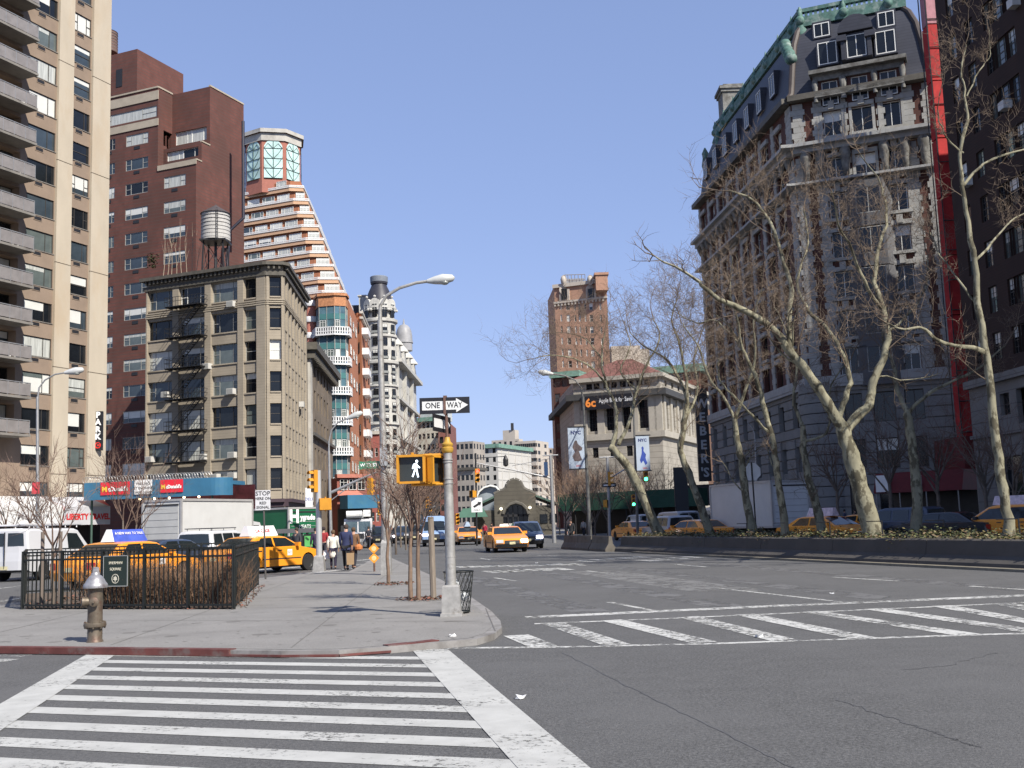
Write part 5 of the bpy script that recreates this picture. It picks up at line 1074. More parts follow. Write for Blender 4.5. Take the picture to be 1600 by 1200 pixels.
b = MB(); [b.lathe([(.3, 0), (.6, 1.0), (.4, 2.2), (.5, 2.8), (.1, 3.6)], pt(Pw, dw, u_, -1.4, zman+H*.55), 7) for u_ in (-.2, 6.5)]; part(b, 'finial', COP, do, 50, world=True)
# --- red netted hoist tower beside it
RN = M('red debris netting', (.40, .022, .02), .8, var=.25, vs=1.2, dirt=(.28, .014, .015), ds=.5, dth=(.4, .65)); RN2 = M('pink sun bleached netting', (.34, .15, .17), .7, var=.2, vs=1.5)
Yh = 98.; h0, h1 = COR(1447, 10, Yh), COR(1471, 10, Yh); zt = ZP(1450, -60, Yh)
ht = thing('hoist_tower', 'tall narrow scaffold tower wrapped in bright red netting beside the mansard building', 'scaffold', ((h0.x+h1.x)/2, Yh, 0)); dd = (h1-h0).normalized(); ln = (h1-h0).length
z_ = 8.0; i = 0; b = MB(); b2_ = MB()
while z_ < zt:
    e = min(z_+5.6, zt); b = MB(); b.obox(h0, dd, 0, ln, -1.4+.02*(i % 2), .02*(i % 2), z_, e-.12); part(b, 'netting', RN2 if i == 7 else RN, ht, world=True); z_ = e; i += 1
b = MB()
for u_ in (-.12, ln+.12):
    for o_ in (.1, -1.5): b.tube([pt(h0, dd, u_, o_, 0), pt(h0, dd, u_, o_, zt)], .06, 5)
for k in range(int(zt/2.8)): b.tube([pt(h0, dd, -.12, .1, 2.8*k), pt(h0, dd, ln+.12, .1, 2.8*k)], .05, 4)
part(b, 'scaffold_pole', DKMETAL, ht, world=True)
b = MB(); zr0 = ZP(1500, 790, Yh); b.obox(h0, dd, -.4, ln+1.2, -6, .8, zr0, 8.0); part(b, 'red_base', M('dark red boarding', (.12, .012, .012), .7, var=.2), ht, world=True)
# red awnings at the foot
Ya = 97.; a0, a1 = COR(1374, 760, Ya), COR(1512, 760, Ya-5); dd = (a1-a0).normalized(); ln = (a1-a0).length; z1, z0 = ZP(1440, 738, Ya), ZP(1440, 769, Ya)
aw = thing('red_awning', 'long dark red awning with small white menu boards behind the parked cars', 'awning', (*a0, 0)); b = MB(); b.hexa([pt(a0, dd, 0, 1.4, z0), pt(a0, dd, ln, 1.4, z0), pt(a0, dd, ln, -3, z0), pt(a0, dd, 0, -3, z0), pt(a0, dd, 0, .6, z1), pt(a0, dd, ln, .6, z1), pt(a0, dd, ln, -3, z1), pt(a0, dd, 0, -3, z1)]); part(b, 'canopy', M('dark red canvas', (.11, .008, .009), .7, var=.2), aw, world=True)
b = MB(); b.obox(a0, dd, .3, 1.5, 1.42, 1.5, z0+.1, z1-.2); part(b, 'sign_board', WHITE, aw, world=True); b = MB(); u_ = ln*.45; b.obox(a0, dd, u_, u_+.9, 1.42, 1.5, z0-.2, z1-.35); part(b, 'menu_board', WHITE, aw, world=True)
b = MB(); [b.tube([pt(a0, dd, x, 1.3, 0), pt(a0, dd, x, 1.3, z0)], .05, 5) for x in (.2, ln*.3, ln*.6, ln*.95)]; part(b, 'post', METAL, aw, world=True)
b = MB(); b.obox(a0, dd, .2, ln, -2.6, -2.3, .1, z0); part(b, 'dark_front', SHOP, aw, world=True)
# --- dark brick building at the right edge (its bulk also shades the side street)
DKB = courses('dark brown brick', (.034, .016, .011), (.025, .014, .010), .23, .25, rough=.9, var=.2, vs=.5); GRL = courses('grey limestone storey', (.17, .16, .148), (.10, .094, .088), 1.0, .06, rough=.88, var=.12, vs=.5)  # brick tone lowered, part of this face's shade is in its colour
Y0 = 85.; c0 = COR(1530, 795, Y0); d = V((.06, -.998)).normalized(); L = 79.; zt = 49.; zl = uv(c0, d, 1555, 592)[1]
dk = thing('dark_brick_building', 'dark brown brick apartment building with grey stone lower storeys at the right edge', 'building', (*c0, 0))
ops = []; lo = []
z_ = uv(c0, d, 1570, 230)[1]; rows = [z_+3.5*k for k in range(-5, 8)]
wu = [U(c0, d, x, 230) for x in (1496, 1512, 1524, 1538, 1560, 1582)]
wl = [(.5, 1.1, .6), (1.45, 2.1, .7)]
for k, z in enumerate(rows):
    if z-1.2 < zl+.6: continue
    for a, c in [(U(c0, d, 1494, 200), U(c0, d, 1505, 200)), (U(c0, d, 1521, 200), U(c0, d, 1534, 200)), (U(c0, d, 1561, 200), U(c0, d, 1586, 200)), (7.2, 8.5), (10, 11.4), (14, 15.4), (17.4, 18.8)]: ops.append((a, c, z-1.0, z+1.0)); window(dk, c0, d, *ops[-1], 'six' if a > 2 else 'double', FR_DK, .25, rng, var=rng.choice((0, 0, 1, 2)), bl=rng.choice((0, 0, .4)))
b = MB(); facade(b, c0, d, 0, L, zl, zt, ops, .35); n_ = V((-d.y, d.x)); f1 = (c0.x+n_.x*26, c0.y+n_.y*26); g0 = V((c0.x+d.x*L, c0.y+d.y*L)); g1 = (g0.x+n_.x*26, g0.y+n_.y*26)
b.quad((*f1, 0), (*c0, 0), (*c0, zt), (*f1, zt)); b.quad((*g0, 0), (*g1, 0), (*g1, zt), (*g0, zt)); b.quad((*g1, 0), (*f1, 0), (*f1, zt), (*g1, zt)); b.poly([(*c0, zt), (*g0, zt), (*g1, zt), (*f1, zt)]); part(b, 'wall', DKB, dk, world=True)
lo = []
for x0, x1, y0, y1 in ((1571, 1586, 647, 612), (1552, 1562, 760, 715), (1566, 1596, 830, 712)): a, c = U(c0, d, x0, 720), U(c0, d, x1, 720); lo.append((a, c, max(.1, uv(c0, d, (x0+x1)/2, y0)[1]), uv(c0, d, (x0+x1)/2, y1)[1])); window(dk, c0, d, *lo[-1], 'double', FR_DK, .4, rng, var=0, bl=0)
for i in range(15): lo.append((7+4.6*i, 8.4+4.6*i, 7.5, 10)); lo.append((7+4.6*i, 9.8+4.6*i, .4, 5.4))
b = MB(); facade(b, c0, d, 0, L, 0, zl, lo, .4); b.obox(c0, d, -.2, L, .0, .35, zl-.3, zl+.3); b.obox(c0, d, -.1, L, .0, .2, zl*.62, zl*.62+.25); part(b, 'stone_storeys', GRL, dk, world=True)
b = MB(); b.obox(c0, d, .5, L, -.7, -.45, .1, 6); part(b, 'dark_shops', SHOP, dk, world=True)
b = MB()
for x, y in ((1590, 5), (1516, 285), (1576, 165)): u_, z_ = uv(c0, d, x, y); b = MB(); b.obox(c0, d, -.4, .4, -.2, .5, -.3, .3); o_ = single(b, 'air_conditioner', M('air conditioner casing', (.5, .49, .46)), 'window air conditioner on the dark brick building at the right edge', 'air conditioner', (0, 0, 0), group='air conditioners on the dark brick building'); o_.data.transform(Matrix.Translation((-c0.x, -c0.y, 0))); o_.location = pt(c0, d, u_, .1, z_)
# --- vertical sign and the shaded store behind the side street
Ys = 150.; p0 = AT(1098, 800, Ys); z1, z0 = ZP(1096, 607, Ys), ZP(1104, 752, Ys); sg = thing('vertical_sign', 'tall black vertical sign spelling WEBERS in white letters', 'sign', (AT(1098, 680, Ys).x, Ys, z0)); b = MB(); hh_ = z1-z0; b.box(-.85, .85, -.3, .3, 0, hh_); part(b, 'sign_box', BLACK, sg)
for i, c in enumerate(('W', 'E', 'B', 'E', 'R', "'S")): text(c, 1.75, M('grey white letter', (.30, .32, .34), .5, var=0), sg, (0, -.33, hh_*(.83-.148*i)), bold=.05)
b = MB(); [b.tube([(0, .2, hh_*f), (3, 1.2, hh_*f)], .12, 5) for f in (.1, .5, .9)]; part(b, 'bracket', DKMETAL, sg)
a = COR(1104, 700, 158); b = MB(); zt_ = ZP(1112, 640, 158); w_ = 9
ops_ = []; sh = thing('store_building', 'brown shaded store building behind the tall black vertical sign', 'building', (a.x, a.y, 0)); ops_ = simple_wins(sh, a, VD, [(.8, 2.0), (3, 4.2), (5.2, 6.4)], [(5+3.6*k, 7+3.6*k) for k in range(4)]); facade(b, a, VD, 0, 9, 0, zt_, ops_, .3); b.obox(a, VD, 0, 9, -12, -.5, 0, zt_); part(b, 'wall', M('brown pink brick', (.27, .17, .13), .9, var=.15), sh, world=True); b = MB(); b.obox(a, VD, -3, 9, .3, 1.5, 3.2, 6.2); part(b, 'sign_band', BLACK, sh, world=True)
# ------------------------------------------------------------------ pavements of the blocks
def quadslab(name, pts): slab(name, pts)
quadslab('sidewalk', [xy(V((P1.x, P1.y))-UD*60+VD*3.6), xy(V((P1.x, P1.y))+UD*3+VD*3.6), xy(V((P1.x, P1.y))+UD*3-VD*60), xy(V((P1.x, P1.y))-UD*60-VD*60)])
k_ = V((K2.x, K2.y)); quadslab('sidewalk', [xy(k_-VD*50-UD*4), xy(k_-UD*3.5+VD*2.5), xy(k_+VD*4.6), xy(k_+BD*150+V((4.6, 0))), xy(k_+BD*150-VD*60), xy(k_-VD*50+UD*40)])
quadslab('sidewalk', [xy(kc+V((-5, -4))), xy(kc+VD*40+V((1, -5))), xy(kc+VD*40+UD*50), xy(kc-V((8, -50)))])
quadslab('sidewalk', [xy(c0+V((-5, 4))), xy(c0+d*74+V((-5, 0))), xy(c0+d*74+V((40, 0))), xy(c0+V((40, 4)))])
quadslab('sidewalk', [(ki.location.x-8, 118), (ki.location.x+12, 118), (ki.location.x+34, 205), (ki.location.x+4, 205)])
quadslab('sidewalk', [(14, 200), (34, 200), (60, 290), (-2, 290)])
# ------------------------------------------------------------------ planted median with its low wall
MA, MBp = G(1600, 893).xy, G(960, 862).xy; md = (MBp-MA).normalized(); mn = V((md.y, -md.x)); mn = mn if mn.x > 0 else -mn
m0 = MA-md*16; Lm = (MBp-m0).length; mw = 6.0
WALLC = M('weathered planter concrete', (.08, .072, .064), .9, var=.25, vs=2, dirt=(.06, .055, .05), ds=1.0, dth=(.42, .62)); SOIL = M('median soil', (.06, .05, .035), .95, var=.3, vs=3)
def mp(u_, o, z): return (m0.x+md.x*u_+mn.x*o, m0.y+md.y*u_+mn.y*o, z)
prof = [(0, 0), (.05, .16), (.35, .34), (.42, .74), (.50, .78), (.78, .78), (.80, .3)]
mw_ = thing('planter_wall', 'long dark weathered concrete wall of the planted median on the right', 'wall', (*m0, 0))
n = 9
for i in range(n):
    a, c = Lm*i/n+.012, Lm*(i+1)/n-.012
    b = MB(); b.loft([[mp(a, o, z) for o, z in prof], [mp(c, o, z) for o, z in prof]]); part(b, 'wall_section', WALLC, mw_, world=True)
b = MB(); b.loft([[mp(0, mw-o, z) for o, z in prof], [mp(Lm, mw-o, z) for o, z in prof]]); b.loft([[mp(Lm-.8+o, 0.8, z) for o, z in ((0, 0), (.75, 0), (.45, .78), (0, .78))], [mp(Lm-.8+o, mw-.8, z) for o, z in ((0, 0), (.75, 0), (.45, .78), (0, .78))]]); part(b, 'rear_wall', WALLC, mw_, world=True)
b = MB(); b.poly([mp(0, .6, .70), mp(Lm, .6, .70), mp(Lm, mw-.6, .70), mp(0, mw-.6, .70)]); setting(b, 'median_soil', SOIL)
YEL = M('pale worn kerb', (.19, .17, .13), .85, var=.3, vs=2, dirt=(.16, .14, .11), ds=2); b = MB(); b.loft([[mp(-1, -.30, 0), mp(-1, -.30, .07), mp(-1, .02, .07), mp(-1, .02, 0)], [mp(Lm*.93, -.30, 0), mp(Lm*.93, -.30, .07), mp(Lm*.93, .02, .07), mp(Lm*.93, .02, 0)]]); setting(b, 'median_kerb', YEL)
for i, (x0, x1) in enumerate(((884, 906), (906, 927), (928, 955))):
    a, c = G(x0, 857.5+(x0-884)*.063).xy, G(x1, 857.5+(x1-884)*.063).xy; dd = (c-a).normalized(); ln = (c-a).length; b = MB(); pr_ = [(.3, 0), (.3, .12), (.12, .42), (.08, .8), (-.08, .8), (-.12, .42), (-.3, .12), (-.3, 0)]
    b.loft([[pt((0, 0), dd, -ln/2+.03, o, z) for o, z in pr_], [pt((0, 0), dd, ln/2-.03, o, z) for o, z in pr_]]); mid = (a+c)/2
    single(b, 'concrete_barrier', M('old concrete barrier', (.11, .098, .082), .9, var=.25, vs=2), ['leftmost concrete barrier block at the end of the median', 'middle concrete barrier block at the end of the median', 'concrete barrier block next to the planter wall'][i], 'barrier', (*mid, 0))
IVY = [M('ivy leaf '+s, c, .6, var=.3, vs=8) for s, c in (('green', (.075, .085, .03)), ('yellow', (.15, .125, .05)), ('brown', (.13, .085, .045)), ('dark', (.035, .045, .018)))]
b = MB(); rr = random.Random(8)
def leaf(b, c, s, rr, mi):
    a, t = rr.uniform(0, 6.28), rr.uniform(-.9, .9); x = V((math.cos(a), math.sin(a), t*.5)).normalized()*s; y = V((-math.sin(a)*.6, math.cos(a)*.6, rr.uniform(-.6, .9))).normalized()*s*.8
    b.add([c-x, c+y*.6, c+x, c-y*.6], ((0, 1, 2, 3),), mi)
for i in range(15000):
    u_ = rr.uniform(0, 1)**1.25*Lm; o = rr.choice((rr.uniform(.45, 1.6), rr.uniform(.5, 5.4))); z = .76+abs(rr.gauss(0, .10))+.12*math.sin(u_*1.3)*math.sin(u_*.37)
    if rr.random() < .12 and math.sin(u_*2.1)+math.sin(u_*.9) > .9: o, z = rr.uniform(.36, .5), rr.uniform(.45, .8)
    leaf(b, V(mp(u_, o, z)), rr.uniform(.035, .075), rr, rr.choices((0, 1, 2, 3), (34, 26, 24, 16))[0])
setting(b, 'ivy', IVY, 'stuff')
for i in range(9):                                                    # thin iron edging posts on the median
    u_ = 8+i*3.2; b = MB(); b.tube([(0, 0, 0), (0, 0, .62)], .025, 5); b.tube([(0, 0, .6), (md.x*.9, md.y*.9, .6)], .015, 4); single(b, 'edging_post', DKMETAL, 'thin black iron edging post standing in the ivy of the median', 'post', mp(u_, 1.3, .70), group='edging posts in the median ivy')
# ================================================================== VEHICLES
TAXI = M('taxi yellow paint', (.80, .29, .02), .32, spec=.5, var=.04, vs=1, coat=.5); CHROME = M('chrome', (.5, .5, .5), .18, metal=1, var=0); ALLOY = M('wheel steel', (.35, .35, .36), .35, metal=.8, var=.1)
CARGL = M('car window glass', (.015, .02, .022), .05, spec=.8, var=.3, vs=.8); TRIMB = M('black bumper plastic', (.03, .03, .032), .5, var=.1); TAILR = M('red tail lamp', (.35, .01, .015), .2, spec=.7, var=0); HEADL = M('headlamp glass', (.5, .5, .5), .1, spec=.8, var=.1); LIT = glow('lit headlamp', (1, .86, .88), 9); AMBER = M('amber lamp', (.7, .22, .02), .25, var=0)
PLATE = M('number plate', (.55, .5, .3), .5, var=.2, vs=8)
WHP = M('white van paint', (.52, .52, .53), .35, var=.04, coat=.4, dirt=(.5, .49, .47), ds=.7, dth=(.6, .8)); WHT = M('white truck body', (.52, .52, .51), .5, var=.05, dirt=(.46, .45, .43), ds=.8, dth=(.55, .8)); BLUEV = M('light blue van paint', (.23, .33, .50), .35, var=.05, coat=.4); DBLUE = M('dark blue paint', (.035, .05, .085), .3, var=.1, coat=.5); DKCAR = M('near black paint', (.014, .015, .02), .28, var=.1, coat=.6); GREYP = M('silver grey paint', (.30, .31, .33), .3, var=.06, metal=.3, coat=.4); GREENP = M('truck green paint', (.012, .115, .05), .4, var=.08); GREYR = M('grey roller shutter', (.42, .42, .41), .55, var=.08)
SPEC = {
 'sedan': dict(w=.97, zb=1.0, tum=.42, lo=[(-1.95, 1.0), (-2.3, .99), (-2.58, .95), (-2.66, .80), (-2.68, .55), (-2.6, .30)], fr=[(2.58, .28), (2.68, .48), (2.66, .66), (2.5, .78), (1.9, .90), (1.25, 1.0)], up=[(1.25, 1.0), (.45, 1.42), (.1, 1.47), (-.9, 1.47), (-1.25, 1.42), (-1.95, 1.0)], wr=-1.5, wf=1.62, r=.34, zl=.26, ws=(1, 0), rw=(5, 4), sides=[[(.95, 1.04), (.38, 1.37), (-.32, 1.40), (-.32, 1.04)], [(-.42, 1.04), (-.42, 1.40), (-1.0, 1.39), (-1.45, 1.04)]]),
 'van': dict(w=.99, zb=1.15, tum=.13, lo=[(-2.62, 1.15), (-2.66, .8), (-2.66, .45), (-2.55, .38)], fr=[(2.55, .34), (2.66, .55), (2.64, .92), (2.45, 1.05), (1.75, 1.15)], up=[(1.75, 1.15), (.98, 2.0), (.7, 2.08), (-2.45, 2.10), (-2.58, 2.0), (-2.62, 1.15)], wr=-1.55, wf=1.75, r=.37, zl=.36, ws=(1, 0), rw=None, sides=[[(1.35, 1.2), (.78, 1.85), (.1, 1.88), (.1, 1.2)]]),
 'minivan': dict(w=.98, zb=1.05, tum=.28, lo=[(-2.35, 1.05), (-2.42, .75), (-2.4, .4), (-2.3, .32)], fr=[(2.3, .3), (2.42, .5), (2.38, .75), (2.15, .90), (1.45, 1.05)], up=[(1.45, 1.05), (.55, 1.64), (.2, 1.72), (-1.9, 1.72), (-2.15, 1.62), (-2.35, 1.05)], wr=-1.45, wf=1.5, r=.34, zl=.3, ws=(1, 0), rw=(5, 4), sides=[[(1.15, 1.1), (.5, 1.55), (-.2, 1.6), (-.2, 1.1)], [(-.3, 1.1), (-.3, 1.6), (-1.2, 1.6), (-1.2, 1.1)], [(-1.3, 1.1), (-1.3, 1.6), (-1.95, 1.58), (-2.1, 1.1)]]),
 'suv': dict(w=.97, zb=1.1, tum=.28, lo=[(-2.3, 1.1), (-2.38, .8), (-2.36, .5), (-2.25, .42)], fr=[(2.25, .4), (2.36, .6), (2.34, .92), (2.2, 1.02), (1.1, 1.1)], up=[(1.1, 1.1), (.45, 1.68), (.15, 1.76), (-1.95, 1.76), (-2.15, 1.66), (-2.3, 1.1)], wr=-1.4, wf=1.45, r=.38, zl=.42, ws=(1, 0), rw=(5, 4), sides=[[(.85, 1.15), (.38, 1.6), (-.25, 1.64), (-.25, 1.15)], [(-.35, 1.15), (-.35, 1.64), (-1.2, 1.64), (-1.2, 1.15)], [(-1.3, 1.15), (-1.3, 1.64), (-1.95, 1.62), (-2.1, 1.15)]]),
 'tallvan': dict(w=.98, zb=1.2, tum=.10, lo=[(-2.7, 1.2), (-2.74, .8), (-2.72, .45), (-2.6, .36)], fr=[(2.5, .34), (2.62, .55), (2.60, .95), (2.42, 1.12), (1.95, 1.2)], up=[(1.95, 1.2), (1.25, 2.05), (.85, 2.42), (-2.5, 2.45), (-2.66, 2.3), (-2.7, 1.2)], wr=-1.6, wf=1.7, r=.36, zl=.34, ws=(1, 0), rw=None, sides=[[(1.6, 1.25), (1.05, 1.85), (.3, 1.9), (.3, 1.25)]]),
}
def arch(cx, r, zl, n=10):
    s = zl-.34 if False else 0; a0 = math.asin(max(-1, min(1, (zl-r)/(r+.06)))) if True else 0; R = r+.06
    return [(cx+R*math.cos(a), r+R*math.sin(a)) for a in [a0+(PI-2*a0)*k/n for k in range(n+1)]]
def vehicle(name, label, cat, kind, paint, loc, head, lit=0, group=None, extras=()):
    S = SPEC[kind]; t = thing(name, label, cat, (loc[0], loc[1], loc[2] if len(loc) > 2 else 0.004), math.atan2(head[1], head[0]), group)
    r, zl = S['r'], S['zl']
    ra = [(x, z) for x, z in reversed(arch(S['wr'], r, zl))]; fa = [(x, z) for x, z in reversed(arch(S['wf'], r, zl))]
    lower = S['lo']+ra+fa+S['fr']
    # slices across the width: (fraction, shrink)
    SL = [(-1, .055), (-.93, .018), (-.6, .0), (0, 0), (.6, 0), (.93, .018), (1, .055)]; zc, xm = .75, 2.6
    w_, zb, tum = S['w'], S['zb'], S['tum']
    def shr(fr):
        fr = abs(fr); pts = [(0, 0), (.6, 0), (.93, .018), (1, .055)]
        for (a, b_), (c, d_) in zip(pts, pts[1:]):
            if fr <= c: return b_+(d_-b_)*(fr-a)/(c-a)
        return .055
    def sp(x, z, fr):
        k = shr(fr); bow = .13*fr*fr*max(0, abs(x)-1.9)/.75*(1 if x > 0 else .6)
        xx = x*(1-k*.5)-math.copysign(bow, x) if abs(x) > 1.9 else x*(1-k*.5)
        zz_ = z if z < zb*.8 else z-k*.5*(z-zb*.8)/max(.2, .3)
        return (xx, fr*w_*(1-tum*max(0, z-zb)), zz_)
    b = MB()
    for chain in (lower, S['up']):
        n = len(chain)
        rings = [[sp(x, z, fr) for x, z in chain] for fr, _ in SL]
        for k in range(len(rings)-1):
            for i in range(n-1): b.quad(rings[k][i], rings[k][i+1], rings[k+1][i+1], rings[k+1][i])
        b.poly(rings[0]); b.poly(rings[-1])
    # side caps of the arches leave the ngon concave; bottoms between the arches
    part(b, 'body', paint, t, 38)
    def endpane(nm, p, q, mat, f0, f1, m0=.06, m1=.06, off=.012, segs=4):
        (x0, z0), (x1, z1) = p, q; a = V((x1-x0, z1-z0)); nv = V((a[1], -a[0])).normalized()
        if nv[0]*(1 if (x0+x1) > 0 else -1) < 0: nv = -nv
        x0, z0, x1, z1 = x0+(x1-x0)*m0, z0+(z1-z0)*m0, x1-(x1-x0)*m1, z1-(z1-z0)*m1
        b = MB()
        for k in range(segs):
            fa_, fb_ = f0+(f1-f0)*k/segs, f0+(f1-f0)*(k+1)/segs; q_ = []
            for (x, z), fr in (((x0, z0), fa_), ((x0, z0), fb_), ((x1, z1), fb_), ((x1, z1), fa_)): v = sp(x, z, fr); q_.append((v[0]+nv[0]*off, v[1], v[2]+nv[1]*off))
            b.quad(*q_)
        return part(b, nm, mat, t)
    up = S['up']; endpane('windshield', up[0], up[1], CARGL, -.88, .88)
    if S['rw']: endpane('rear_window', up[S['rw'][0]], up[S['rw'][1]], CARGL, -.84, .84)
    elif kind in ('van', 'tallvan'):
        for s in (-1, 1): endpane('rear_window', up[-1], up[-2], CARGL, *sorted((s*.1, s*.82)), m0=.30, m1=.10)
        b = MB(); b.box(-2.70, -2.655, -.012, .012, .5, 1.95); part(b, 'door_seam', TRIMB, t)
    for poly in S['sides']:
        for s in (-1, 1):
            b = MB(); b.poly([(x, s*(w_*(1-tum*max(0, z-zb))*.9985+.008), z-.01) for x, z in poly]); part(b, 'side_window', CARGL, t)
    # wheels
    for x in (S['wr'], S['wf']):
        for s in (-1, 1):
            y = s*(w_-.13); b = MB(); b.lathe([(r*.62, -.11), (r*.95, -.115), (r, -.08), (r, .08), (r*.95, .115), (r*.62, .11)], (x, y, r), 20, 0, 'Y'); wh = part(b, 'wheel', RUBBER, t, 40)
            b = MB(); b.lathe([(.02, s*.10), (r*.25, s*.10), (r*.35, s*.06), (r*.55, s*.075), (r*.64, s*.112), (r*.62, s*.0)], (x, y, r), 18, 0, 'Y'); part(b, 'rim', ALLOY, wh, 40)
    b = MB(); b.box(S['wr']+r+.1, S['wf']-r-.1, -w_+.08, w_-.08, zl-.06, zl+.06); b.box(-2.2, 2.2, -.5, .5, zl, zl+.1); part(b, 'chassis', TRIMB, t)
    # lamps, bumpers, grille, plates, mirrors, handles
    fx, fz = S['fr'][1]; f2 = S['fr'][2]; rl = S['lo']
    zh = f2[1]; hl = []
    for s in (-1, 1):
        lm = LIT if (lit == 2 or lit == s) else HEADL; endpane('headlight', (fx+.0, zh-.12), (f2[0]-.03, zh+.06), lm, *sorted((s*.52, s*.93)), m0=0, m1=0, off=.02, segs=2)
        i_ = [k for k, q in enumerate(rl) if q[1] < zb-.1][0]; p = rl[i_]; endpane('tail_light', (p[0], p[1]-.16 if kind in ('sedan',) else p[1]-.1), (p[0]-.0, p[1]+(.06 if kind == 'sedan' else .25)), TAILR, *sorted((s*(.66 if kind == 'sedan' else .86), s*.965)), m0=0, m1=0, off=.02, segs=2)
        b = MB(); mx = up[0][0]-.35; b.box(mx-.09, mx+.05, s*(w_-.02)-.02 if s > 0 else -w_-.18, w_+.18 if s > 0 else -(w_-.04), zb+.02, zb+.17); part(b, 'mirror', TRIMB if kind != 'sedan' else paint, t)
    endpane('grille', (fx, fz+.02), (f2[0], zh+.02), TRIMB, -.44, .44, m0=0, m1=0, off=.015); endpane('front_bumper', S['fr'][0], S['fr'][1], TRIMB if paint in (TAXI, WHP) or kind != 'sedan' else paint, -.98, .98, m0=.1, m1=-.15, off=.025, segs=6)
    endpane('rear_bumper', rl[-1], rl[-2], paint if kind == 'sedan' else TRIMB, -.98, .98, m0=0, m1=0, off=.03, segs=6)
    endpane('number_plate', (fx, fz-.02), (fx, fz+.12), PLATE, -.17, .17, m0=0, m1=0, off=.035, segs=1); p = rl[-2]; endpane('number_plate', (p[0], p[1]+.02), (p[0], p[1]+.16), PLATE, -.17, .17, m0=0, m1=0, off=.04, segs=1)
    for poly in S['sides'][:2]:
        for s in (-1, 1): b = MB(); hx = min(p[0] for p in poly)+.15; b.box(hx, hx+.2, s*w_-.02, s*w_+.012, zb-.14, zb-.10); part(b, 'handle', TRIMB, t)
    if kind == 'sedan':
        for s in (-1, 1): b = MB(); b.box(-1.05, 1.15, s*w_*.985-.015, s*w_*.985+.015, .52, .57); part(b, 'side_moulding', TRIMB, t); b = MB(); b.box(-.375, -.365, s*w_-.012 if s > 0 else -w_-.003, w_+.003 if s > 0 else -w_+.012, .35, .98); part(b, 'door_seam', TRIMB, t)
    ztop = max(z for x, z in up)
    for e in extras:
        if e == 'rooflight': b = MB(); b.hexa([(-.45, -.28, ztop-.01), (-.25, -.28, ztop-.01), (-.25, .28, ztop-.01), (-.45, .28, ztop-.01), (-.42, -.24, ztop+.13), (-.28, -.24, ztop+.13), (-.28, .24, ztop+.13), (-.42, .24, ztop+.13)]); part(b, 'roof_light', M('taxi roof lamp', (.7, .68, .6), .4), t)
        if e[0:2] == 'ad':
            am = {'adblue': M('blue advert', (.06, .10, .45), .4, var=.25, vs=3), 'adwhite': M('white advert', (.72, .71, .70), .4, var=.06), 'adpink': M('pink white advert', (.55, .45, .48), .4, var=.3, vs=6), 'adgrey': M('bluish advert', (.28, .36, .46), .4, var=.2, vs=5)}[e]
            b = MB(); b.hexa([(-1.05, -.27, ztop), (.55, -.27, ztop), (.55, .27, ztop), (-1.05, .27, ztop), (-.98, -.09, ztop+.40), (.48, -.09, ztop+.40), (.48, .09, ztop+.40), (-.98, .09, ztop+.40)]); ad = part(b, 'roof_advert', am, t)
            b = MB(); b.hexa([(-1.07, -.28, ztop), (-1.045, -.28, ztop), (-1.045, .28, ztop), (-1.07, .28, ztop), (-1.0, -.1, ztop+.41), (-.975, -.1, ztop+.41), (-.975, .1, ztop+.41), (-1.0, .1, ztop+.41)]); part(b, 'end_cap', WHITE, ad)
            if e == 'adblue': [text(s_, sz_, WHL, t, (-.25, -.185+.0, ztop+z_), 0, tilt=PI/2-.42) for s_, sz_, z_ in (('A NEW WAY TO TALK', .13, .27), ('IN THE CITY', .11, .15))]
            if e == 'adwhite': text('LA CAGE', .2, REDL, t, (-.25, -.2, ztop+.2), 0, tilt=PI/2-.42)
        if e == 'rack':
            b = MB(); [b.tube([(-1.9, y, ztop+.10), (.4, y, ztop+.10)], .02, 4) for y in (-.6, .6)]; [b.tube([(x, -.6, ztop), (x, -.6, ztop+.1), (x, .6, ztop+.1), (x, .6, ztop)], .02, 4) for x in (-1.7, -.7, .3)]; part(b, 'roof_rack', TRIMB, t)
        if e == 'ladder':
            b = MB(); [b.tube([(-2.5, y, ztop+.14), (1.3, y, ztop+.14)], .045, 5) for y in (-.75, -.35, .75)]; [b.tube([(x, -.75, ztop), (x, -.75, ztop+.12), (x, .75, ztop+.12), (x, .75, ztop)], .03, 4) for x in (-2.2, -1, .2, 1)]; [b.tube([(-2.4+.3*i, -.75, ztop+.15), (-2.4+.3*i, -.35, ztop+.15)], .025, 4) for i in range(12)]; part(b, 'roof_rack', WHP, t)
        if e == 'medallion': b = MB(); b.box(.35, .62, -w_-.004, -w_+.01, .66, .90); part(b, 'door_emblem', WHITE, t); text('NYC', .10, BLKL, t, (.485, -w_-.006, .78), 0)
    return t
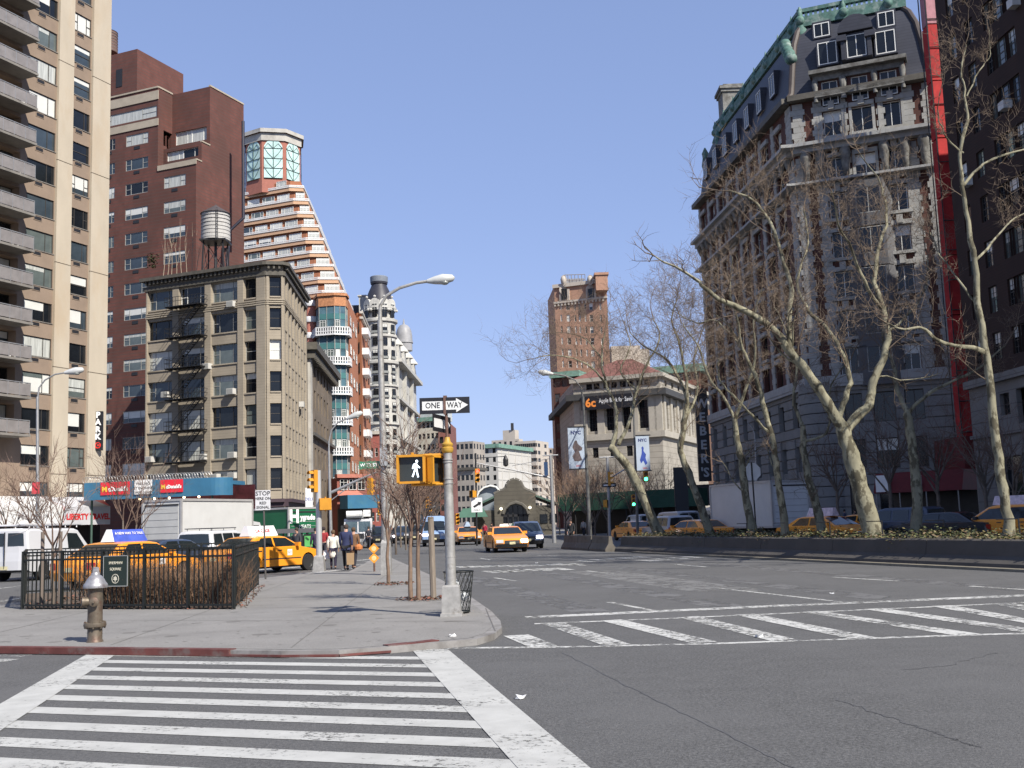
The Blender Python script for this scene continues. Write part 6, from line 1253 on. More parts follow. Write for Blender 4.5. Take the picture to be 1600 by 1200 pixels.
def boxtruck(name, label, loc, head, L=6.0, W=2.35, zf=.95, H=3.35, bodym=WHT, rear=GREYR, cab=WHP, extras=()):
    t = thing(name, label, 'truck', (loc[0], loc[1], .004), math.atan2(head[1], head[0])); b = MB(); b.box(-L/2, L/2, -W/2, W/2, zf, H); part(b, 'cargo_box', bodym, t)
    b = MB(); 
    for y in (-W/2, W/2): 
        for z in (zf, H): b.box(-L/2-.03, L/2+.03, y-.05, y+.05, z-.06, z+.06)
    for x in (-L/2, L/2):
        for z in (zf, H): b.box(x-.04, x+.04, -W/2+.05, W/2-.05, z-.055, z+.055)
        for y in (-W/2, W/2): b.box(x-.045, x+.045, y-.055, y+.055, zf+.06, H-.06)
    part(b, 'edge_trim', M('truck edge aluminium', (.42, .41, .40), .5, metal=.3, var=.1), t)
    b = MB(); b.box(-L/2-.035, -L/2-.005, -W/2+.16, W/2-.16, zf+.1, H-.28); rd = part(b, 'roller_door', rear, t); b = MB(); [b.box(-L/2-.045, -L/2-.034, -W/2+.17, W/2-.17, z-.012, z+.012) for z in [zf+.1+(H-zf-.4)*k/6 for k in range(1, 6)]]; part(b, 'slat_joint', M('grey shutter joint', (.30, .30, .30), .6), rd); b = MB(); b.box(-L/2-.06, -L/2-.03, -W/2+.14, W/2-.14, H-.28, H-.2); part(b, 'door_header', TRIMB, rd)
    x0 = L/2; b = MB(); pr = [(x0+.1, .55), (x0+1.9, .5), (x0+2.0, .95), (x0+1.45, 1.15), (x0+.95, 2.15), (x0+.1, 2.25)]; b.loft([[(x, y, z) for x, z in pr] for y in (-W/2+.15, W/2-.15)]); part(b, 'cab', cab, t)
    b = MB(); b.quad((x0+1.42, -.85, 1.24), (x0+1.42, .85, 1.24), (x0+1.0, .85, 2.08), (x0+1.0, -.85, 2.08)); part(b, 'windshield', CARGL, t)
    for s in (-1, 1): b = MB(); b.poly([(x0+1.2, s*(W/2-.143), 1.25), (x0+.85, s*(W/2-.143), 2.0), (x0+.3, s*(W/2-.143), 2.0), (x0+.3, s*(W/2-.143), 1.25)]); part(b, 'side_window', CARGL, t)
    for x, rw in ((-L/2+1.3, .45), (x0+.9, .45)):
        for s in (-1, 1): b = MB(); y = s*(W/2-.2); b.lathe([(.26, -.13), (.43, -.14), (.45, -.1), (.45, .1), (.43, .14), (.26, .13)], (x, y, .45), 18, 0, 'Y'); wh = part(b, 'wheel', RUBBER, t, 40); b = MB(); b.lathe([(.02, s*.08), (.2, s*.06), (.28, s*.13), (.27, 0)], (x, y, .45), 14, 0, 'Y'); part(b, 'rim', ALLOY, wh)
    b = MB(); b.box(-L/2+.1, x0+.6, -.5, .5, .55, zf-.06); b.box(-L/2-.1, -L/2+.1, -W/2+.1, W/2-.1, .5, .65); part(b, 'chassis', TRIMB, t)
    for s in (-1, 1): b = MB(); b.box(-L/2-.12, -L/2-.05, s*.95-.12, s*.95+.12, .68, .82); part(b, 'tail_light', TAILR, t)
    return t
def gp(px, Y, off=0): return COR(px, 860, Y)
AV = V((.30, .954))
vehicle('cargo_van', 'white cargo van with roof rack seen from behind at the far left', 'van', 'van', WHP, gp(72, 46.3), V((.20, .98)), 0, None, ('ladder',))
vehicle('taxi', 'yellow taxi with blue roof advert standing behind the black fence', 'taxi', 'sedan', TAXI, gp(203, 37.2), UD, 0, 'yellow taxis', ('adblue', 'medallion'))
vehicle('taxi', 'yellow taxi with white roof advert beside the stop here sign', 'taxi', 'sedan', TAXI, gp(412, 44.6), V((.52, .854)), 0, 'yellow taxis', ('adwhite', 'medallion'))
vehicle('parked_car', 'dark blue car half hidden behind the taxi with blue advert', 'car', 'sedan', DBLUE, gp(262, 43.5), UD)
boxtruck('box_truck', 'white box truck with grey roller door seen from behind below the blue canopy', gp(312, 57.5), V((.36, .93)), 6.0)
vehicle('suv', 'white sport utility vehicle with roof rack between the truck and a taxi', 'car', 'suv', WHP, gp(343, 49.5), V((.25, .97)), 0, None, ('rack',))
gt = boxtruck('box_truck', 'green box truck with white Hygrade lettering parked at the loft corner', gp(428, 69), V((-.82, .57)), 5.2, 2.4, 1.0, 3.0, GREENP, GREENP, GREENP)
text('H', 1.1, WHL, gt, (-2.66, .78, 2.45), -PI/2, bold=.05); text('ygrade', .46, WHL, gt, (-2.66, -.34, 2.42), -PI/2, bold=.02); text('MEATS', .34, WHL, gt, (-2.66, -.1, 1.85), -PI/2)
b = MB(); b.box(-1.6, 1.9, -1.23, -1.205, 1.9, 2.75); part(b, 'dark_side_panel', CARGL, gt)
vehicle('taxi', 'yellow taxi with a lit headlamp coming towards the camera in mid road', 'taxi', 'sedan', TAXI, gp(790, 64.5), V((.16, -.987)), -1 if False else 1, 'yellow taxis', ('rooflight',))
vehicle('minivan', 'dark blue minivan with a lit headlamp beside the oncoming taxi', 'van', 'minivan', M('slate blue paint', (.07, .095, .15), .3, var=.06, coat=.4), gp(823, 71.5), V((.05, -1)), 1)
vehicle('taxi', 'yellow taxi with pale roof advert further back right of the signal pole', 'taxi', 'sedan', TAXI, gp(731, 92), V((.12, -1)), 0, 'yellow taxis', ('adgrey',))
vehicle('high_roof_van', 'light blue high roofed van with lit headlamp just left of the signal pole', 'van', 'tallvan', BLUEV, gp(680, 90), V((.06, -1)), -1)
vehicle('parked_car', 'black car behind the grey street lamp pole near the white work truck', 'car', 'suv', DKCAR, gp(594, 93), V((.05, -1)), 0)
vehicle('parked_car', 'dark car with lit headlamps far up the avenue behind the young trees', 'car', 'minivan', DBLUE, gp(629, 112), V((.05, -1)), 2)
vehicle('parked_car', 'dark grey car with lit headlamp behind the tree stake', 'car', 'suv', M('charcoal paint', (.04, .042, .045), .3, coat=.4), gp(649, 104), V((.05, -1)), 1)
# white work truck with a folded boom on the roof
t = thing('work_truck', 'white utility truck with a folded boom on its roof facing the camera', 'truck', (*gp(561, 94), .004), math.atan2(-1, .12)); wt = WHP
b = MB(); b.loft([[(x, y, z) for x, z in ((-3, .6), (2.4, .55), (2.5, 1.0), (2.35, 1.25), (2.1, 2.35), (1.9, 2.45), (-3, 2.45))] for y in (-1.15, 1.15)]); part(b, 'body', wt, t)
for s in (-1, 1): b = MB(); b.quad((2.36, s*.06, 1.35), (2.36, s*1.05, 1.35), (2.17, s*1.02, 2.2), (2.17, s*.06, 2.2)); part(b, 'windshield', M('truck windshield', (.07, .10, .11), .08, spec=.8), t); b = MB(); b.box(2.5, 2.53, s*.75-.16, s*.75+.16, .85, 1.05); part(b, 'headlight', HEADL, t); b = MB(); b.box(2.1, 2.25, s*1.2, s*1.42, 1.4, 1.9) if s > 0 else b.box(2.1, 2.25, -1.42, -1.2, 1.4, 1.9); part(b, 'mirror', TRIMB, t)
b = MB(); b.box(2.44, 2.56, -1.15, 1.15, .5, .75); part(b, 'bumper', M('truck bumper', (.3, .3, .3), .5), t); b = MB(); b.box(2.49, 2.52, -.5, .5, .8, 1.2); part(b, 'grille', TRIMB, t)
b = MB(); b.box(-2.8, 2.3, -.95, .35, 2.55, 3.05); b.box(1.4, 2.2, .45, 1.05, 2.6, 3.15); b.lathe([(.3, -.95), (.3, .35)], (2.3, 0, 2.8), 12, 0, 'Y'); part(b, 'boom', M('white boom', (.68, .68, .66), .4, var=.1), t)
for x in (-2, 1.6):
    for s in (-1, 1): b = MB(); b.lathe([(.25, -.13), (.46, -.14), (.48, 0), (.46, .14), (.25, .13)], (x, s*1.0, .48), 16, 0, 'Y'); wh = part(b, 'wheel', RUBBER, t); b = MB(); b.lathe([(.02, s*.1), (.27, s*.13)], (x, s*1.0, .48), 12, 0, 'Y'); part(b, 'rim', ALLOY, wh)
# traffic beyond the median, on the shaded side street
vehicle('taxi', 'yellow taxi seen from behind left of the leaning plane tree', 'taxi', 'sedan', TAXI, gp(991, 86), V((-.25, .97)), 0, 'yellow taxis', ('rooflight',))
vehicle('cargo_van', 'white van behind the leaning plane tree', 'van', 'van', WHP, gp(1000, 118), V((-.25, .97)))
vehicle('cargo_van', 'pale van with dark windows behind the silver car right of the leaning tree', 'van', 'van', GREYP, gp(1056, 84), V((-.3, .95)))
vehicle('suv', 'silver sport utility vehicle between the two leaning plane trees', 'car', 'suv', GREYP, gp(1046, 70), V((-.25, .97)))
vehicle('taxi', 'yellow taxi just left of the white truck beyond the median', 'taxi', 'sedan', TAXI, gp(1088, 66), V((-.5, .87)), 0, 'yellow taxis', ())
boxtruck('box_truck', 'white box truck with plain rear door in the shade beyond the median', gp(1189, 64), V((-.36, .93)), 6.4, 2.45, .95, 3.45, WHT, M('pale truck door', (.55, .56, .56), .5, var=.05))
vehicle('taxi', 'yellow taxi with pale roof advert right of the white truck beyond the median', 'taxi', 'sedan', TAXI, gp(1296, 54), V((.55, -.83)), 0, 'yellow taxis', ('adpink',))
vehicle('suv', 'dark blue station car right of the big plane tree trunk', 'car', 'suv', DBLUE, gp(1405, 54), V((-.62, .78)))
vehicle('taxi', 'orange yellow taxi nose showing behind the big plane tree trunk', 'taxi', 'sedan', TAXI, gp(1350, 62), V((-.55, .83)), 0, 'yellow taxis', ())
vehicle('parked_car', 'black sedan with chrome bumper left of the right hand taxi', 'car', 'sedan', DKCAR, gp(1475, 52), V((-.66, .75)))
vehicle('taxi', 'yellow taxi with pink roof advert at the right edge behind the tall tree', 'taxi', 'minivan', TAXI, gp(1580, 50), V((-.7, .71)), 0, 'yellow taxis', ('adpink',))
# motorcyclist
t = thing('motor_scooter', 'dark motor scooter coming up the avenue between the parked cars', 'scooter', (*gp(611, 96), 0), math.atan2(-1, .1)); b = MB(); b.loft([[(x, y, z) for x, z in ((-.8, .5), (.2, .4), (.6, .9), (.5, 1.0), (.1, .7), (-.8, .8))] for y in (-.17, .17)]); part(b, 'body', M('scooter yellow', (.5, .3, .03), .4), t)
for x in (-.65, .65): b = MB(); b.lathe([(.15, -.06), (.3, -.05), (.3, .05), (.15, .06)], (x, 0, .3), 14, 0, 'Y'); part(b, 'wheel', RUBBER, t)
b = MB(); b.tube([(.45, -.35, 1.05), (.5, 0, 1.0), (.45, .35, 1.05)], .03, 6); part(b, 'handlebar', DKMETAL, t); b = MB(); b.ball((.62, 0, .85), .11, 8, 6); part(b, 'headlight', LIT, t)
# ================================================================== TREES
BARK = M('plane tree bark', (.225, .21, .145), .85, var=.35, vs=3.0, bump=.7, bs=10, stretch=(1, 1, .55), dirt=(.085, .075, .048), ds=3.2, dth=(.50, .56)); TWIG = M('brown twigs', (.135, .10, .072), .85, var=.3, vs=2)
BARKD = M('grey brown bark', (.13, .105, .085), .9, var=.25, vs=4, bump=.4, bs=20); TWIGD = M('reddish brown twigs', (.13, .085, .065), .9, var=.3, vs=2)
def grow(big, small, p, d, length, r, lev, rr, nch=6, up=.12, wig=.22, sp=.85):
    n = 5 if lev > 0 else 3; pts = [V(p)]; rad = [r]; dd = V(d).normalized(); st = length/n
    for i in range(n):
        dd = (dd+V((rr.gauss(0, wig), rr.gauss(0, wig), rr.gauss(0, wig)+up))).normalized(); pts.append(pts[-1]+dd*st); rad.append(r*(1-.78*(i+1)/n))
    (big if r > .035 else small).tube(pts, rad, 6 if r > .06 else (4 if r > .02 else 3), 0, False)
    if lev > 0:
        for k in range(nch):
            f = rr.uniform(.22, 1.0)*n; i = min(n-1, int(f)); q = pts[i].lerp(pts[i+1], f-i); ax = (pts[i+1]-pts[i]).normalized()
            o = ax.orthogonal().normalized(); o.rotate(Matrix.Rotation(rr.uniform(0, 2*PI), 3, ax)); nd = (ax*(1-sp*.5)+o*sp).normalized()
            grow(big, small, q, nd, length*rr.uniform(.38, .62), max(.0062, r*rr.uniform(.28, .46)), lev-1, rr, max(3, nch-1), up, wig, sp)
def plane(label, Y, base, limbs, seed, bark=BARK, twig=TWIG, grp='plane trees on the median', den=1.0):
    """limbs: (pixel path on the tree's own distance, start radius, end radius, depth drift, shoots, shoot length)"""
    rr = random.Random(seed); b0 = AT(*base, Y); loc = V((b0.x, Y, .66)); t = thing('plane_tree', label, 'tree', loc, 0, grp); big, small = MB(), MB()
    for path, r0, r1, dy, ns, sl in limbs:
        ps = []; n0 = len(path)-1
        for i, (x, y) in enumerate(path): ps.append(AT(x, y, Y+(dy*i/n0 if isinstance(dy, (int, float)) else dy[0]+(dy[1]-dy[0])*i/n0)))
        # smooth the path
        fine = []
        for i in range(len(ps)-1):
            p0, p1, p2, p3 = ps[max(0, i-1)], ps[i], ps[i+1], ps[min(len(ps)-1, i+2)]
            for s in range(4):
                u_ = s/4; fine.append(.5*((2*p1)+(p2-p0)*u_+(2*p0-5*p1+4*p2-p3)*u_*u_+(3*p1-p0-3*p2+p3)*u_**3))
        fine.append(ps[-1]); m = len(fine); rad = [r0+(r1-r0)*i/(m-1) for i in range(m)]
        if path[0] == base: fine[0] = V((fine[0].x, fine[0].y, .6)); rad[0] *= 1.3; rad[1] *= 1.06
        rad = [q*rr.uniform(.90, 1.08)*.84 for q in rad]
        big.tube([p+V((rr.gauss(0, .02), rr.gauss(0, .02), 0)) for p in fine], rad, 10 if r0 > .12 else 6)
        for k in range(int(ns*den*1.75)):
            f = rr.uniform(.25, 1)*(m-1); i = min(m-2, int(f)); q = fine[i].lerp(fine[i+1], f-i); ax = (fine[i+1]-fine[i]).normalized(); o = ax.orthogonal().normalized(); o.rotate(Matrix.Rotation(rr.uniform(0, 2*PI), 3, ax))
            grow(big, small, q, (ax*.6+o*.8+V((0, 0, .25))), sl*rr.uniform(.45, 1.0), max(.011, rad[i]*rr.uniform(.15, .30)), 2, rr, 7)
        if ns > 3: grow(big, small, fine[-1], fine[-1]-fine[-2], sl*.9, r1*.8, 2, rr, 7)
    for mb, nm, mt in ((big, 'trunk', bark), (small, 'crown', twig)): part(mb, nm, mt, t, 60 if nm == 'trunk' else None, world=True)
    return t
plane('large forked plane tree with thick pale mottled trunk leaning left on the median', 37.3, (1364, 838), [
 ([(1364, 838), (1352, 790), (1336, 735), (1322, 690), (1316, 668)], .40, .30, 0, 0, 1),
 ([(1316, 672), (1300, 640), (1268, 592), (1234, 548), (1205, 512), (1165, 486), (1125, 468), (1092, 440)], .25, .07, -1.5, 9, 2.6),
 ([(1234, 548), (1232, 500), (1236, 455), (1222, 400), (1205, 350), (1175, 312), (1140, 298)], .13, .04, (-.7, 1.0), 11, 2.6),
 ([(1316, 676), (1342, 648), (1360, 628), (1364, 595), (1380, 560), (1387, 520), (1380, 480), (1366, 440), (1372, 390), (1386, 340), (1378, 295)], .22, .05, 1.2, 13, 2.6),
 ([(1308, 660), (1320, 622), (1328, 590), (1312, 545), (1290, 510), (1262, 485), (1246, 440), (1262, 380), (1256, 330)], .13, .035, 2.6, 12, 2.5),
 ([(1380, 485), (1350, 440), (1330, 390), (1310, 350), (1300, 300)], .08, .03, (.8, -1.5), 8, 2.2),
 ([(1387, 520), (1420, 490), (1445, 450), (1450, 400)], .07, .03, (.8, 2), 7, 2.2)], 5)
plane('tall slender plane tree with pale straight trunk at the right edge', 31.5, (1578, 838), [
 ([(1578, 838), (1570, 780), (1560, 715), (1550, 640), (1541, 560), (1532, 490), (1522, 410), (1512, 345), (1503, 290)], .19, .07, 0, 3, 2),
 ([(1503, 290), (1501, 240), (1512, 190), (1508, 150), (1502, 110), (1508, 70)], .08, .022, .6, 10, 1.5),
 ([(1541, 552), (1520, 543), (1490, 540), (1462, 530), (1440, 512), (1410, 515), (1385, 505)], .09, .03, -1.2, 9, 1.7),
 ([(1503, 292), (1530, 262), (1560, 245), (1605, 232), (1640, 215)], .06, .025, .8, 9, 1.6),
 ([(1522, 410), (1550, 380), (1580, 345), (1610, 330)], .05, .02, (0, 1.5), 8, 1.6),
 ([(1530, 480), (1500, 440), (1470, 400), (1452, 360)], .05, .02, (0, 1), 8, 1.6),
 ([(1512, 150), (1530, 110), (1548, 85), (1545, 45)], .03, .012, (.5, 1), 6, 1.2),
 ([(1501, 240), (1480, 215), (1466, 180), (1470, 140)], .035, .014, (.2, -1), 7, 1.2)], 6, den=.5)
plane('thin plane tree in front of the white truck with pale upper trunk', 43, (1228, 833), [
 ([(1228, 833), (1221, 780), (1214, 735), (1208, 690), (1198, 650), (1186, 605), (1172, 570), (1160, 545)], .20, .075, 0, 4, 2),
 ([(1204, 678), (1180, 655), (1160, 632), (1130, 602), (1122, 580), (1124, 560)], .07, .025, -1, 8, 2),
 ([(1160, 545), (1140, 520), (1115, 500), (1090, 505), (1060, 490)], .06, .025, 1, 9, 2.2), ([(1160, 545), (1152, 500), (1140, 450), (1145, 400)], .065, .025, -.8, 9, 2.2)], 7)
plane('shaded plane tree just left of the stop sign back', 47, (1176, 832), [
 ([(1176, 832), (1166, 780), (1160, 730), (1152, 690), (1148, 655)], .24, .13, 0, 3, 2), ([(1148, 655), (1130, 620), (1108, 590), (1090, 540), (1065, 505)], .1, .03, 1, 10, 2.4), ([(1148, 655), (1165, 610), (1180, 560), (1178, 500), (1190, 450)], .1, .03, -1, 10, 2.4)], 8)
plane('shaded crooked plane tree between the white truck and the big forked tree', 45, (1284, 834), [
 ([(1284, 834), (1276, 790), (1262, 745), (1256, 700), (1254, 665)], .25, .14, 0, 2, 2), ([(1254, 665), (1240, 620), (1245, 570), (1230, 520), (1210, 480)], .1, .03, 1, 10, 2.4), ([(1256, 690), (1290, 678), (1296, 650), (1300, 600), (1330, 560)], .09, .03, -1, 9, 2.2)], 9)
plane('grey shaded plane tree standing among the dark parked cars', 42, (1433, 831), [
 ([(1433, 831), (1432, 770), (1428, 720), (1421, 670), (1418, 645)], .26, .18, 0, 0, 2), ([(1418, 645), (1402, 610), (1396, 570), (1380, 530), (1385, 480)], .13, .035, 1, 10, 2.4), ([(1418, 648), (1450, 615), (1490, 595), (1530, 575), (1570, 540)], .11, .035, -1, 10, 2.2)], 10)
plane('crooked dark plane tree right of the second city banner', 58, (1110, 836), [
 ([(1110, 836), (1095, 790), (1076, 740), (1064, 705), (1070, 660), (1074, 625)], .28, .15, 0, 2, 2), ([(1074, 625), (1060, 590), (1040, 560), (1005, 540), (985, 520)], .12, .03, 1, 12, 3), ([(1074, 640), (1072, 590), (1062, 540), (1050, 500), (1058, 465)], .12, .03, -1, 13, 3), ([(1070, 655), (1090, 610), (1085, 560), (1100, 510)], .1, .03, 2, 10, 3)], 11)
plane('leaning plane tree beside the far end of the median with twigs over the bank', 60, (1034, 842), [
 ([(1034, 842), (1012, 795), (990, 745), (970, 715), (952, 698)], .36, .24, 0, 0, 2), ([(956, 700), (964, 660), (960, 630), (946, 600), (940, 560), (945, 520)], .16, .04, 1, 12, 3), ([(946, 600), (925, 575), (895, 560), (860, 555), (835, 560)], .08, .025, (.5, -2), 13, 3), ([(966, 695), (985, 655), (995, 610), (1010, 570), (1030, 530), (1020, 495)], .14, .035, 2, 13, 3), ([(995, 610), (970, 580), (985, 540), (975, 505)], .08, .025, (1, 3), 9, 2.6), ([(940, 560), (915, 530), (885, 520)], .06, .025, (1, 2), 9, 2.6)], 12)
def bare(name, label, loc, H, seed, grp=None, r=.07, lev=2, nl=7, bark=BARKD, twig=TWIGD, trunk=.38, up=.18, nch=6, spread=.55, stems=1, kids=()):
    rr = random.Random(seed); t = thing(name, label, 'tree', loc, 0, grp); big, small = MB(), MB()
    for s in range(stems):
        x0 = (s-.5*(stems-1))*.16; pts = [V((x0+rr.gauss(0, .008)*i, rr.gauss(0, .008)*i, H*trunk*i/4)) for i in range(5)]; big.tube(pts, [r*(1.25-.11*i) for i in range(5)], 8)
        for k in range(nl):
            a = 2*PI*k/nl+rr.uniform(-.4, .4); e = spread*rr.uniform(.5, 1.3); z = pts[-1] if k > 1 else pts[3]
            grow(big, small, z, (math.cos(a)*e, math.sin(a)*e, 1), H*(1-trunk)*rr.uniform(.75, 1.0), r*.6, lev, rr, nch, up*.5, .13, .6)
    part(big, 'trunk', bark, t, 60); part(small, 'crown', twig, t)
    for nm, mb, mt in kids: part(mb, nm, mt, t)
    return t
def gl(x, y, z=SW): return G(x, y, z)
# two young trees with stakes on the triangle, in little beds of fallen leaves
LITTER = [M('fallen leaf '+s, c, .8, var=.3) for s, c in (('brown', (.13, .07, .04)), ('red brown', (.16, .06, .04)), ('dark', (.06, .04, .03)))]
def litter(p, r, n, seed):
    rr = random.Random(seed); b = MB()
    for i in range(n): a = rr.uniform(0, 6.28); q = r*math.sqrt(rr.random()); leaf(b, V((p.x+math.cos(a)*q, p.y+math.sin(a)*q*.9, SW+.02+rr.random()*.05)), rr.uniform(.03, .06), rr, rr.randrange(3))
    setting(b, 'leaf_litter', LITTER, 'stuff')
for (x, y), H, lab, sd_, stems, stx in (((648, 938), 3.3, 'young staked tree with three thin stems on the triangle near the signal pole', 31, 2, .40), ((607, 914), 3.4, 'young bare street tree beside the tall grey lamp post', 33, 1, 0)):
    p = gl(x, y); sk = MB(); sk.tube([(stx, 0, 0), (stx-.02, 0, 1.75)], .065, 8); kids = [('stake', sk, M('grey wooden stake', (.20, .165, .13), .9, var=.25, vs=8, stretch=(4, 4, .4)))] if stx else []
    bare('street_tree', lab, p, H, sd_, None, .042, 2, 6, M('young brown bark', (.17, .115, .08), .85, var=.25, vs=6), TWIGD, .44, .2, 7, .30, stems, kids); litter(p+V((.15, 0, 0)), .55, 170, sd_)
# trees behind the railings and by the canopy
for (x, Y), H, lab, sd_ in (((84, 25.5), 3.3, 'young bare tree tied between two posts inside the black fence', 41), ((192, 50), 5.6, 'bare tree with many stems in front of the blue canopy', 42), ((212, 52), 5.2, 'second bare tree in front of the blue canopy nearer the box truck', 43), ((45, 56), 5.8, 'bare tree in front of the phone shop awning', 44), ((8, 54), 5.2, 'bare tree at the far left edge before the white awning', 45)):
    q = COR(x, 850, Y); bare('street_tree', lab, (q.x, q.y, SW if Y < 30 else 0), H, sd_, None, .035 if Y < 30 else .05, 2, 7, BARKD, TWIGD, .42, .2, 6, .62)
for x in (66, 94): q = COR(x, 880, 25.5); b = MB(); b.tube([(0, 0, 0), (0, 0, 1.72)], .045, 8); single(b, 'tree_post', M('grey brown post', (.16, .13, .11), .9, var=.2), ('left' if x < 80 else 'right')+' wooden post of the young tree inside the black fence', 'post', (q.x, q.y, SW))
# small trees of the square and along the far pavements
sq = [(884, 122, 7.5), (902, 134, 9), (918, 120, 8), (935, 142, 10), (962, 128, 8), (978, 150, 10), (897, 150, 9.5), (1010, 140, 8), (1040, 135, 9), (930, 112, 6.5), (950, 118, 7.5), (990, 122, 7)]
protos = []
for i, (x, Y, H) in enumerate(sq[:3]): q = COR(x, 830, Y); protos.append(bare('square_tree', 'small bare tree of the square in front of the bank', (q.x, q.y, 0), 8.2, 60+i, 'bare trees of the square below the bank', .10, 2, 8, BARKD, M('tan twigs', (.22, .145, .10), .9, var=.25), .26, .15, 7, .75))
for i, (x, Y, H) in enumerate(sq[3:]): q = COR(x, 830, Y); dup(protos[i % 3], (q.x, q.y, 0), 1.1*i+.5, None, None, H/8.2)
av = [(618, 66, 5), (634, 78, 5.5), (644, 92, 6), (655, 105, 6.5), (663, 120, 7), (671, 140, 8), (626, 88, 6), (683, 160, 8)]
for i, (x, Y, H) in enumerate(av):
    q = COR(x, 830, Y)
    if i == 0: pv = bare('avenue_tree', 'small bare tree in the row along the avenue behind the young staked trees', (q.x, q.y, 0), 5.5, 77, 'small bare trees along the avenue', .06, 2, 8, BARKD, TWIGD, .36, .15, 7, .6)
    else: dup(pv, (q.x, q.y, 0), 1.3*i, None, None, H/5.5)
for i, (x, Y, H) in enumerate(((1312, 88, 9), (1395, 84, 10), (1470, 82, 9.5), (1590, 62, 7), (1545, 70, 8))):
    q = COR(x, 830, Y); lab = 'shaded bare street tree on the pavement before the mansard building and red awning'
    if i == 0: ps_ = bare('pavement_tree', lab, (q.x, q.y, SW), 9, 87, 'shaded street trees on the far pavement', .13, 2, 8, BARKD, TWIGD, .35, .1, 7, .6)
    else: dup(ps_, (q.x, q.y, SW), 1.7*i, None, None, H/9)
# roof garden on the loft
for i, px in enumerate((238, 255, 262, 268, 276, 284, 292, 300, 306)):
    q = COR(px, 410, 117.5); b = MB(); rr = random.Random(i); z_ = loft_z = ZP(px, 432, 117.5)
    if i == 0: [leaf(b, V((rr.gauss(0, .35), rr.gauss(0, .3), 1+rr.uniform(0, 1.6))), .16, rr, 0) for _ in range(160)]; single(b, 'roof_shrub', M('evergreen shrub', (.05, .06, .02), .8, var=.3), 'small evergreen shrub on the left of the loft roof', 'shrub', (q.x, q.y, z_))
    else:
        b2_ = MB(); grow(b, b2_, (0, 0, 0), (rr.gauss(0, .08), 0, 1), 3.2+rr.random()*1.6, .05, 1, rr, 5, .3, .05, .3); b.add(b2_.v, b2_.f); single(b, 'roof_tree', M('pale sapling bark', (.30, .24, .18), .9), 'thin bare sapling in the roof garden of the loft building', 'tree', (q.x, q.y, z_), group='saplings on the loft roof')
# ================================================================== FENCE, HYDRANT AND THE POLES OF THE TRIANGLE
FA, FB, FC = gl(35, 952), gl(365, 952), gl(403, 914); FH = 1.26; fd_ = thing('iron_fence', 'black iron picket fence round the planted bed at the left', 'fence', FA)
FD = FA+V((FC.x-FB.x-1.0, FC.y-FB.y-3.4, 0))
for (a, c), nsec in (((FA, FB), 5), ((FB, FC), 4), ((FA, FD), 3), ((FD, FC), 4)):
    d_ = (c-a).xy; ln = d_.length; d_.normalize(); n = int(ln/.135)
    for i in range(nsec+1 if a is not FB else nsec+1): x = ln*i/nsec; b = MB(); b.obox(a, d_, x-.03, x+.03, -.03, .03, SW, SW+FH+.03); part(b, 'post', IRON, fd_, world=True)
    for s in range(nsec):
        u0, u1 = ln*s/nsec+.04, ln*(s+1)/nsec-.04; b = MB()
        for z in (.09, FH-.17, FH): b.obox(a, d_, u0, u1, -.022, .022, SW+z-.02, SW+z+.02)
        k = int((u1-u0)/.128)
        for i in range(1, k+1): x = u0+(u1-u0)*i/(k+1); b.obox(a, d_, x-.010, x+.010, -.010, .010, SW+.02, SW+FH-.02)
        part(b, 'picket_panel', IRON, fd_, world=True)
b = MB(); b.poly([(*(FA.xy+V((.05, .05))), SW+.03), (*(FB.xy+V((-.05, .05))), SW+.03), (*(FC.xy+V((-.05, -.05))), SW+.03), (*FD.xy, SW+.03)]); setting(b, 'bed_soil', M('bed soil', (.10, .075, .055), .95, var=.3, vs=4))
SHR = M('dry brown shrub stems', (.155, .095, .06), .9, var=.35, vs=6)
rr = random.Random(12); sp_ = None
for i in range(26):
    fu, fv = (i % 13+.5)/13, (.8+2.0*(i//13))+rr.uniform(-.3, .3); fu = .30+.68*fu; p = FA.lerp(FB, fu)+(FC-FB).normalized()*fv
    if i < 3:
        b = MB(); r2 = random.Random(100+i)
        for k in range(46):
            a, e = r2.uniform(0, 6.28), r2.uniform(.05, .55); q = V((r2.gauss(0, .17), r2.gauss(0, .17), 0)); grow(b, b, q, (math.cos(a)*e, math.sin(a)*e, 1), r2.uniform(.5, .92), .008, 1, r2, 4, .1, .12, .5)
        o_ = single(b, 'dry_shrub', SHR, 'leafless brown shrub growing behind the black picket fence', 'shrub', (p.x, p.y, SW+.03), 0, None, 'leafless shrubs inside the fence')
        sp_ = (sp_ or [])+[o_]
    else: o_ = sp_[i % 3].copy(); COL.objects.link(o_); o_.location = (p.x, p.y, SW+.03); o_.rotation_euler = (0, 0, i*1.3); o_.scale = (1, 1, rr.uniform(.8, 1.1))
b = MB()
for i in range(500): fu, fv = rr.random(), rr.uniform(.1, 4); leaf(b, FA.lerp(FB, fu)+(FC-FB).normalized()*fv+V((0, 0, .05+rr.random()*.05)), .05, rr, rr.randrange(3))
for i in range(120): q = FB.lerp(FC, rr.random())+V((rr.uniform(.02, .25), 0, .02)); leaf(b, q, .035, rr, rr.randrange(3))
for i in range(60): q = FA.lerp(FB, rr.random())+V((0, -rr.uniform(.02, .15), .02)); leaf(b, q, .03, rr, rr.randrange(3))
setting(b, 'leaf_litter', LITTER, 'stuff')
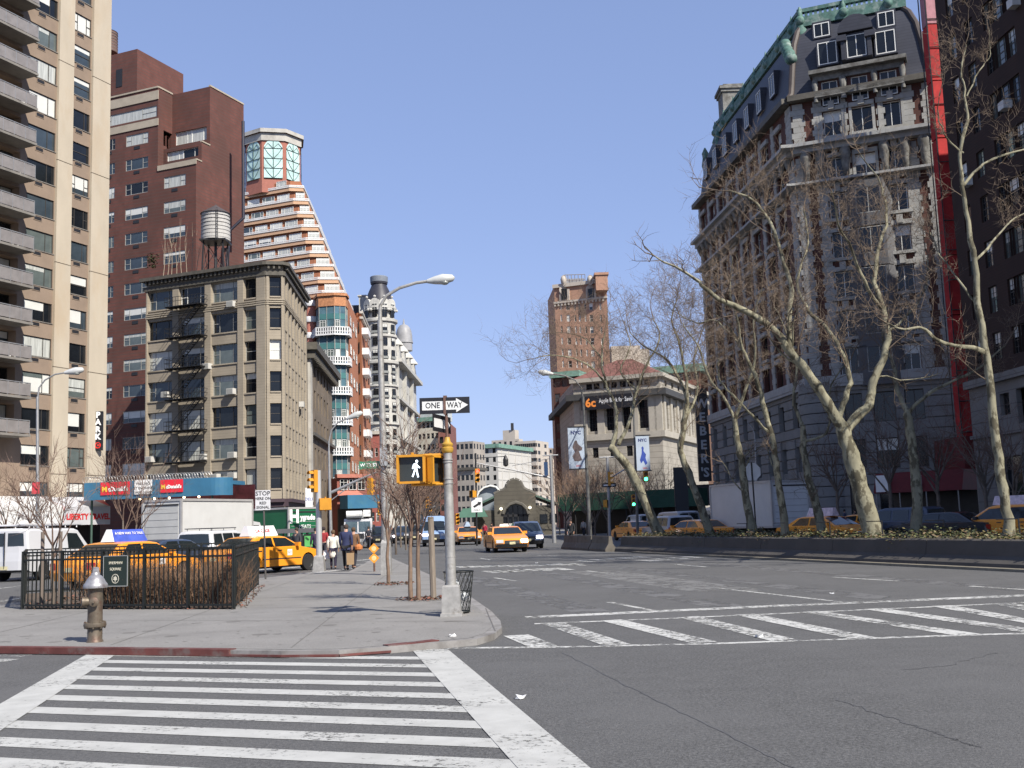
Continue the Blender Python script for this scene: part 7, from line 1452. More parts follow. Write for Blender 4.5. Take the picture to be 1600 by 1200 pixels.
# park sign on the fence
sd2 = (FB-FA).xy.normalized(); ux0, ux1 = U(FA, sd2, 165, 890), U(FA, sd2, 203.5, 890); zb_, zt_ = uv(FA, sd2, 184, 916)[1], uv(FA, sd2, 184, 868)[1]; rz_ = math.atan2(sd2.y, sd2.x)
c_ = pt(FA, sd2, (ux0+ux1)/2, .06, zb_); t = thing('park_sign', 'dark green SHERMAN SQUARE park sign with leaf emblem fixed to the fence', 'sign', c_, rz_); w2, h2 = (ux1-ux0)/2, zt_-zb_
b = MB(); b.box(-w2, w2, -.01, .02, 0, h2); part(b, 'board', M('park sign green black', (.018, .028, .022), .4, var=.1), t); b = MB()
for a in ((-w2, -w2+.015, 0, h2), (w2-.02, w2, 0, h2), (-w2, w2, 0, .015), (-w2, w2, h2-.012, h2)): b.box(a[0], a[1], -.016, -.011, a[2], a[3])
part(b, 'border', M('aluminium edge', (.45, .45, .42), .4, metal=.4), t); CRM = M('cream lettering', (.62, .58, .46), .6, var=0)
text('SHERMAN', .085, CRM, t, (0, -.013, h2*.76)); text('SQUARE', .085, CRM, t, (0, -.013, h2*.56))
b = MB(); b.lathe([(.088, -.013), (.102, -.013), (.102, -.016), (.088, -.016), (.088, -.013)], (0, 0, h2*.25), 24, 0, 'Y', False); lf = [(0, .075), (.018, .035), (.05, .04), (.04, .01), (.065, -.012), (.03, -.03), (.012, -.035), (.008, -.08), (-.008, -.08), (-.012, -.035), (-.03, -.03), (-.065, -.012), (-.04, .01), (-.05, .04), (-.018, .035)]
b.poly([(x, -.015, h2*.25+z) for x, z in lf]); part(b, 'leaf_emblem', CRM, t)
# hydrant
HYD = M('tarnished bronze paint', (.135, .11, .082), .5, metal=.35, var=.3, vs=7, dirt=(.10, .055, .04), ds=5, dth=(.5, .65)); HYS = M('silver hydrant paint', (.33, .325, .335), .45, metal=.5, var=.25, vs=8, dirt=(.18, .15, .16), ds=7, dth=(.55, .7))
p = gl(148, 1003); t = thing('fire_hydrant', 'bronze fire hydrant with silver domed cap on the pavement corner', 'fire hydrant', p)
b = MB(); b.lathe([(.125, 0), (.12, .02), (.108, .04), (.108, .22), (.16, .225), (.165, .255), (.16, .285), (.11, .29), (.107, .5), (.115, .6), (.107, .68), (.112, .80), (.13, .82)], (0, 0, 0), 28); part(b, 'barrel', HYD, t, 40)
b = MB(); b.lathe([(.175, .80), (.18, .83), (.17, .86), (.15, .88), (.125, .93), (.09, .975), (.065, .99), (.06, 1.02), (.055, 1.03)], (0, 0, 0), 28); b.lathe([(.05, 1.03), (.055, 1.05), (.045, 1.08), (.05, 1.10), (.02, 1.11)], (0, 0, 0), 6); part(b, 'bonnet', HYS, t, 40)
b = MB()
for k in range(8): a = k*PI/4+.2; b.lathe([(.014, .20), (.016, .3), (.001, .31)], (.142*math.cos(a), .142*math.sin(a), 0), 6)
part(b, 'flange_bolt', HYD, t)
for ang, r_ in ((PI+.35, .072), (-PI/2+.25, .06)):
    d_ = V((math.cos(ang), math.sin(ang), 0)); b = MB(); q = V((0, 0, .60)); b.tube([q+d_*.06, q+d_*.14, q+d_*.16, q+d_*.185, q+d_*.20], [r_, r_, r_*1.15, r_*1.15, r_*.5], 16); cp_ = part(b, 'nozzle', HYD, t, 40); b = MB(); b.tube([q+d_*.195, q+d_*.225], .018, 5); part(b, 'cap_nut', HYD, cp_)
# pole with the one way sign and the walk signal
Pp = gl(706, 962); Yp = Pp.y; PLM = M('mottled silver pole paint', (.34, .33, .31), .5, metal=.35, var=.22, vs=6, dirt=(.17, .15, .13), ds=4, dth=(.55, .72))
zP = lambda y, x=702: ZP(x, y, Yp)
t = thing('signal_pole', 'grey steel signal pole with square base and yellow fitting near its top', 'pole', Pp); b = MB(); b.loft([[(sx*w_, sy*w_, z) for sx, sy in ((-1, -1), (1, -1), (1, 1), (-1, 1))] for w_, z in ((.19, 0), (.185, .05), (.165, .06), (.15, .50), (.12, .53))]); part(b, 'base', PLM, t)
zt_ = zP(706)-SW; b = MB(); b.tube([(0, 0, .5), (0, 0, 1.5), (0, 0, zt_)], [.092, .085, .075], 18); part(b, 'shaft', PLM, t, 40); b = MB()
for y in (718, 722, 748, 755, 870): z_ = zP(y)-SW; b.lathe([(.079, z_-.012), (.092, z_-.010), (.092, z_+.010), (.079, z_+.012)], (0, 0, 0), 18)
part(b, 'clamp_band', PLM, t); b = MB(); b.lathe([(.08, zt_-.02), (.098, zt_), (.105, zt_+.03), (.105, zt_+.07), (.085, zt_+.09), (.10, zt_+.11), (.10, zt_+.14), (.06, zt_+.18), (.045, zt_+.26)], (0, 0, 0), 18); part(b, 'yellow_fitting', M('ochre fitting', (.40, .235, .035), .5, var=.2, vs=8), t, 40)
b = MB(); b.tube([(0, 0, zt_+.2), (-.01, 0, zP(618)-SW)], .026, 8); part(b, 'top_post', M('rusty sign post', (.12, .065, .05), .7, var=.3, vs=8), t)
x0, x1 = AT(656, 634, Yp).x, AT(734, 634, Yp).x; zc_ = ZP(695, 634, Yp); hw, hh = (x1-x0)/2, .145
sg = thing('one_way_sign', 'black ONE WAY sign with white arrow on top of the signal pole', 'sign', ((x0+x1)/2, Yp-.045, zc_), .03); b = MB(); b.box(-hw, hw, -.006, .004, -hh, hh); part(b, 'plate', BLACK, sg)
ar = [(-hw+.045, .078), (hw*.46, .078), (hw*.46, .125), (hw-.03, 0), (hw*.46, -.125), (hw*.46, -.078), (-hw+.045, -.078)]; b = MB(); b.poly([(x, -.0085, z) for x, z in ar]); part(b, 'arrow', M('reflective white', (.62, .62, .60), .4, var=.05), sg)
text('ONE', .145, BLACK, sg, (-hw*.48, -.0095, 0), ext=.001, bold=.002, sx=.86); text('WAY', .145, BLACK, sg, (hw*.40, -.0095, 0), ext=.001, bold=.002, sx=.80); b = MB(); b.box(-.022, .022, -.028, -.01, -hh-.02, hh+.03); part(b, 'bracket', M('rusty sign post', (.12, .065, .05)), sg)
zc_ = ZP(700, 662, Yp); s2_ = thing('one_way_sign', 'second one way sign seen almost edge on below the first', 'sign', (Pp.x-.09, Yp+.02, zc_), 1.28); b = MB(); b.box(-.45, .45, -.004, .004, -.15, .15); part(b, 'plate', BLACK, s2_); b = MB(); b.poly([(x, -.0065, z) for x, z in ar]); part(b, 'arrow', M('reflective white', (.6, .6, .6)), s2_)
def pedsignal(label, x, y, z, rz, s=.46, walk=True, name='pedestrian_signal'):
    t = thing(name, label, 'traffic signal', (x, y, z), rz); h = s/2; b = MB(); b.box(-h, h, -.0, .22, -h, h); part(b, 'housing', SIGY, t)
    b = MB(); 
    for a in ((-h-.02, -h+.02, -h, h), (h-.02, h+.02, -h, h), (-h-.02, h+.02, h-.02, h+.02), (-h-.02, h+.02, -h-.02, -h+.02)): b.box(a[0], a[1], -.12 if a[2] > 0 or a[0] != -h-.02 or a[1] < 0 else -.05, 0.0, a[2], a[3])
    part(b, 'visor', SIGY, t); b = MB(); b.box(-h+.02, h-.02, -.02, .002, -h+.02, h-.02); part(b, 'lens', M('dark signal lens', (.03, .035, .035), .25, var=.2), t)
    if walk:
        W_ = glow('lit white walker', (.75, .88, 1), 3.2); b = MB(); yy = -.025; cx_, k = .075, s*.9
        f = lambda pts: b.add([(cx_+x*k, yy, z*k) for x, z in pts], (tuple(range(len(pts))),))
        f([(.05+.055*math.cos(a), .33+.055*math.sin(a)) for a in [2*PI*i/12 for i in range(12)]])
        f([(-.055, .24), (.05, .25), (.06, .0), (-.05, .0)]); f([(-.055, .24), (-.10, .20), (-.155, .02), (-.115, .01), (-.05, .16)]); f([(.05, .25), (.08, .17), (.19, .07), (.165, .03), (.04, .12)])
        f([(-.05, .01), (.01, .01), (-.06, -.19), (-.11, -.33), (-.17, -.31), (-.11, -.17)]); f([(0, .01), (.06, .01), (.09, -.16), (.13, -.33), (.07, -.35), (.035, -.17)]); part(b, 'walking_figure', W_, t)
    b = MB(); b.tube([(0, .11, h), (0, .11, h+.07)], .03, 6); b.tube([(0, .11, -h), (0, .11, -h-.06)], .03, 6); part(b, 'mount', SIGY, t); return t
xw = AT(644.5, 734, Yp).x; pedsignal('yellow pedestrian signal showing a lit white walking figure', xw, Yp-.16, ZP(644.5, 734, Yp), -.04)
pedsignal('yellow pedestrian signal turned sideways next to the signal pole', AT(680, 734, Yp).x, Yp+.05, ZP(680, 734, Yp), 1.05, .46, False)
b = MB(); zt1, zb1 = ZP(670, 711, Yp)-Pp.z, ZP(670, 757, Yp)-Pp.z
for z_ in (zt1, zb1): b.tube([(0, 0, z_), (xw-Pp.x, 0, z_)], .024, 8)
part(b, 'signal_arm', SIGY, t)
# wire litter basket
p = gl(718, 958); t = thing('litter_basket', 'dark wire mesh litter basket standing behind the signal pole', 'litter basket', p); b = MB(); n = 18; rt, rb, H = .265, .185, .70
for k in range(n):
    for s in (-1, 1): b.tube([((rb+(rt-rb)*f)*math.cos(2*PI*(k/n+s*f*.17)), (rb+(rt-rb)*f)*math.sin(2*PI*(k/n+s*f*.17)), .03+H*f) for f in [j/6 for j in range(7)]], .0055, 3)
part(b, 'mesh', IRON, t); b = MB()
for f in (0, .5, 1): b.tube([((rb+(rt-rb)*f)*math.cos(a), (rb+(rt-rb)*f)*math.sin(a), .03+H*f) for a in [2*PI*k/24 for k in range(25)]], .014 if f != .5 else .008, 5)
b.lathe([(rb, .02), (rb, .03)], (0, 0, 0), 20); part(b, 'rim', IRON, t)
b = MB(); rr = random.Random(4); [b.ball((rr.uniform(-.1, .1), rr.uniform(-.1, .1), .08+.07*i), .085, 7, 5) for i in range(4)]; [b.ball((-.1, -.1, .5), .12, 7, 5)]; part(b, 'rubbish', M('crumpled rubbish', (.45, .47, .48), .7, var=.6, vs=14), t)
# ------------------------------------------------------------------ other poles, lamps and signals
def signalhead(label, p, rz, lit=None, s=1.0, grp=None, sub=True):
    t = thing('traffic_signal', label, 'traffic signal', p, rz, grp); b = MB()
    b.box(-.17*s, .17*s, 0, .2*s, -.52*s, .52*s); part(b, 'housing', SIGY, t)
    for k, c in enumerate(('red', 'amber', 'green')):
        z = (.34-.34*k)*s; b = MB(); b.lathe([(.125*s, -.01), (.01, -.015)], (0, 0, z), 12, 0, 'Y')
        m = {'red': (M('red lens', (.10, .01, .01), .3, var=0), glow('lit red lens', (1, .05, .03), 6)), 'amber': (M('amber lens', (.12, .06, .01), .3, var=0),)*2, 'green': (M('green lens', (.01, .05, .03), .3, var=0), glow('lit green lens', (.05, 1, .45), 6))}[c][1 if lit == c else 0]
        part(b, 'lens', m, t); b = MB(); a_ = [PI*(.0+1.0*j/8) for j in range(9)]; b.loft([[(.145*s*math.cos(a), y, z+.145*s*math.sin(a)) for a in a_] for y in (0, -.22*s)], cap=False, closed=False); part(b, 'visor', SIGY, t)
    return t
def lamp(label, base, Y, z0, top, arm, r=.1, name='street_lamp', basebox=None, mat=METAL, head=True):
    """base, top and arm are photo points at the lamp's own distance"""
    p = COR(base[0], base[1], Y); t = thing(name, label, 'street lamp', (p.x, Y, z0)); tp = AT(top[0], top[1], Y)-t.location; b = MB(); b.tube([(0, 0, 0), tp*.5, tp], [r, r*.8, r*.62], 12); part(b, 'shaft', mat, t, 40)
    ps = [AT(x, y, Y)-t.location for x, y in arm]; b = MB(); b.tube([tp-V((0, 0, .3))]+ps, [r*.55]+[r*.38]*len(ps), 8); part(b, 'arm', mat, t, 40)
    if head:
        e, f = ps[-1], (ps[-1]-ps[-2]).normalized(); b = MB(); b.tube([e-f*.1, e+f*.15, e+f*.45, e+f*.78, e+f*.85], [.07, .14, .19, .12, .03], 12); part(b, 'lamp_head', M('lamp head grey', (.45, .46, .45), .5, var=.1), t, 50); b = MB(); b.ball(e+f*.5+V((0, 0, -.12)), .15, 10, 6, 0, .6); part(b, 'lens', M('lamp lens', (.30, .32, .30), .15, spec=.7), t, 60)
    if basebox: w_, h_ = basebox; b = MB(); b.loft([[(sx*a, sy*a, z) for sx, sy in ((-1, -1), (1, -1), (1, 1), (-1, 1))] for a, z in ((w_, 0), (w_*.92, h_*.9), (w_*.7, h_))]); part(b, 'base', mat, t)
    return t
Yl = gl(604, 898).y; L1 = lamp('tall grey street lamp with long curved arm on the edge of the triangle', (604, 898), Yl, SW, (593.5, 500), [(594, 478), (604, 462), (624, 450), (650, 442), (672, 439)], .145, basebox=(.17, 1.15), mat=PLM)
zz_ = ZP(599, 712, Yl)-SW; b = MB(); b.box(-.12, .12, -.26, -.1, zz_-.35, zz_+.25); part(b, 'control_box', M('grey cabinet', (.28, .29, .30), .5), L1)
zg = ZP(577, 727, Yl); s_ = thing('street_name_sign', 'small green street name sign on the tall grey lamp', 'sign', (AT(577, 727, Yl).x, Yl-.1, zg), .05); b = MB(); b.box(-.33, .38, -.01, .01, -.13, .13); part(b, 'plate', M('street sign green', (.04, .22, .12), .4), s_); text('W 72 ST', .16, WHL, s_, (0, -.012, 0), bold=.004)
Ya = gl(58, 905, 0).y+4; L2 = lamp('grey street lamp in front of the beige tower with arm to the right', (60, 858), 52, 0, (58.5, 620), [(61, 606), (70, 594), (86, 585), (104, 582)], .10)
b = MB(); q = AT(57, 762, 52)-L2.location; b.box(q.x-.16, q.x+.2, -.14, -.11, q.z-.3, q.z+.26); part(b, 'red_notice', M('red notice', (.50, .06, .07), .5, var=.3, vs=12), L2)
L3 = lamp('grey street lamp near the loft corner with its arm reaching right over the avenue', (518, 880), 62, 0, (514, 705), [(514, 690), (518, 672), (528, 660), (545, 653)], .11, mat=METAL)
L4 = lamp('banner lamp post with long arm curving left over the median end', (923, 852), 66, 0, (911, 620), [(908, 606), (899, 594), (882, 587), (862, 584)], .12, mat=M('dark grey pole', (.12, .12, .115), .5, var=.15))
def banner(label, x0, x1, y0, y1, Y, kind):
    p0, p1 = AT(x0, (y0+y1)/2, Y), AT(x1, (y0+y1)/2, Y); zb_, zt_ = ZP((x0+x1)/2, y1, Y), ZP((x0+x1)/2, y0, Y); w_, h_ = (p1.x-p0.x)/2, zt_-zb_; t = thing('banner', label, 'banner', ((p0.x+p1.x)/2, Y, zb_), .05)
    b = MB(); b.box(-w_, w_, -.012, .012, 0, h_); part(b, 'cloth', M('pale blue banner', (.36, .42, .50), .8, var=.1, vs=.8), t); NB = M('navy lettering', (.02, .03, .12), .6, var=0); text('NYC', w_*.62, NB, t, (0, -.016, h_*.87), bold=.012)
    m = M('brown figure print', (.10, .075, .075), .8, var=.4, vs=4) if kind else M('blue figure print', (.03, .06, .28), .8, var=.4, vs=4); b = MB(); rr = random.Random(3+kind)
    shp = [(-.55, .30), (-.2, .40), (-.5, .52), (-.3, .62), (-.15, .68), (.1, .68), (.2, .60), (.75, .50), (.7, .44), (.3, .42), (.5, .30), (.7, .20), (.2, .17), (-.3, .18)] if kind else [(-.5, .30), (-.2, .48), (-.15, .60), (-.2, .66), (0, .70), (.15, .65), (.1, .56), (.45, .46), (.35, .36), (.6, .20), (.3, .15), (0, .28), (-.35, .2)]
    b.poly([(x*w_, -.016, z*h_) for x, z in shp]); part(b, 'printed_figure', m, t); text('2003', w_*.34, M('red lettering'
 , (.55, .02, .02)), t, (w_*.2, -.016, h_*.06)); b = MB(); b.box(-w_, w_*1.25, -.03, .03, h_, h_+.07); b.box(-w_, w_*1.25, -.03, .03, -.07, 0); part(b, 'rod', DKMETAL, t); return t
banner('pale blue city banner with brown figure on the curved lamp post', 888, 913, 668, 732, 65.8, 1); banner('pale blue city banner with dark blue figure on the second lamp post', 994, 1015, 681, 735, 71.8, 0)
L5 = lamp('second banner lamp post among the plane tree branches', (997, 850), 72, 0, (990, 640), [(989, 622), (986, 610)], .10, mat=M('dark grey pole', (.12, .12, .115)), head=False)
L6 = lamp('grey lamp post behind the white truck beyond the median', (1185, 840), 80, 0, (1180, 690), [(1179, 678), (1175, 668), (1168, 661)], .10, head=False)
# signal pole left of the crossing people
Ys = gl(499, 893).y; p = gl(499, 893); t = thing('signal_pole', 'white signal pole on square grey base at the far end of the triangle', 'pole', p); zt_ = ZP(497, 735, Ys)-SW; b = MB(); b.tube([(0, 0, .5), (0, 0, zt_)], [.12, .10], 14); part(b, 'shaft', M('pale aluminium pole', (.45, .45, .45), .4, metal=.3, var=.06), t, 40); b = MB(); b.loft([[(sx*a, sy*a, z) for sx, sy in ((-1, -1), (1, -1), (1, 1), (-1, 1))] for a, z in ((.22, 0), (.17, .55), (.13, .6))]); part(b, 'base', PLM, t)
signalhead('yellow three lens traffic signal at the far end of the triangle', (AT(489, 752, Ys).x, Ys-.1, ZP(489, 752, Ys)), -.9, None, .8); pedsignal('yellow pedestrian signal seen from behind beside the white pole', AT(509, 788, Ys).x, Ys-.1, ZP(509, 788, Ys), PI+.2, .42, False)
# warning post with two diamonds
p = gl(585, 893); Yd = p.y; t = thing('warning_post', 'short post carrying two small orange diamond warning signs', 'sign', p); b = MB(); b.tube([(0, 0, 0), (0, 0, 1.0)], .035, 6); part(b, 'post', M('rusty sign post', (.12, .065, .05)), t)
for y in (857, 872): z_ = ZP(585, y, Yd)-SW; b = MB(); b.loft([[(.19, y_, z_), (0, y_, z_+.19), (-.19, y_, z_), (0, y_, z_-.19)] for y_ in (-.05, -.03)]); dm = part(b, 'diamond', M('orange warning', (.70, .28, .03), .45, var=.15, vs=9), t); b = MB(); b.lathe([(.09, -.052), (.02, -.056)], (0, 0, z_), 10, 0, 'Y'); part(b, 'symbol', M('pale orange symbol', (.75, .52, .25), .5), dm)
# stop here on red signal sign
Yq = gl(415, 905).y; p = gl(415, 905); t = thing('stop_line_sign', 'white STOP HERE ON RED SIGNAL sign on a thin post by the fence', 'sign', p, .1); z1_, z2_ = ZP(410, 766, Yq)-SW, ZP(410, 797, Yq)-SW; b = MB(); b.tube([(0, 0, 0), (-.06, 0, z1_)], .03, 6); part(b, 'post', M('dark sign post', (.08, .075, .07), .6), t); w_ = 11.5*Yq/FPX
b = MB(); b.box(-w_-.07, w_-.07, -.05, -.035, z2_, z1_); part(b, 'plate', M('sign grey white', (.52, .52, .53), .5, var=.06), t)
for i, (s, sz) in enumerate((('STOP', .20), ('HERE ON', .125), ('RED', .125), ('SIGNAL', .125))): text(s, sz, BLKL, t, (-.07, -.053, z1_-(.13, .32, .49, .65)[i]*(z1_-z2_)/.75), bold=.002)
# bus shelter with green poster
Yb = 60; p = COR(474, 870, Yb); t = thing('bus_shelter', 'dark bus shelter with a green poster behind the crossing taxi', 'bus shelter', (p.x, Yb, 0)); b = MB(); z_ = ZP(470, 829, Yb); b.box(-1.3, .95, -.7, .9, z_-.12, z_+.12); part(b, 'roof', M('shelter roof grey', (.10, .10, .105), .5), t); b = MB(); [b.box(x-.04, x+.04, y-.04, y+.04, 0, z_-.12) for x in (-1.25, .05, .9) for y in (-.6, .8)]; part(b, 'post', DKMETAL, t)
b = MB(); b.box(.16, .84, -.63, -.55, .45, z_-.2); part(b, 'poster_case', DKMETAL, t); b = MB(); b.box(.2, .8, -.65, -.632, .75, z_-.3); part(b, 'green_poster', M('green poster', (.12, .42, .12), .4, var=.15), t); b = MB(); [b.poly([(.5+sx*.04, -.656, zz), (.5+sx*.24, -.656, zz+.16), (.5+sx*.26, -.656, zz+.04), (.5+sx*.1, -.656, zz-.08)]) for sx in (-1, 1) for zz in (1.15, 1.5)]; part(b, 'poster_print', M('dark green print', (.02, .08, .03), .5), t)
b = MB(); b.box(-1.25, .05, .79, .81, .4, z_-.3); part(b, 'glass_panel', M('shelter glass', (.12, .14, .14), .1, spec=.6), t)
# white vertical banner on the loft corner
q = COR(483, 780, 108); b = MB(); z0_, z1_ = ZP(483, 798, 108), ZP(483, 762, 108); b.box(-.35, .35, -.1, .1, 0, z1_-z0_); o_ = single(b, 'shop_sign', WHITE, 'white vertical shop sign on the right corner of the loft building', 'sign', (q.x, q.y, z0_)); text('DELI', .4, M('blue lettering', (.08, .12, .4), .5, var=0), o_, (0, -.11, (z1_-z0_)*.5), tilt=PI/2, ry=0); 
# mast arm pole with signals in the middle distance
Ym = 85; p = COR(866, 840, Ym); t = thing('mast_arm_pole', 'grey pole with long mast arm reaching left over the road', 'pole', (p.x, Ym, 0)); tz = ZP(859, 712, Ym); e = AT(742, 723, Ym)-t.location; b = MB(); b.tube([(0, 0, 0), AT(860, 712, Ym)-t.location], [.16, .11], 10); part(b, 'shaft', METAL, t, 40); b = MB(); b.tube([AT(862, 747, Ym)-t.location, AT(800, 734, Ym)-t.location, e], [.08, .06, .045], 8); b.tube([AT(861, 716, Ym)-t.location, AT(800, 728, Ym)-t.location], .02, 4); part(b, 'mast_arm', METAL, t, 40); b = MB(); b.tube([AT(848, 712, Ym)-t.location, AT(872, 711, Ym)-t.location], .06, 6); part(b, 'crossbar', METAL, t)
b = MB(); q = AT(857, 732, Ym)-t.location; b.box(q.x-.35, q.x-.05, -.2, -.15, q.z-.55, q.z+.5); part(b, 'blue_plate', M('dark blue plate', (.02, .05, .12), .5), t)
Yk = 84; p = COR(745, 842, Yk); t = thing('signal_pole', 'slim black signal pole carrying the red traffic light', 'pole', (p.x, Yk, 0)); b = MB(); b.tube([(0, 0, 0), AT(743, 708, Yk)-t.location], .07, 8); part(b, 'shaft', DKMETAL, t); b = MB(); b.tube([AT(743, 716, Yk)-t.location, AT(790, 713, Yk)-t.location], .03, 5); part(b, 'arm', DKMETAL, t)
signalhead('yellow traffic signal with red light lit on the slim black pole', AT(746, 743, Yk-.25), .35, 'red', 1.0); pedsignal('yellow pedestrian signal below the lit red traffic light', *AT(738, 772, Yk-.2), -1.0, .5, False)
b = MB(); q = AT(745, 789, Yk-.15); b.box(-.42, .42, -.01, .01, -.55, .55); s_ = single(b, 'turn_sign', WHITE, 'white turn arrow sign on the slim black signal pole', 'sign', q); b = MB(); b.poly([(x, -.013, z) for x, z in ((-.3, -.1), (.1, .15), (.05, .25), (.35, .2), (.25, -.1), (.2, 0), (-.2, -.22))]); part(b, 'arrow', BLKL, s_); text('ONLY', .2, BLKL, s_, (0, -.013, -.4))
b = MB(); b.lathe([(.05, -.45), (.2, -.35), (.2, .1), (.1, .35), (.03, .45)], (0, 0, 0), 8); single(b, 'hanging_signal', DKMETAL, 'small dark signal hanging from the end of the thin arm', 'traffic signal', AT(790, 720, Yk))
signalhead('traffic signal with green light lit below the second city banner', AT(1009, 741, 78), 0, 'green', 1.0); signalhead('far traffic signal with green light lit left of the leaning plane tree', AT(990, 782, 98), 0, 'green', 1.0)
Yn = 95; p = COR(953, 842, Yn); t = thing('signal_pole', 'grey signal pole with T shaped top standing in front of the square', 'pole', (p.x, Yn, 0)); b = MB(); b.tube([(0, 0, 0), AT(949, 715, Yn)-t.location], .13, 10); b.tube([AT(936, 715, Yn)-t.location, AT(960, 714, Yn)-t.location], .07, 6); part(b, 'shaft', METAL, t); b = MB(); b.tube([AT(957, 745, Yn)-t.location, AT(985, 728, Yn)-t.location], .06, 6); part(b, 'mast_arm', METAL, t)
signalhead('yellow traffic signal on the T topped pole turned away to the side', AT(954, 748, Yn-.3), 1.5, None, 1.15); b = MB(); b.box(-.6, .6, -.01, .01, -.17, .17); s_ = single(b, 'one_way_sign', BLACK, 'small black one way sign on the T topped pole', 'sign', AT(952, 758, Yn-.2)); b = MB(); b.poly([(x, -.013, z) for x, z in ((-.5, .06), (.2, .06), (.2, .12), (.52, 0), (.2, -.12), (.2, -.06), (-.5, -.06))]); part(b, 'arrow', WHITE, s_)
pedsignal('yellow pedestrian signal low on the T topped pole', *AT(948, 787, Yn-.2), 1.2, .6, False)
for x, y, Y, lab in ((668, 785, 120, 'yellow traffic signal above the light blue van'), (672, 791, 135, 'small yellow traffic signal on the far arm right of the blue van roof'), (715, 811, 118, 'yellow traffic signal just right of the signal pole above a taxi'), (594, 794, 100, 'yellow traffic signal left of the tall grey street lamp')): signalhead(lab, AT(x, y, Y), .4, None, 1.15)
Yv = 120; p = COR(655, 838, Yv); t = thing('mast_arm_pole', 'far pole with slanting arm above the light blue van', 'pole', (p.x, Yv+.4, 0)); b = MB(); b.tube([(0, 0, 0), AT(656, 799, Yv+.4)-t.location], .14, 8); part(b, 'shaft', METAL, t); b = MB(); b.tube([AT(656, 800, Yv+.4)-t.location, AT(680, 791, Yv+.4)-t.location], .08, 6); part(b, 'mast_arm', METAL, t)
Yt = 58; p = COR(517, 880, 61.5); b = MB(); b.tube([AT(517, 770, 61.5), AT(560, 750, 61.5), AT(588, 738, 61.5)], [.09, .07, .05], 8); b.tube([AT(517, 782, 61.5), AT(550, 757, 61.5)], .03, 5); b = b; o_ = part(b, 'mast_arm', METAL, L3, 40, world=True)
signalhead('dark backed traffic signal hanging from the arm left of the tall lamp', AT(580, 760, 61.2), 2.6, None, .9)
# back of a stop sign on the median
Yo = 48; p = AT(1181, 838, Yo); t = thing('stop_sign', 'bare metal back of an octagonal stop sign in front of the white truck', 'sign', (p.x, Yo, .7)); zc_ = ZP(1179, 737, Yo)-.7; b = MB(); b.tube([(.02, -.03, 0), (0, -.03, zc_+.42)], .035, 6); part(b, 'post', DKMETAL, t); r_ = .41; b = MB(); b.loft([[(r_*math.cos(PI/8+k*PI/4), y, zc_+r_*math.sin(PI/8+k*PI/4)) for k in range(8)] for y in (0, .02)]); part(b, 'plate', M('bare aluminium sign back', (.62, .62, .62), .5, metal=.3), t)
# green hoarding along the square, dark panel
a, c = COR(872, 800, 128), COR(1092, 800, 118); dd = (c-a).normalized(); ln = (c-a).length; z0_, z1_ = ZP(980, 826, 122), ZP(980, 787, 122); t = thing('sidewalk_shed', 'long dark green builders shed on posts across the foot of the bank', 'scaffold', (*a, 0)); b = MB(); b.obox(a, dd, 0, ln, -2.5, 0, z0_+2.2, z1_+1.4); part(b, 'green_panel', M('dark green hoarding', (.018, .065, .042), .7, var=.2), t, world=True)
for k in range(9): b = MB(); b.tube([pt(a, dd, ln*k/8, -.2, 0), pt(a, dd, ln*k/8, -.2, z0_+2.2)], .08, 6); part(b, 'post', DKMETAL, t, world=True)
b = MB(); b.obox(a, dd, .5, ln-.5, -2.4, -2.2, .1, z0_+2.2); part(b, 'dark_interior', SHOP, t, world=True)
q0, q1 = AT(1055, 790, 100), AT(1076, 790, 100); b = MB(); b.box(-.62, .62, -.15, .15, 0, ZP(1066, 730, 100)); single(b, 'advert_pylon', M('dark pylon', (.02, .022, .025), .5), 'tall dark blank pylon between two plane trunks near the vertical sign', 'pylon', ((q0.x+q1.x)/2, 100, 0))
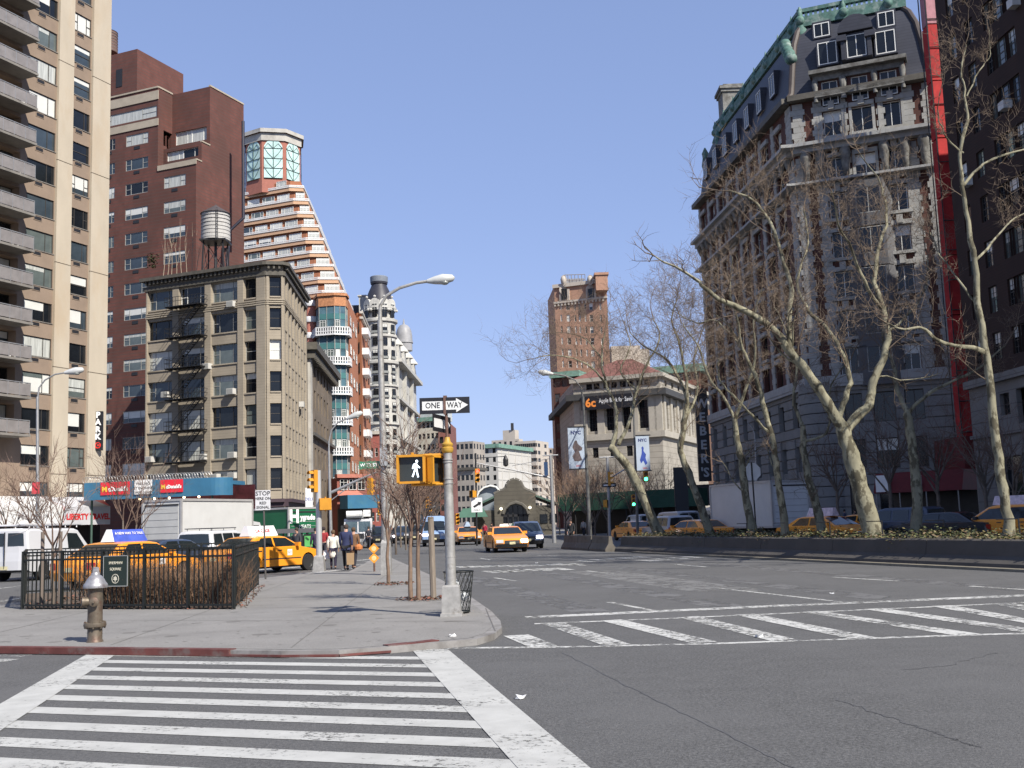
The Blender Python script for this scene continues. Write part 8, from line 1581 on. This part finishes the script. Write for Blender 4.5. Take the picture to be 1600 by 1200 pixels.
# ================================================================== PEOPLE
SKIN = M('skin', (.42, .24, .17), .6, var=.05); 
def skinobj(name, vs, es, rs, mat, parent, lvl=1):
    me = bpy.data.meshes.new(name); me.from_pydata([tuple(v) for v in vs], es, []); o = bpy.data.objects.new(name, me); COL.objects.link(o); o.parent = parent; me.materials.append(mat)
    o.modifiers.new('skin', 'SKIN'); 
    for i, r in enumerate(rs): me.skin_vertices[0].data[i].radius = (r, r) if not isinstance(r, tuple) else r
    me.skin_vertices[0].data[0].use_root = True; s = o.modifiers.new('sub', 'SUBSURF'); s.levels = lvl; s.render_levels = lvl; o.modifiers['skin'].use_smooth_shade = True
    return o
def person(label, loc, rz, h=1.72, coat=(.02, .03, .08), legs=(.02, .02, .025), hair=(.04, .025, .02), stride=.18, long=0, arms=(.05, .05), hat=None, grp=None, bend=.0, hold=None):
    k = h/1.72; t = thing('person', label, 'person', loc, rz, grp); t.scale = (k, k, k); mk = lambda nm, c: M('%s %.3f %.3f %.3f' % (nm, *c), c, .85, var=.12, vs=6)
    f = stride; B = [(0, 0, .95), (0, .01+bend*.1, 1.12), (0, .02+bend*.25, 1.32), (0, .0+bend*.4, 1.46), (0, .03+bend*.5, 1.56), (0, .04+bend*.55, 1.66)]; R_ = [(.14, .10), (.13, .09), (.155, .10), .055, .075, .07]; E = [(i, i+1) for i in range(5)]
    leg = {}
    for s, st in ((-1, f), (1, -f)):
        i = len(B); hp, kn, an = V((s*.085, 0, .88)), V((s*.10, st*.6+.04, .48)), V((s*.10, st*1.15-.02, .08)); toe = an+V((0, .17, -.04)); B += [hp, kn, an, toe]; R_ += [.085, .058, .042, .034]; E += [(0, i), (i, i+1), (i+1, i+2), (i+2, i+3)]; leg[s] = (hp, kn, an, toe)
    arm = {}
    for s, sw in ((-1, arms[0]), (1, arms[1])):
        i = len(B); sh = V((s*.185, bend*.33, 1.42)); el = V((s*.245, bend*.3+sw*.4-.03, 1.13)); wr = V((s*.235, bend*.3+sw+.05, .89)); B += [sh, el, wr]; R_ += [.06, .042, .030]; E += [(2, i), (i, i+1), (i+1, i+2)]
        hd = wr+V((0, .02, -.07)); j = len(B); B.append(hd); R_.append((.036, .018)); E.append((i+2, j)); arm[s] = (sh, el, wr, hd)
        for q in range(4): a = hd+V((s*.004, (q-1.5)*.017, -.045)); c = a+V((-s*.012, .004, -.034+.004*abs(q-1.5))); B += [a, c]; R_ += [.0085, .0075]; E += [(j, len(B)-2), (len(B)-2, len(B)-1)]
        a = hd+V((-s*.012, .035, .0)); c = a+V((-s*.012, .012, -.035)); B += [a, c]; R_ += [.010, .008]; E += [(j, len(B)-2), (len(B)-2, len(B)-1)]
    body_ = skinobj('body', B, E, R_, SKIN, t)
    ct = mk('coat', coat); v = [V((0, 0, .90)), V((0, .01+bend*.1, 1.12)), V((0, .02+bend*.25, 1.33)), V((0, bend*.36, 1.44))]; r = [(.175, .125), (.16, .12), (.185, .125), (.10, .085)]; e = [(0, 1), (1, 2), (2, 3)]
    if long: v.append(V((0, 0, .90-long))); r.append((.19, .15)); e.append((0, 4))
    for s in (-1, 1): i = len(v); sh, el, wr, hd = arm[s]; v += [sh, el, wr+V((0, 0, .03))]; r += [.078, .06, .048]; e += [(2, i), (i, i+1), (i+1, i+2)]
    skinobj('coat', v, e, r, ct, t)
    v = [V((0, 0, .93))]; r = [(.145, .11)]; e = []
    for s in (-1, 1): i = len(v); hp, kn, an, toe = leg[s]; v += [hp, kn, an+V((0, 0, .03))]; r += [.098, .07, .058]; e += [(0, i), (i, i+1), (i+1, i+2)]
    skinobj('trousers', v, e, r, mk('trousers', legs), t)
    for s in (-1, 1): hp, kn, an, toe = leg[s]; skinobj('shoe', [an+V((0, -.03, -.02)), an+V((0, .07, -.035)), toe+V((0, .02, 0))], [(0, 1), (1, 2)], [.05, .045, .036], mk('shoe', (.03, .028, .028)), t)
    hp = V(B[5]); b = MB(); b.ball(hp+V((0, -.022, .0)), .098, 12, 8, 0, 1.12); part(b, 'hair', mk('hair', hair) if not hat else mk('hat', hat), t, 60)
    b = MB(); b.ball(hp+V((0, .085, -.055)), .022, 6, 5); part(b, 'nose', SKIN, body_)
    for s in (-1, 1): b = MB(); b.ball(hp+V((s*.032, .073, -.02)), .012, 6, 5); part(b, 'eye', BLKL, body_)
    return t
pp = lambda x, y, z=0: G(x, y, z)
person('woman in a long cream coat walking away over the crossing with a white bag', pp(521, 889), .1, 1.58, (.66, .64, .56), (.02, .015, .035), (.10, .06, .035), .14, .45, (.05, .02))
person('man in a navy jacket and black trousers walking away over the crossing', pp(541, 890.5), -.05, 1.78, (.022, .028, .075), (.012, .012, .014), (.05, .035, .03), .2, .12, (.06, -.1), None, None, .12)
person('person in a brown coat half hidden right of the man in navy', pp(553, 889), -.2, 1.66, (.16, .085, .045), (.02, .02, .03), (.08, .05, .03), .15, .3)
person('person in a dark coat standing just behind the white signal pole', pp(494, 880), .5, 1.72, (.03, .02, .05), (.02, .02, .03), (.03, .02, .02), .1, .35)
person('person in a red jacket with grey sleeves behind the white signal pole', pp(506, 877), -.3, 1.74, (.30, .03, .035), (.03, .03, .04), (.03, .02, .02), .12)
person('man in a dark grey jacket standing in front of the bus shelter', V((COR(464, 860, 56).x, 56, 0)), PI-.5, 1.76, (.045, .047, .055), (.03, .035, .05), (.04, .03, .025), .08)
person('person in a red coat on the pavement by the stone subway hall', V((COR(758, 840, 112).x, 112, 0)), 2.6, 1.72, (.35, .02, .05), (.02, .02, .02), (.03, .02, .02), .1, .2)
person('person in dark clothes just right of the red coat by the subway hall', V((COR(769, 840, 116).x, 116, 0)), 2.0, 1.74, (.02, .02, .025), (.02, .02, .02), (.03, .02, .02), .1, .2)
person('person in a black coat near the doorway of the subway hall', V((COR(836, 840, 118).x, 118, 0)), 2.9, 1.72, (.02, .02, .03), (.02, .02, .02), (.03, .02, .02), .12, .2)
person('person in black with a white bag standing at the end of the median', V((COR(893, 845, 74).x, 74, 0)), 2.7, 1.75, (.02, .022, .025), (.03, .03, .03), (.03, .02, .02), .1, .25)
person('rider in dark clothes and white helmet on the motor scooter', V((COR(611, 840, 96).x, 96.2, .18)), PI+.1, 1.65, (.02, .02, .025), (.02, .02, .02), (.5, .5, .5), .05, 0, (.3, .3), (.6, .6, .6))
for i, (x, Y, c) in enumerate(((576, 88, (.03, .03, .04)), (571, 100, (.1, .04, .04)), (604, 108, (.06, .06, .08)), (702, 122, (.12, .09, .06)))): person(['pedestrian in a dark jacket beside the white work truck', 'pedestrian in a maroon jacket left of the white work truck', 'pedestrian in a blue grey jacket behind the tall grey lamp', 'pedestrian in a tan jacket just left of the far taxi'][i], V((COR(x, 840, Y).x, Y, 0)), i*1.1, 1.72, c, (.03, .03, .04), (.04, .03, .02), .14)
for i, (x, Y) in enumerate(((1308, 92), (1322, 93), (1338, 91), (912, 110), (925, 114))): person(['pedestrian in dark clothes left of the mansard building door', 'pedestrian in blue by the mansard building door', 'pedestrian in dark clothes right of the mansard building door', 'pedestrian in a pale jacket among the small trees of the square', 'pedestrian in a dark coat among the small trees of the square'][i], V((COR(x, 830, Y).x, Y, SW if x > 1000 else 0)), i*.9, 1.72, ((.03, .03, .035), (.04, .06, .12), (.04, .035, .03), (.35, .33, .3), (.03, .03, .03))[i], (.03, .03, .04), (.03, .02, .02), .12)
# what the people carry, papers on the road
b = MB(); b.hexa([(-.17, -.05, 0), (.17, -.05, 0), (.17, .05, 0), (-.17, .05, 0), (-.14, -.03, .36), (.14, -.03, .36), (.14, .03, .36), (-.14, .03, .36)]); single(b, 'shopping_bag', WHITE, 'white shopping bag held by the woman in the cream coat', 'bag', pp(512, 889)+V((-.02, 0, .42)), .3)
b = MB(); b.hexa([(-.14, -.06, 0), (.14, -.06, 0), (.14, .06, 0), (-.14, .06, 0), (-.15, -.06, .46), (.15, -.06, .46), (.15, .06, .46), (-.15, .06, .46)]); single(b, 'shopping_bag', M('kraft paper', (.30, .20, .11), .8), 'tan paper bag carried between the man in navy and the brown coat', 'bag', pp(547, 891)+V((.02, 0, .22)), .1)
b = MB(); b.lathe([(.05, 0), (.16, .05), (.17, .16), (.06, .26)], (0, 0, 0), 10); single(b, 'handbag', M('orange leather', (.45, .16, .05), .6), 'orange handbag at the hip of the person in brown', 'bag', pp(557, 889)+V((.1, 0, .75)))
for i, (x, y, z) in enumerate(((706, 995, SW), (1300, 928, 0), (838, 880, 0), (1188, 996, 0), (812, 1092, 0))): b = MB(); rr = random.Random(i); b.loft([[(rr.uniform(-.02, .02)+.05*math.cos(a), rr.uniform(-.02, .02)+.045*math.sin(a), .006+.03*q*(.3+rr.random())) for a in (0, 1.3, 2.6, 3.9, 5.2)] for q in (0, 1)]); single(b, 'paper_scrap', WHITE, ['crumpled white paper on the pavement near the signal pole', 'white paper lying on the road beside a lane dash', 'white paper on the far crosswalk', 'white scrap on the right hand crosswalk', 'small white scrap beside the near crosswalk'][i], 'litter', G(x, y, z))
